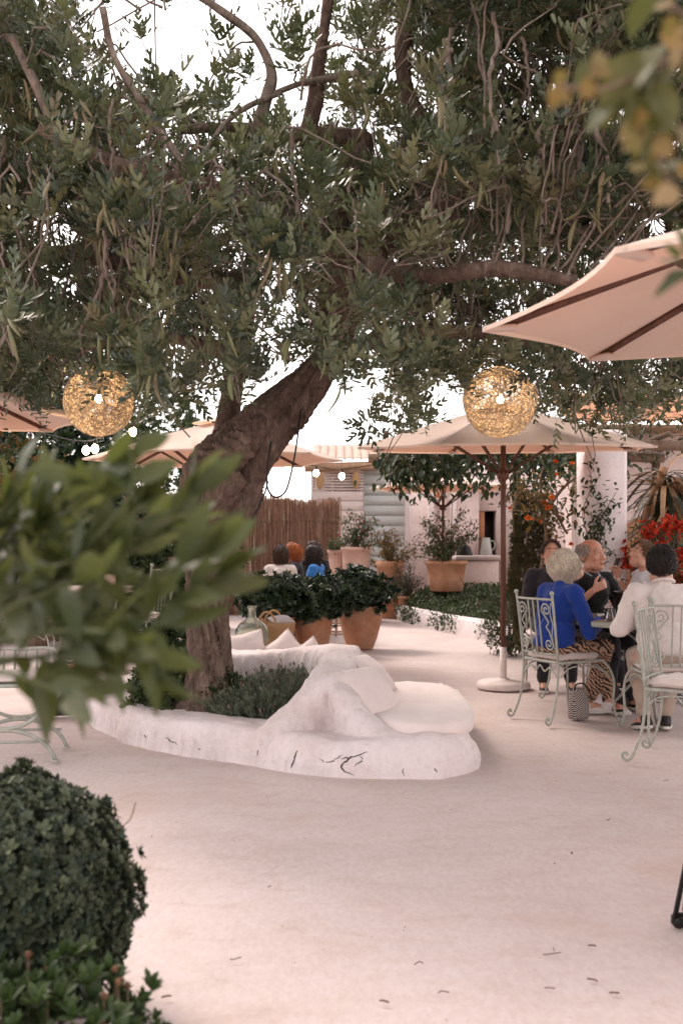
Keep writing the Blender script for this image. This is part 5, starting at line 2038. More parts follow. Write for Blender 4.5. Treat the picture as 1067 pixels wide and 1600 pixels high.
for k in range(150):
    a = RNG.uniform(0, 6.28)
    hb_ = np.array([.05, 0, 2.05]) if k % 2 else np.array([.22, .05, 1.98])
    el = RNG.uniform(-1.35, .7)
    d = np.array([math.cos(a) * math.cos(el), math.sin(a) * math.cos(el), math.sin(el)])
    o = obj('leaf', strap[k % 4], None, yu)
    Mx = Matrix((basis(d, (0, 0, 1) if abs(d[2]) < .9 else (1, 0, 0)) * RNG.uniform(.75, 1.2)).tolist()).to_4x4()
    Mx.translation = Vector(hb_ - np.array([0, 0, .22]) * RNG.random() + d * .05)
    o.matrix_local = Mx

rb_ = thing('red_bougainvillea', 'bright red bougainvillea behind the man in the white shirt', 'shrub', (x_(1035, 9.6), 9.6, 0))
c = np.array([x_(1036, 9.6), 9.6, 1.12])
ms, ml, mf = MB(), MB(), MB()
tips, _n = shell_pts(c, (.40, .30, .45), 34, .3)
stems(ms, np.array([c[0] + .1, 9.65, 0]), tips, .012)
p, nr = shell_pts(c, (.36, .28, .44), 700, .5, .4, 3, 9)
put_leaves(ml, LEAF_OV, p, nr, .7, .8)
cl_p = []
for tp in np.vstack([tips, p[:26]]):
    cl_p.append(tp + RNG.normal(0, .038, (17, 3)))
cl_p = np.vstack(cl_p)
put_leaves(mf, rosette(.034, .03, 3, 4, (30, 60)), cl_p, rdir(len(cl_p)), .7, .7, .2)
stuff(obj('stems', ms, M_stem, rb_, world=True))
stuff(obj('foliage', ml, M_vine, rb_, world=True))
stuff(obj('flowers', mf, M_red, rb_, world=True))

# --- planting inside the planter
def tuft(label, c, rx, ry, h, n, name, m, lf_len=.10, seed=0, flowers=0, lw=.004):
    t = thing(name, label, 'herb', (c[0], c[1], c[2]))
    g = np.random.default_rng(seed)
    mb, mf = MB(), MB()
    a = g.uniform(0, 6.28, n)
    rr = np.sqrt(g.random(n))
    bx_, by_ = rr * np.cos(a) * rx, rr * np.sin(a) * ry
    top = h * (1 - .5 * rr ** 2) * g.uniform(.6, 1.15, n)
    spr = []
    for i in range(n):
        b = np.array([bx_[i] * .75, by_[i] * .75, 0])
        tp = np.array([bx_[i] * 1.2 + g.normal(0, .02), by_[i] * 1.2 + g.normal(0, .02), top[i]])
        tube(mb, [b, (b + tp) / 2 + g.normal(0, .012, 3), tp], .0016, 3, cap=False)
        for k in range(9):
            s = g.uniform(.25, 1)
            spr.append(b + (tp - b) * s + g.normal(0, .006, 3))
        if i < flowers:
            ell(mf, tp + [0, 0, .012], (.006, .006, .016), None, 6, 5, 0, g.random() * .9 + .05)
    spr = np.array(spr)
    put_leaves(mb, [rosette(.030, lw, 5, s, (15, 55)) for s in range(3)], spr, np.tile([0, 0, 1.0], (len(spr), 1)), .8, .6, .2, .7, 1.3)
    stuff(obj('sprigs', mb, m, t))
    if flowers:
        stuff(obj('flower_heads', mf, leafmat('dry_flower_head', [(.12, .07, .06), (.2, .13, .11), (.08, .05, .05)], .8, 0, .2), t))
    return t
M_lav = leafmat('lavender_leaf', [(.14, .165, .115), (.19, .21, .155), (.11, .135, .09), (.23, .24, .19), (.09, .115, .07)], .75, .2, .2)
tuft('grey green lavender bush filling the planter in front of the inner wall', (-.50, 6.72, .10), .40, .34, .30, 950, 'lavender_bush', M_lav, seed=1, flowers=90)
tuft('second smaller lavender tuft against the back of the planter', (-.42, 7.22, .10), .34, .25, .30, 420, 'lavender_bush', M_lav, seed=2, flowers=40)
bush('leafy dark green shrub at the foot of the carob trunk', (-1.17, 6.88, .34), (.24, .22, .24), 420, ROS, M_mid, seed=8, lump=.4, rand=.7, up=.4)
bush('small leafy seedling on the planter soil between trunk and white rim', (-.78, 6.72, .30), (.10, .10, .16), 60, ROS, M_mid, seed=12, lump=.4, rand=.7, up=.5, name='seedling', cat='plant')
bush('upright leafy plant behind the carob trunk inside the planter', (-1.28, 7.45, .42), (.24, .22, .34), 420, ROS, M_mid, seed=9, lump=.4, rand=.7, up=.4)

# --- dark trees and hedges on the far left
def bg_tree(label, x, y, zc, r, n, m, tm, seed):
    t = thing('garden_tree', label, 'tree', (x, y, 0), group='garden trees behind the terrace')
    mb = MB()
    tube(mb, spl(np.array([[x, y, 0], [x + .1, y, zc * .5], [x, y, zc]]), 6), np.linspace(.14, .06, 13), 10)
    obj('trunk', mb, M_stem, t, world=True)
    mb = MB()
    p, nr = shell_pts((x, y, zc), r, n, .6, .5, 1.8, seed, .3)
    ok = fbm(p, 1.6, 2, seed) > -.35
    put_leaves(mb, tm, p[ok], nr[ok], .7, .8, .1, .8, 1.5)
    stuff(obj('crown', mb, m, t, world=True))
    return t
ROS_T = [rosette(.10, .035, 9, i + 20) for i in range(2)]
bg_tree('dark dense garden tree behind the glowing wicker lamp', x_(95, 13.5), 13.5, 2.1, (1.3, 1.1, 1.9), 1900, M_dark, ROS_T, 3)
bg_tree('broad dark garden tree at the far side of the citrus shrub', x_(-60, 15.5), 15.5, 2.6, (2.0, 1.5, 2.4), 2200, M_dark, ROS_T, 4)
bg_tree('mid green garden tree behind the carob trunk above the parasol', x_(235, 20), 20, 2.7, (1.9, 1.4, 1.6), 1900, M_mid, ROS_T, 5)
bg_tree('dark bushy tree filling the gap below the wicker lamp', x_(60, 12.6), 12.6, 1.7, (1.1, .8, 1.3), 1700, M_dark, ROS_T, 13)
bush('rounded hedge of mid green leaves behind the pale topped table', (x_(225, 15.5), 15.5, .75), (1.3, .6, .85), 1500, ROS, M_mid, seed=21, name='hedge', cat='hedge', smin=1, smx=1.8)
bush('dark hedge below the garden trees on the citrus side', (x_(20, 14.2), 14.2, .9), (1.6, .7, 1.0), 1900, ROS, M_dark, seed=22, name='hedge', cat='hedge', smin=1, smx=1.8)
climbing('yellow leaved vine hanging below the parasol above the citrus shrub', [[P(-30, 690, 8.6), P(20, 700, 8.6), P(60, 720, 8.6)], [P(-20, 720, 8.6), P(15, 750, 8.6), P(75, 735, 8.6)], [P(-10, 760, 8.7), P(30, 800, 8.7), P(60, 850, 8.7)]], 90, LEAF_BIG, M_yel, (.09, .09, .09), lsz=.8)
# ================================================================ PEOPLE
def skin_mat(name, c):
    m, t, b, o = _new(name)
    co = _coord(t)
    n = _noise(t, co, 14, 4)
    t.links.new(_ramp(t, n, [(.3, tuple(x * y for x, y in zip(c, (1.05, .88, .85)))), (.65, c)]), b.inputs['Base Color'])
    b.inputs['Roughness'].default_value = .5
    b.inputs['Subsurface Weight'].default_value = .12
    b.inputs['Subsurface Radius'].default_value = (.012, .005, .003)
    _bump(t, b, _noise(t, co, 130, 3), .15, .002)
    return m
M_skin = skin_mat('fair_skin', (.50, .28, .20))
M_skin_red = skin_mat('ruddy_skin', (.47, .235, .16))
M_eye = mat('eye_white', (.62, .58, .55), None, 3, .25, 0)
M_iris = mat('eye_iris', (.03, .02, .015), None, 3, .2, 0)
M_lip = mat('lip', (.38, .15, .12), None, 3, .5, 0)
M_brow = mat('brow_hair', (.10, .07, .05), None, 3, .8, 0)

def cloth(name, c, bump=.4, sc=18):
    return mat(name, c, tuple(x * .86 for x in c), 6, .9, bump, sc, .012, spec=.15, sheen=.15)
M_blue = cloth('royal_blue_knit', (.012, .04, .23))
M_blackk = cloth('black_knit', (.013, .011, .012))
M_shirt = cloth('white_shirt_cotton', (.66, .585, .56))
M_tee = cloth('pale_blue_tee', (.60, .60, .64))
M_trous_dark = cloth('dark_trousers', (.025, .022, .028))
M_trous_beige = cloth('beige_trousers', (.40, .31, .25))
M_brightblue = cloth('bright_blue_top', (.03, .16, .45))
M_shoe_w = mat('white_trainer', (.70, .64, .62), None, 8, .6, .1)
M_shoe_b = mat('black_trainer', (.025, .022, .022), None, 8, .6, .1)
M_sole = mat('rubber_sole', (.66, .60, .57), None, 8, .7, .1)
def tiger_mat(name, base, scale=16):
    m, t, b, o = _new(name)
    co = _coord(t, (1, .55, 1))
    wv = t.nodes.new('ShaderNodeTexWave')
    wv.inputs['Scale'].default_value = scale
    wv.inputs['Distortion'].default_value = 9
    wv.inputs['Detail'].default_value = 2
    wv.inputs['Detail Scale'].default_value = 1.1
    wv.bands_direction = 'DIAGONAL'
    t.links.new(co, wv.inputs['Vector'])
    c = _ramp(t, wv.outputs['Fac'], [(.40, (.018, .013, .012)), (.52, base)])
    t.links.new(c, b.inputs['Base Color'])
    b.inputs['Roughness'].default_value = .85
    return m
M_tiger = tiger_mat('tiger_stripe_cloth', (.40, .235, .15))
M_zebra = tiger_mat('zebra_stripe_cloth', (.55, .45, .40), 9)

def rc(mb, a, b, ra, rb, n=14):
    """round-ended tapered limb"""
    a, b = np.asarray(a, float), np.asarray(b, float)
    d = nz(b - a)
    th = np.linspace(-np.pi / 2, 0, 5)
    pts = [a + d * ra * math.sin(t) for t in th] + [a + (b - a) * s for s in (.33, .66)] + [b + d * rb * math.sin(t) for t in np.linspace(0, np.pi / 2, 5)]
    rad = [max(.0008, ra * math.cos(t)) for t in th] + [ra + (rb - ra) * s for s in (.33, .66)] + [max(.0008, rb * math.cos(t)) for t in np.linspace(0, np.pi / 2, 5)]
    tube(mb, pts, rad, n)

def chain(mb, pts, rads):
    for i in range(len(pts) - 1):
        rc(mb, pts[i], pts[i + 1], rads[i], rads[i + 1])

def fuse(mb, name, mats, voxel, smooth=4, fold=0, foldscale=(9, 9, 5), seed=0):
    """one continuous skin around overlapping volumes"""
    me = mb.mesh(name, mats)
    o = bpy.data.objects.new('tmp', me)
    COL.objects.link(o)
    r = o.modifiers.new('r', 'REMESH')
    r.mode = 'VOXEL'
    r.voxel_size = voxel
    r.use_smooth_shade = True
    s = o.modifiers.new('s', 'SMOOTH')
    s.factor = .5
    s.iterations = smooth
    dg = bpy.context.evaluated_depsgraph_get()
    dg.update()
    out_ = bpy.data.meshes.new_from_object(o.evaluated_get(dg))
    bpy.data.objects.remove(o)
    out_.name = name
    if fold:
        n = len(out_.vertices)
        co = np.empty(n * 3)
        no = np.empty(n * 3)
        out_.vertices.foreach_get('co', co)
        out_.vertices.foreach_get('normal', no)
        co, no = co.reshape(-1, 3), no.reshape(-1, 3)
        q = co * np.array(foldscale)
        f = 1 - 2 * np.abs(fbm(q + fbm(co, 6, 2, seed)[:, None] * .6, 1, 2, seed + 3))
        co = co + no * (fold * f)[:, None]
        out_.vertices.foreach_set('co', co.ravel())
    if not out_.materials:
        for m in (mats if isinstance(mats, list) else [mats]):
            out_.materials.append(m)
    out_.polygons.foreach_set('use_smooth', np.ones(len(out_.polygons), bool))
    out_.update()
    return out_

def hand(mb, wrist, fdir, palm_n, curl=.5, side=1, thumb=.5, L=.185):
    """palm plus five bent fingers; palm_n points out of the palm; side +1: thumb on the right of (fdir, -palm_n up)"""
    f = nz(fdir)
    pn = nz(np.asarray(palm_n) - f * np.dot(palm_n, f))
    s = np.cross(f, pn) * side            # towards the thumb
    k = L / .185
    pc = wrist + f * .05 * k
    for o_ in (-.026, -.009, .009, .026):
        rc(mb, wrist + s * o_ * .7 * k + f * .012 * k, wrist + f * .088 * k + s * o_ * k, .0135 * k, .0115 * k, 8)
    ln = [.066, .078, .072, .056]
    for i, (o_, l) in enumerate(zip((.029, .010, -.010, -.029), ln)):
        base = wrist + f * .088 * k + s * o_ * k
        a = 0
        p = base
        for j, (fr, r0, r1) in enumerate(((.42, .0098, .009), (.33, .009, .0083), (.25, .0083, .007))):
            a += curl * (.55, .75, .55)[j] * (1 + .12 * i)
            d = f * math.cos(a) + pn * math.sin(a) + s * (.10 - .07 * i) * (1 - curl * .5)
            q = p + nz(d) * l * fr * 1.12 * k
            rc(mb, p, q, r0 * k, r1 * k, 8)
            p = q
    tb_ = wrist + f * .028 * k + s * .028 * k
    d1 = nz(f * .62 + s * .75 + pn * .25)
    t1 = tb_ + d1 * .042 * k
    d2 = nz(f * .8 + s * (.55 - .6 * thumb) + pn * (.15 + .75 * thumb))
    t2 = t1 + d2 * .033 * k
    t3 = t2 + nz(d2 + pn * .3 - s * .2 * thumb) * .026 * k
    rc(mb, wrist + s * .012 * k + f * .01 * k, tb_, .016 * k, .0145 * k, 8)
    rc(mb, tb_, t1, .0145 * k, .0115 * k, 8)
    rc(mb, t1, t2, .0112 * k, .010 * k, 8)
    rc(mb, t2, t3, .010 * k, .008 * k, 8)

def head_prims(mb, c, B, s=1.0, jaw=1.0, old=False):
    """B columns: right, forward, up"""
    W = lambda x, y, z: c + B @ (np.array([x, y, z]) * s)
    E = lambda x, y, z, r: ell(mb, W(x, y, z), np.array(r) * s, B, 18, 12)
    E(0, -.012, .035, (.076, .097, .088))
    E(0, .018, -.02, (.066, .078, .085))
    E(0, .040, -.070, (.050 * jaw, .050, .046))
    E(0, .066, -.088, (.024 * jaw, .024, .020))
    E(0, .078, .034, (.052, .018, .014))             # brow
    for sx in (-1, 1):
        E(sx * .040, .060, -.022, (.026, .026, .022))  # cheek
        E(sx * .052 * jaw, .01, -.07, (.018, .045, .032))
        E(sx * .079, -.012, -.004, (.010, .019, .031))  # ear
        E(sx * .081, -.018, .008, (.012, .012, .018))
        E(sx * .011, .098, -.034, (.011, .011, .009))
        E(sx * .030, .083, .026, (.018, .010, .007))
        E(sx * .030, .079, .005, (.016, .010, .008))
    rc(mb, W(0, .083, .022), W(0, .108, -.026), .0085 * s, .0125 * s)
    E(0, .093, -.060, (.022, .010, .007))
    E(0, .090, -.070, (.020, .010, .007))

def face_parts(parent, c, B, s=1.0, brow=M_brow, eyes=True, lip=M_lip):
    W = lambda x, y, z: c + B @ (np.array([x, y, z]) * s)
    for sx in (-1, 1):
        mb = MB()
        ell(mb, W(sx * .031, .083, .0135), np.array([.0125, .008, .0062]) * s, B, 12, 8)
        e = obj('eye', mb, M_eye, parent)
        mb = MB()
        ell(mb, W(sx * .031, .0895, .0135), np.array([.0058, .0035, .0056]) * s, B, 10, 6)
        obj('iris', mb, M_iris, e)
        mb = MB()
        tube(mb, [W(sx * .014, .097, .034), W(sx * .032, .094, .040), W(sx * .050, .080, .033)], np.array([.0035, .0045, .0025]) * s, 6)
        obj('eyebrow', mb, brow, parent)
    mb = MB()
    tube(mb, [W(-.022, .096, -.066), W(0, .1045, -.064), W(.022, .096, -.066)], np.array([.003, .0062, .003]) * s, 6)
    obj('lips', mb, lip, parent)

def hair_mesh(name, m, c, B, s=1.0, length=.12, n=600, front=.55, fall=.12, thick=.0035, puff=1.08, messy=.012, bald=None, curl=0, seed=0, bun=None, parting=.0, mb=None):
    """a cap plus strands flowing from the crown; length = free fall under the ears in metres"""
    g = np.random.default_rng(seed)
    mb = MB()
    R3 = np.array([.082, .104, .096]) * puff
    cc = np.array([0, -.012, .035])
    Wv = lambda p: c + (p * s) @ B.T
    def hairline(phi):
        """polar angle at which hair ends, phi = 0 at the face"""
        a = abs((phi + math.pi) % (2 * math.pi) - math.pi)
        return np.interp(a, [0, .55, .95, 1.25, 1.6, 2.2, 3.2], [R(42) * front / .55, R(50) * front / .55, R(78), R(112), R(108), R(125), R(128)])
    # cap
    if not bald:
        nu, nv = 36, 14
        V = []
        for i in range(nv + 1):
            for j in range(nu):
                phi = 2 * math.pi * j / nu
                th = hairline(phi) * i / nv
                d = np.array([math.sin(th) * math.sin(phi), math.sin(th) * math.cos(phi), math.cos(th)])
                k = 1 if i < nv else .90
                V.append(cc + d * R3 * k * (1 + .03 * g.normal() * (messy > .008)))
        q = [[i * nu + j, i * nu + (j + 1) % nu, (i + 1) * nu + (j + 1) % nu, (i + 1) * nu + j] for i in range(nv) for j in range(nu)]
        mb.add(Wv(np.array(V)), [np.array(q)], 0, .5)
    for i in range(n):
        phi = g.uniform(0, 2 * math.pi)
        a = abs((phi + math.pi) % (2 * math.pi) - math.pi)
        hl = hairline(phi)
        th0 = hl * math.sqrt(g.random()) * .98
        if bald and th0 < bald * np.interp(a, [0, 1.2, 3.2], [1.25, 1.0, .8]):
            continue
        if length > .05:
            th1 = max(hl, R(100)) * g.uniform(.9, 1.08) if a > .6 else hl * g.uniform(1.0, 1.5)
        else:
            th1 = min(th0 + g.uniform(.18, .42), hl * 1.08)
        pts = []
        off = 1 + g.uniform(.0, .07) * (1.6 if messy > .008 else .8)
        ph = phi
        for t_ in np.linspace(0, 1, 6):
            th = th0 + (th1 - th0) * t_
            ph += g.normal() * .05 * (1 + messy * 30)
            d = np.array([math.sin(th) * math.sin(ph), math.sin(th) * math.cos(ph), math.cos(th)])
            pts.append(cc + d * R3 * (off + .03 * t_ * (messy > .008)))
        if length > .05 and a > .7:
            L = length * g.uniform(.45, 1.1) * np.interp(a, [.7, 1.3, 3.2], [.8, 1, 1])
            for t_ in np.linspace(.2, 1, 5):
                w_ = curl * math.sin(t_ * 9 + phi * 7)
                inn = -.25 * L * t_ ** 2 * .4
                d = pts[5] - cc
                d = np.array([d[0], d[1], 0]) / (np.linalg.norm(d[:2]) + 1e-6)
                pts.append(pts[5] + d * (inn + w_) + np.array([w_, 0, -L * t_]) + g.normal(0, messy * .35, 3))
        pts = Wv(np.array(pts) + g.normal(0, messy * .2, (len(pts), 3)))
        r = thick * s * g.uniform(.7, 1.3)
        tube(mb, pts, np.linspace(r, r * .45, len(pts)), 4, 0, g.random() * .9 + .05, cap=False)
    if bun:
        ell(mb, Wv(np.array([bun])), np.array([.045, .045, .045]) * s, B, 16, 10, 0, .4)
    return mb

def hairm(name, stops, rough=.5):
    return leafmat(name, stops, rough, 0, .35)
HM_white = hairm('white_blonde_hair', [(.52, .43, .34), (.62, .54, .45), (.42, .33, .25), (.68, .61, .53)])
HM_grey = hairm('grey_hair', [(.30, .25, .21), (.42, .36, .32), (.22, .18, .15), (.36, .31, .27)])
HM_brown = hairm('short_brown_hair', [(.12, .06, .03), (.17, .09, .045), (.09, .045, .025)])
HM_black = hairm('black_hair', [(.012, .009, .008), (.02, .014, .012), (.03, .02, .016)], .35)
HM_red = hairm('copper_hair', [(.30, .075, .02), (.38, .11, .03), (.22, .05, .015)])
HM_dkbrown = hairm('dark_brown_hair', [(.045, .022, .014), (.07, .036, .022), (.03, .015, .01)])

def shoe(parent, ankle, toe_dir, m, L=.245, sole=M_sole):
    d = nz([toe_dir[0], toe_dir[1], 0])
    B = basis(np.asarray(toe_dir, float), (0, 0, 1))
    an = np.asarray(ankle, float)
    mb = MB()
    o = an + B @ np.array([0, 0, -.06])
    ell(mb, o + B @ np.array([0, -.02, .01]), (.037, .058, .045), B, 16, 10)
    ell(mb, o + B @ np.array([0, .06, .0]), (.041, .085, .034), B, 16, 10)
    ell(mb, o + B @ np.array([0, .125, -.008]), (.043, .055, .027), B, 16, 10)
    rc(mb, o + B @ np.array([0, -.01, .03]), o + B @ np.array([0, -.005, .055]), .040, .038)
    sh = obj('shoe', fuse(mb, 'shoe', m, .006, 3), None, parent)
    mb = MB()
    n = 26
    V = []
    for z, k in ((-.036, .93), (-.033, 1), (-.012, 1.02), (-.010, .98)):
        for t_ in np.linspace(0, 2 * np.pi, n, endpoint=False):
            y = .058 + .128 * math.sin(t_) * k
            wd = .0455 * k * (1.02 if y > .08 else .88)
            V.append(o + B @ np.array([wd * math.copysign(abs(math.cos(t_)) ** .75, math.cos(t_)), y, z + .006]))
    i = (np.arange(3)[:, None] * n)
    j = np.arange(n)[None]
    mb.add(np.array(V), [np.stack([i + j, i + (j + 1) % n, i + n + (j + 1) % n, i + n + j], -1).reshape(-1, 4), np.arange(n)[::-1][None], (np.arange(n) + 3 * n)[None]])
    obj('sole', mb, sole, sh)

def person(label, loc, rz, lean=.0, turn=0, pitch=0, roll=0, top=M_shirt, legs=M_trous_dark, skin=M_skin, female=False,
           elbow=None, wrist=None, hands=None, knee=None, ankle=None, toe=None, sleeve=.95, legcut=.94, shoes=M_shoe_b, hair=None, hm=None,
           voxel=.009, scale=1.0, head_s=1.08, collar=None, face=True, seat=.505, neck='crew', fold=.010, brow=M_brow, loose=1.0, lap=True):
    t = thing('person', label, 'person', loc, rz)
    t.scale = (scale,) * 3
    cl, sl = math.cos(lean), math.sin(lean)
    piv = np.array([0, 0, seat + .05])
    def up(p):
        p = np.asarray(p, float) - piv
        return piv + np.array([p[0], p[1] * cl + p[2] * sl, -p[1] * sl + p[2] * cl])
    sh = .165 if female else .19
    z0 = seat
    pel, wai, che, nb = np.array([0, .0, z0 + .06]), up((0, .0, z0 + .22)), up((0, .015, z0 + .40)), up((0, -.005, z0 + .545))
    hd = up((0, .03, z0 + .70))
    S = [up((sx * sh, -.005, z0 + .50)) for sx in (-1, 1)]
    Hp = [np.array([sx * .09, .03, z0 + .035]) for sx in (-1, 1)]
    elbow = elbow or [None, None]
    wrist = wrist or [None, None]
    EL, WR = [], []
    for i, sx in enumerate((-1, 1)):
        EL.append(np.array(elbow[i]) if elbow[i] is not None else up((sx * (sh + .06), .05, z0 + .24)))
        WR.append(np.array(wrist[i]) if wrist[i] is not None else np.array([sx * .13, .30, z0 + .16]))
    knee = knee or [(-.11, .44, z0 + .03), (.11, .44, z0 + .03)]
    ankle = ankle or [(-.12, .40, .085), (.12, .42, .085)]
    toe = toe or [(-.1, 1, 0), (.1, 1, 0)]
    KN, AN = [np.array(k, float) for k in knee], [np.array(a, float) for a in ankle]
    Bh = np.array(Matrix.Rotation(turn, 3, 'Z') @ Matrix.Rotation(-pitch, 3, 'X') @ Matrix.Rotation(roll, 3, 'Y'))
    cw = .145 if female else .17
    TB = np.array([[1, 0, 0], [0, cl, sl], [0, -sl, cl]])
    # --- body: one continuous skin
    mb = MB()
    ell(mb, pel, (.155, .115, .105))
    ell(mb, wai, np.array([cw - .02, .098, .15]), TB)
    ell(mb, che, np.array([cw, .112, .17]), TB)
    rc(mb, S[0], S[1], .052, .052)
    rc(mb, nb - [0, 0, .03], hd - Bh @ np.array([0, .02, .06]), .058 if not female else .048, .052 if not female else .044)
    for i in (0, 1):
        chain(mb, [S[i], EL[i], WR[i]], [.05, .038, .0265] if not female else [.043, .034, .024])
        chain(mb, [Hp[i], KN[i], AN[i]], [.085, .055, .038])
        d = nz(WR[i] - EL[i])
        hdir, pn, curl, sd, th = (hands[i] if hands and hands[i] else (d, (0, 0, -1), .5, 1 if i == 1 else -1, .4))
        hand(mb, WR[i] + d * .015, hdir, pn, curl, sd, th, .185 if not female else .168)
        td = nz(toe[i])
        rc(mb, AN[i] - [0, 0, .03], AN[i] + td * .12 - [0, 0, .05], .036, .03)
    head_prims(mb, hd, Bh, head_s, .92 if female else 1.04)
    obj('body', fuse(mb, 'body', skin, voxel, 3), None, t)
    if face:
        face_parts(t, hd, Bh, head_s, brow)
    # --- top
    mb = MB()
    g_ = .016 * loose
    ell(mb, wai + [0, 0, -.05], np.array([cw + .0 + g_, .11 + g_, .17]), TB)
    ell(mb, che, np.array([cw + g_, .116 + g_, .175]), TB)
    ell(mb, pel + [0, 0, .05], (.155 + g_, .125 + g_, .085))
    rc(mb, S[0], S[1], .058 + g_ * .4, .058 + g_ * .4)
    rc(mb, nb - [0, .005, .055], nb + TB @ np.array([0, .0, -.005]), .085, .066)
    for i in (0, 1):
        rc(mb, S[i] * .75 + nb * .25 + [0, 0, -.01], S[i], .062, .060)
        if sleeve > .5:
            e2 = EL[i] + (WR[i] - EL[i]) * ((sleeve - .5) * 2)
            chain(mb, [S[i], EL[i], e2], [.060 + g_ * .5, .050 + g_ * .4, .036 + g_ * .35])
        else:
            rc(mb, S[i], S[i] + (EL[i] - S[i]) * sleeve * 2, .062, .058)
    obj('shirt' if collar else 'jumper', fuse(mb, 'top', top, max(.008, voxel), 5, fold, (7, 7, 10), 3), None, t)
    if collar:
        mb = MB()
        a = np.linspace(0, 2 * np.pi, 24)
        cpt = nb + TB @ np.array([0, .0, .035])
        tube(mb, np.array([cpt + TB @ np.array([.066 * math.cos(q), .068 * math.sin(q), .012 * -math.sin(q)]) for q in a]), .019, 8, cap=False, flat=.6)
        obj('collar', mb, top, t)
    elif neck == 'v':
        mb = MB()
        c_ = nb + TB @ np.array([0, .02, .005])
        tube(mb, [c_ + TB @ np.array(p) for p in ((-.068, .0, .03), (-.045, .07, -.005), (0, .095, -.055), (.045, .07, -.005), (.068, 0, .03))], .007, 6, flat=.6)
        obj('neckline', mb, M_tee, t)
    # --- trousers
    mb = MB()
    ell(mb, pel + [0, 0, -.01], (.165, .13, .10))
    for i in (0, 1):
        a2 = KN[i] + (AN[i] - KN[i]) * legcut
        chain(mb, [Hp[i], KN[i], a2], [.096, .068, .053])
        rc(mb, pel, Hp[i], .11, .098)
    obj('trousers', fuse(mb, 'trousers', legs, max(.009, voxel), 4, fold, (9, 9, 9), 8), None, t)
    for i in (0, 1):
        shoe(t, AN[i], toe[i], shoes)
    if hair:
        obj('hair', hair_mesh('hair', hm, hd, Bh, head_s, **hair), hm, t)
    return t, hd, Bh

FRONT = {}
# woman in blue, seated on chair A (faces +Y locally, turned 28 degrees towards the table)
rzA = R(-90 + 28)
person('white-haired woman in a royal blue jumper and tiger striped trousers seated at the dining table', (1.575, 7.385, 0), rzA, lean=R(9), turn=R(-24), pitch=R(-30), top=M_blue, legs=M_tiger, female=True,
       elbow=[(-.27, .12, .70), (.25, .14, .70)], wrist=[(-.13, .36, .77), (.08, .40, .77)], sleeve=.93, legcut=.86, shoes=M_shoe_w,
       knee=[(-.06, .47, .555), (.07, .47, .55)], ankle=[(-.02, .60, .09), (-.10, .44, .088)], toe=[(.45, 1, -.12), (.35, 1, 0)],
       hair=dict(length=.075, n=1500, fall=.1, thick=.0032, puff=1.06, messy=.017, curl=.004, seed=2, front=.5), hm=HM_white, voxel=.007, scale=.94, head_s=1.1, loose=1.35, brow=HM_grey)
# man in black, behind the table, facing the camera side
rzM = R(206)
person('grey-haired man in a black jumper gesturing with both hands across the dining table', (2.0, 8.16, 0), rzM, lean=R(4), turn=R(6), pitch=R(-8), top=M_blackk, legs=M_trous_dark, skin=M_skin_red,
       elbow=[(-.30, .12, .74), (.30, .12, .73)], wrist=[(-.15, .36, .79), (.16, .27, .93)],
       hands=[((.75, .45, -.12), (0, -.2, -1), .45, -1, .4), ((-.8, .35, .45), (-.3, -.9, 0), 1.15, 1, .6)], sleeve=.78,
       hair=dict(length=.02, n=900, thick=.0032, puff=1.03, messy=.012, bald=R(62), seed=4, front=.55), hm=HM_grey, voxel=.0058, head_s=1.13, neck='v', brow=HM_grey)
# man in the white shirt, seen from behind on chair B
person('dark-haired man in a white shirt seen from behind at the dining table', (2.19, 6.72, 0), R(-6), lean=R(12), turn=R(-10), pitch=R(-8), top=M_shirt, legs=M_trous_beige,
       elbow=[(-.30, .12, .74), (.30, .14, .74)], wrist=[(-.14, .36, .80), (.12, .36, .80)], sleeve=.92, collar=True,
       knee=[(-.13, .42, .52), (.13, .42, .52)], ankle=[(-.10, .24, .10), (.06, .30, .09)], toe=[(-.35, 1, -.2), (.2, 1, -.1)], legcut=.9, shoes=M_shoe_b,
       hair=dict(length=.02, n=1700, thick=.0026, puff=1.05, messy=.012, seed=6, front=.6), hm=HM_black, voxel=.009, scale=.965, head_s=1.12, loose=1.7, fold=.012)
# man with the phone
_t, hdp, Bp = person('short-haired man in a pale T-shirt holding up a phone behind the dining table', (2.84, 9.05, 0), R(100), lean=R(8), turn=R(4), pitch=R(-20), top=M_tee, legs=M_trous_dark,
       elbow=[(-.24, .22, .74), (.26, .10, .76)], wrist=[(-.14, .40, .78), (.16, .27, .98)],
       hands=[((.6, .6, 0), (0, 0, -1), .5, -1, .4), ((-.15, .35, .9), (-.6, .8, 0), .8, 1, .7)], sleeve=.30,
       hair=dict(length=.02, n=1100, thick=.0028, puff=1.03, messy=.005, seed=7, front=.58), hm=HM_brown, voxel=.0065, head_s=1.08)
ph = thing('phone', 'dark smartphone held up by the man in the pale T-shirt', 'phone', (2.525, 9.18, 1.10))
mb = MB()
box(mb, (0, 0, 0), (.012, .074, .15), R(12), bev=.004, rot=np.array(Matrix.Rotation(R(20), 3, 'Y')))
obj('phone_body', mb, M_black, ph)
wt_ = thing('wristwatch', 'dark watch with a pale dial on the phone holder wrist', 'watch', (2.56, 9.16, .975))
mb = MB()
tube(mb, np.array([[.034 * math.cos(a), .034 * math.sin(a), 0] for a in np.linspace(0, 2 * np.pi, 20)]), .006, 6, cap=False)
obj('strap', mb, M_black, wt_)
mb = MB()
lathe(mb, [(.0, -.004), (.016, -.004), (.016, .004), (0, .004)], 16, (0, 0, 0))
wd_ = obj('dial', mb, M_white_metal, wt_)
wd_.location = (-.02, -.032, 0)
wd_.rotation_euler = (R(90), 0, R(-30))
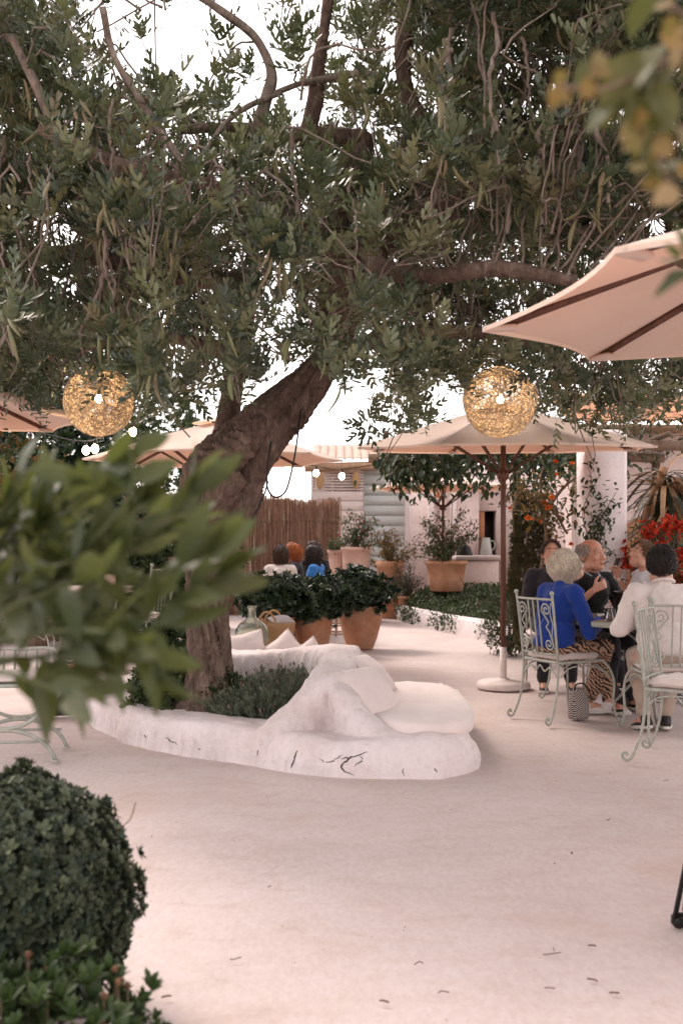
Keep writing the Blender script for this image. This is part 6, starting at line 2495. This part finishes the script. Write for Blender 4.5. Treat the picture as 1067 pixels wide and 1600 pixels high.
chairG = dup(chairA, (2.86, 9.05, 0), R(100), 'sage iron chair under the man holding the phone')
# dark-haired woman hidden behind the man in black
person('dark-haired woman mostly hidden behind the man in black', (1.94, 9.25, 0), R(176), lean=R(2), pitch=R(-10), top=M_trous_dark, female=True,
       hair=dict(length=.03, n=600, thick=.004, puff=1.05, messy=.006, seed=9, front=.55, bun=(0, -.12, .02)), hm=HM_dkbrown, voxel=.009, head_s=1.05)
chairH = dup(chairA, (1.94, 9.25, 0), R(176), 'sage iron chair under the hidden dark-haired woman')
# guest at the frame edge
person('guest in a pale blue shirt cut by the picture edge behind the white-shirted man', (3.16, 8.3, 0), R(80), lean=R(6), top=M_tee, legs=M_trous_dark, collar=True,
       hair=dict(length=.02, n=500, thick=.0035, puff=1.05, messy=.006, seed=11), hm=HM_grey, voxel=.010)
chairI = dup(chairA, (3.16, 8.3, 0), R(80), 'sage iron chair under the guest cut by the picture edge')
# women behind the potted shrubs
GW = 'women chatting behind the potted shrubs'
WOM = [('woman with brown bobbed hair and a white blouse seen from behind the shrubs', (437, 878), 13.5, R(-12), M_shirt, HM_dkbrown, dict(length=.10, n=420, thick=.006, puff=1.1, messy=.014, seed=21), .02),
       ('woman with curly copper hair in profile behind the shrubs', (466, 866), 14.4, R(80), M_trous_dark, HM_red, dict(length=.08, n=420, thick=.006, puff=1.13, messy=.016, curl=.012, seed=22), 0),
       ('woman with chestnut hair facing the table behind the copper-haired woman', (491, 862), 15.0, R(172), M_trous_dark, HM_dkbrown, dict(length=.16, n=420, thick=.006, puff=1.08, messy=.012, seed=23), 0),
       ('woman with long black hair in a bright blue strappy top turned sideways', (498, 880), 13.9, R(72), M_brightblue, HM_black, dict(length=.28, n=520, thick=.006, puff=1.08, messy=.01, seed=24), 0)]
for lb, (uu, vv), yy, rz_, tp_, hm_, hd_, ln_ in WOM:
    sx_ = (H - (vv - 850) * yy / F)
    sc__ = np.clip(sx_ / 1.19, .95, 1.1)
    loc_ = (x_(uu, yy), yy, 0)
    t_, _, _ = person(lb, loc_, rz_, lean=R(5), pitch=R(-6), top=tp_, female=True, hair=hd_, hm=hm_, voxel=.011, scale=float(sc__), sleeve=.25 if tp_ is M_brightblue else .9, face=rz_ > 1)
    t_['group'] = GW
    dup(wc, loc_, rz_, {WOM[0][0]: 'pale turned wood chair under the white-bloused woman', WOM[1][0]: 'pale turned wood chair under the copper-haired woman', WOM[2][0]: 'pale turned wood chair under the chestnut-haired woman', WOM[3][0]: 'pale turned wood chair under the woman in bright blue'}[lb])
# guest in zebra trousers at the far table
person('guest in zebra striped trousers mostly hidden behind the citrus leaves', (-3.22, 10.2, 0), R(-80), lean=R(5), top=M_trous_dark, legs=M_zebra, female=True,
       hair=dict(length=.12, n=400, thick=.006, puff=1.08, messy=.012, seed=31), hm=HM_dkbrown, voxel=.012)
# ================================================================ NEAR PLANTS AND GROUND LITTER
# boxwood ball
bx = thing('boxwood_ball', 'clipped dark green boxwood ball at the near corner of the terrace', 'shrub', (-.83, 2.66, 0))
M_box = leafmat('boxwood_leaf', [(.034, .044, .024), (.048, .061, .033), (.062, .076, .042), (.10, .12, .065), (.035, .055, .034), (.022, .035, .022)], .5, .18, .4)
mb = MB()
bc, br = np.array([-.885, 2.66, .36]), np.array([.325, .325, .315])
p, nr = shell_pts(bc, br, 8500, .2, .12, 3.2, 3, .0)
put_leaves(mb, ROS_S, p, nr, 1.1, .45, .15, .7, 1.25)
p, nr = shell_pts(bc, br * 1.06, 170, .04, .06, 5, 8, .0)
put_leaves(mb, ROS_S, p, nr, 1.2, .3, .2, 1.0, 1.5)
stuff(obj('foliage', mb, M_box, bx, world=True))
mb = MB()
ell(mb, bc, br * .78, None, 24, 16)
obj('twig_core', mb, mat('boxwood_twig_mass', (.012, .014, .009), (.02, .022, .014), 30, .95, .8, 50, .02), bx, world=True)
mb = MB()
stems(mb, np.array([bc[0], bc[1], 0]), shell_pts(bc, br * .7, 20)[0], .012)
tp = bc + np.array([.29, -.02, .18])
tube(mb, spl(np.array([tp, tp + [.035, 0, .03], tp + [.05, 0, .075]]), 4), .0015, 4)
stuff(obj('stems', mb, M_stem, bx, world=True))

# low bush with dried flower heads in the corner
lb_ = thing('low_bush', 'low green leafy bush with small dried orange flower heads below the boxwood ball', 'shrub', (-.62, 2.12, 0))
M_low = leafmat('fresh_leaf', [(.035, .06, .018), (.05, .085, .025), (.07, .105, .035), (.03, .05, .02)], .4, .3, .4)
mb = MB()
for c_, r_, n_ in (((-.62, 2.15, .12), (.26, .28, .26), 520), ((-.45, 2.02, .05), (.24, .24, .19), 620), ((-.9, 2.1, .12), (.22, .25, .26), 300)):
    p, nr = shell_pts(c_, r_, n_, .35, .25, 3, 5, .005)
    put_leaves(mb, [rosette(.042, .016, 8, s, (10, 65)) for s in (41, 42, 43)], p, nr, .7, .35, .6, .7, 1.2)
stuff(obj('foliage', mb, M_low, lb_, world=True))
M_dead = leafmat('dried_flower', [(.15, .07, .04), (.2, .10, .06), (.12, .06, .035)], .8, .1, .2)
hp = [P(45, 1492, 2.25), P(75, 1512, 2.2), P(180, 1515, 2.2), P(185, 1535, 2.15), P(200, 1540, 2.2), P(163, 1556, 2.1), P(2, 1535, 2.1), P(160, 1598, 2.05)]
ms = MB()
for p0_ in hp:
    mb = MB()
    ell(mb, p0_, (.007, .007, .009), None, 10, 8, 0, .3)
    put_leaves(mb, leaf6(.011, .006), np.tile(p0_, (9, 1)), rdir(9), .9, .3, .4)
    obj('flower_head', mb, M_dead, lb_, world=True)
    tube(ms, [p0_, np.array([p0_[0], p0_[1], .05])], .0016, 4)
stuff(obj('stems', ms, M_stem, lb_, world=True))

# citrus shrub, out of focus near the camera
ci = thing('citrus_shrub', 'large out of focus citrus shrub with broad green leaves close to the camera', 'shrub', (-.72, 1.45, 0))
M_cit = leafmat('citrus_leaf', [(.032, .048, .013), (.046, .066, .019), (.064, .083, .026), (.024, .04, .012), (.048, .06, .02)], .4, .38, .45, (.18, .20, .05))
cit = []
for s in range(6):
    q = MB()
    q.add(*leafgrid(.070 + .005 * s, .025 + .003 * (s % 3), 8, .22, (.05, .15, .25, .35, .1, .2)[s], 1.3, .012))
    cit.append(q.mesh('citrus_leaf', M_cit))
BR = [
    [(-120, 1010, 1.30), (-20, 900, 1.25), (80, 820, 1.2), (150, 770, 1.16), (180, 735, 1.14)],
    [(-120, 1010, 1.30), (40, 930, 1.2), (180, 860, 1.12), (270, 800, 1.1), (300, 770, 1.1)],
    [(-120, 1010, 1.30), (60, 960, 1.2), (200, 920, 1.12), (280, 885, 1.08), (325, 868, 1.07)],
    [(-120, 980, 1.30), (-40, 860, 1.2), (15, 780, 1.15)],
    [(-120, 1030, 1.25), (80, 980, 1.15), (230, 950, 1.08), (300, 922, 1.05), (335, 912, 1.05)],
    [(-120, 1060, 1.2), (40, 1030, 1.12), (150, 1010, 1.08), (230, 985, 1.06), (262, 975, 1.05)],
    [(-120, 1060, 1.15), (0, 1030, 1.1), (60, 1030, 1.08), (110, 1045, 1.07)],
    [(-120, 1000, 1.25), (0, 880, 1.2), (70, 800, 1.17)],
    [(-60, 980, 1.25), (80, 890, 1.18), (180, 820, 1.14), (225, 770, 1.12)],
    [(-120, 960, 1.25), (-60, 860, 1.2), (-30, 790, 1.18)],
    [(0, 950, 1.25), (150, 890, 1.22), (240, 840, 1.2), (295, 825, 1.2)],
    [(-60, 930, 1.3), (60, 860, 1.28), (120, 800, 1.27)],
    [(-120, 1000, 1.2), (40, 985, 1.12), (120, 1000, 1.07), (170, 1015, 1.05)],
    [(-120, 1050, 1.1), (0, 1050, 1.04), (70, 1070, 1.02), (125, 1090, 1.0)],
    [(0, 1000, 1.1), (120, 985, 1.04), (200, 1000, 1.0), (250, 1040, .98)],
    [(-120, 900, 1.2), (-30, 840, 1.16), (50, 730, 1.12)],
    [(-60, 950, 1.2), (100, 880, 1.14), (200, 780, 1.1), (205, 700, 1.1)],
    [(-120, 1040, 1.15), (0, 960, 1.1), (90, 920, 1.07), (160, 900, 1.06)],
    [(-120, 1080, 1.2), (-20, 1010, 1.16), (50, 950, 1.15)],
    [(-80, 900, 1.3), (20, 840, 1.28), (60, 780, 1.27)],
]
ms = MB()
cnt = 0
def put_big(p, d, me, par, s, up=(0, -.5, .8)):
    o = obj('leaf', me, None, par)
    Mx = Matrix((basis(d, np.asarray(up) + RNG.normal(0, .25, 3)) * s).tolist()).to_4x4()
    Mx.translation = Vector(p) - wloc(par)
    o.matrix_local = Mx
for bi, br_ in enumerate(BR):
    c = spl(np.array([P(q[0], q[1], q[2] * 1.14) for q in br_]), 8)
    tube(ms, c, np.linspace(.0045, .0018, len(c)), 6)
    tg = np.gradient(c, axis=0)
    low = bi in (5, 6, 13, 15, 16, 17)
    nl = 7 if low else 12
    for k in range(nl):
        f = (.42 if low else .34) + (.58 if low else .66) * k / (nl - 1)
        i = int(f * (len(c) - 1))
        t_ = nz(tg[i])
        side = nz(np.cross(t_, rdir(1)[0]))
        d = nz(t_ * (.7 + .6 * f) + side * (1.0 - .45 * f) + np.array([0, 0, .35]))
        if low:
            d = nz(t_ * .6 + side * .7 + np.array([0, 0, -.45]))
        put_big(c[i], d, cit[int(RNG.integers(0, 6))], ci, RNG.uniform(.75, 1.15), rdir(1)[0] * 1.1 + [0, -.35, .45])
        cnt += 1
# inner leaves in the thick of it
for k in range(34):
    p = P(RNG.uniform(-60, 130), RNG.uniform(850, 980), RNG.uniform(1.2, 1.4))
    d = nz(rdir(1)[0] + np.array([0, 0, .5]))
    put_big(p, d, cit[int(RNG.integers(0, 6))], ci, RNG.uniform(.75, 1.1), rdir(1)[0])
stuff(obj('stems', ms, mat('green_stem', (.07, .085, .03), None, 9, .6, .1), ci, world=True))
mb = MB()
tube(mb, spl(np.array([[-.72, 1.45, 0], [-.66, 1.42, .5], P(-120, 1040, 1.32)]), 8), np.linspace(.02, .008, 17), 8)
for br_ in BR:
    tube(mb, spl(np.array([[-.66, 1.42, .55], P(br_[0][0], br_[0][1], br_[0][2] * 1.14)]), 4), .005, 6)
obj('trunk', mb, M_stem, ci, world=True)

# bougainvillea sprig hanging into the upper corner
bo_ = thing('bougainvillea_branch', 'out of focus branch of amber bracts and olive leaves hanging close above the camera', 'branch', P(1100, 60, 1.0))
M_amb = leafmat('amber_bract', [(.20, .13, .04), (.28, .19, .08), (.15, .12, .03), (.34, .25, .14), (.12, .12, .035)], .55, .4, .2)
M_oli = leafmat('olive_leaf', [(.10, .10, .025), (.13, .12, .035), (.07, .08, .02)], .4, .4, .4)
am, ol = [], []
for s in range(3):
    q = MB(); q.add(*leafgrid(.036, .030, 6, .2, .3 * s, .9, .02)); am.append(q.mesh('bract', M_amb))
    q = MB(); q.add(*leafgrid(.085, .042, 8, .2, .2 * s, 1.2, .01)); ol.append(q.mesh('olive_leaf', M_oli))
mb = MB()
for path in ([(1120, 60, 1.0), (1040, 90, .98), (980, 125, .96), (930, 140, .95), (875, 135, .95)], [(1040, 90, .98), (1010, 160, .98), (1015, 215, .98), (1050, 290, .98)], [(1120, 180, 1.0), (1060, 200, .98), (1000, 205, .97)], [(1120, 20, 1.0), (1070, 20, .98), (1040, 10, .97)]):
    tube(mb, spl(np.array([P(*q) for q in path]), 6), .0022, 6)
obj('stem', mb, M_stem, bo_, world=True)
for (u_, v_, du, dv, s) in [(990, 80, -40, 75, 1.25), (1035, 70, -70, 50, 1.3), (1005, 130, 5, 70, 1.2), (1020, 110, 30, 85, 1.25), (930, 95, -25, 40, .8), (970, 150, -80, 60, .9), (985, 60, 20, -60, 1.1), (1050, 110, -60, 25, 1.1), (1010, 215, 15, 50, .6), (1060, 250, -40, 30, .8)]:
    a, b = P(u_, v_, .97), P(u_ + du, v_ + dv, .95)
    put_big(a, b - a, ol[int(RNG.integers(0, 3))], bo_, s * .72)
for (u_, v_) in [(878, 130), (862, 125), (870, 140), (905, 112), (925, 125), (938, 108), (1040, 25), (1060, 40), (1050, 15), (1030, 55), (1055, 75), (1062, 110), (1010, 205), (985, 195), (1000, 190), (1030, 190), (1050, 215), (1060, 200), (1020, 225), (975, 228), (1020, 180), (1058, 275), (1040, 285), (1060, 295), (1030, 265), (1000, 270), (1063, 60)]:
    p = P(u_, v_, .96 + RNG.normal(0, .015))
    put_big(p, nz(rdir(1)[0] * [1, .4, 1]), am[int(RNG.integers(0, 3))], bo_, RNG.uniform(.5, .85), (0, -1, .2))
# small green sprig in front of the near parasol
sp_ = thing('leafy_sprig', 'small out of focus green sprig in front of the near parasol', 'branch', P(1075, 420, 1.1))
for (u_, v_, du, dv, s) in [(1068, 410, -45, -5, .55), (1066, 420, -35, 25, .5), (1070, 400, -5, -40, .5), (1075, 425, -40, 15, .6), (1062, 405, -20, -25, .4)]:
    a, b = P(u_, v_, 1.1), P(u_ + du, v_ + dv, 1.08)
    put_big(a, b - a, cit[int(RNG.integers(0, 6))], sp_, s)
mb = MB()
tube(mb, spl(np.array([P(1110, 430, 1.1), P(1080, 420, 1.1), P(1055, 408, 1.1)]), 5), .002, 6)
obj('stem', mb, M_stem, sp_, world=True)

# litter on the concrete: twigs and dry leaves, each its own thing
M_litter = mat('dry_brown_litter', (.10, .06, .04), (.17, .10, .07), 40, .9, .3, 80)
LT_ = [(706, 1266, 'leaf', 'curled tan dry leaf on the concrete in front of the bench corner'), (892, 1336, 'leaf', 'tiny dark leaf scrap on the concrete below the empty chair'), (947, 1283, 'leaf', 'small olive dry leaf on the concrete near the empty chair'),
       (862, 1492, 'twig', 'thin forked reddish twig lying on the concrete'), (924, 1533, 'pod', 'short dark carob pod piece in the lower corner of the terrace'), (858, 1545, 'twig', 'short straight twig beside the dark pod piece'),
       (654, 1508, 'twig', 'short curved twig alone on the bare middle of the concrete'), (600, 1567, 'pod', 'small dark brown pod scrap near the lower edge'), (692, 1552, 'twig', 'small bent twig above the lower edge of the terrace'),
       (368, 1500, 'twig', 'short twig on the bare concrete beyond the boxwood ball'), (260, 1560, 'pod', 'dark pod crumb beside the low bush'), (418, 1388, 'leaf', 'tiny dry leaf flake on the bare concrete past the boxwood ball'),
       (925, 1480, 'pod', 'little dark crumb of pod above the forked twig'), (959, 1554, 'pod', 'tapered pod end lying right of the dark pod piece'), (1040, 1221, 'twig', 'thin dark twig under the edge of the empty chair'),
       (940, 1145, 'leaf', 'dry leaf on the concrete under the dining table chairs'), (866, 1165, 'leaf', 'dark fallen leaf behind the empty chair'), (640, 1070, 'pod', 'brown leaf scrap by the far pillow on the concrete path'), (855, 1008, 'leaf', 'dry leaf by the low bed wall')]
for i, (u_, v_, kd, lab) in enumerate(LT_):
    g0 = G(u_, v_)
    s = .62
    if kd == 'leaf':
        o = thing('dry_leaf', lab, 'leaf', (g0[0], g0[1], .002), RNG.uniform(0, 6))
        mb = MB()
        mb.add(*leafgrid(.030 * RNG.uniform(.7, 1.2), .016, 6, RNG.uniform(.1, .6), RNG.uniform(-.4, -.05), 1.1, RNG.uniform(.0, .09)))
        lf_ = obj('blade', mb, M_litter, o)
        lf_.location.z = .003
        o.scale = (.7,) * 3
    elif kd == 'twig':
        o = thing('twig', lab, 'twig', (g0[0], g0[1], .003), RNG.uniform(-.5, .5))
        mb = MB()
        L = .060 if 'forked' in lab else .030
        tube(mb, spl(np.array([[-L / 2, RNG.normal(0, .004), 0], [RNG.normal(0, .006), RNG.normal(0, .007), .003], [L / 2, RNG.normal(0, .006), .001]]), 4), .0018, 5)
        if 'forked' in lab:
            tube(mb, spl(np.array([[L * .25, .01, .003], [L * .4, .03, .004], [L * .5, .035, .002]]), 4), .0014, 5)
        obj('stick', mb, M_litter, o)
    else:
        o = thing('pod_piece', lab, 'pod', (g0[0], g0[1], .004), RNG.uniform(-.6, .6))
        mb = MB()
        tube(mb, spl(np.array([[-.022, RNG.normal(0, .005), 0], [-.01, RNG.normal(0, .003), .003], [.012, RNG.normal(0, .003), .003], [.024 * RNG.uniform(.6, 1.3), RNG.normal(0, .006), 0]]), 4), np.array([.003] + [.0062] * 11 + [.003]), 7, flat=.6)
        obj('pod_skin', mb, M_litter, o)
        o.scale = (.62,) * 3

# fine litter: crumbs of leaf and grit nobody would count
mb = MB()
n = 420
gx_, gy2 = RNG.uniform(-1.6, 3.0, n), 2.3 + 7.5 * RNG.random(n) ** 1.6
fl = leaf6(.011, .006, .4, .8, -.2)
M3 = bases(rdir(n) * [1, 1, .15], np.tile([0, 0, 1.0], (n, 1)) + rdir(n) * .3) * (RNG.uniform(.25, 1.0, n) ** 1.6)[:, None, None]
scatter(mb, fl, M3, np.stack([gx_, gy2, np.full(n, .003)], 1), RNG.random(n))
stuff(obj('litter', mb, M_litter))
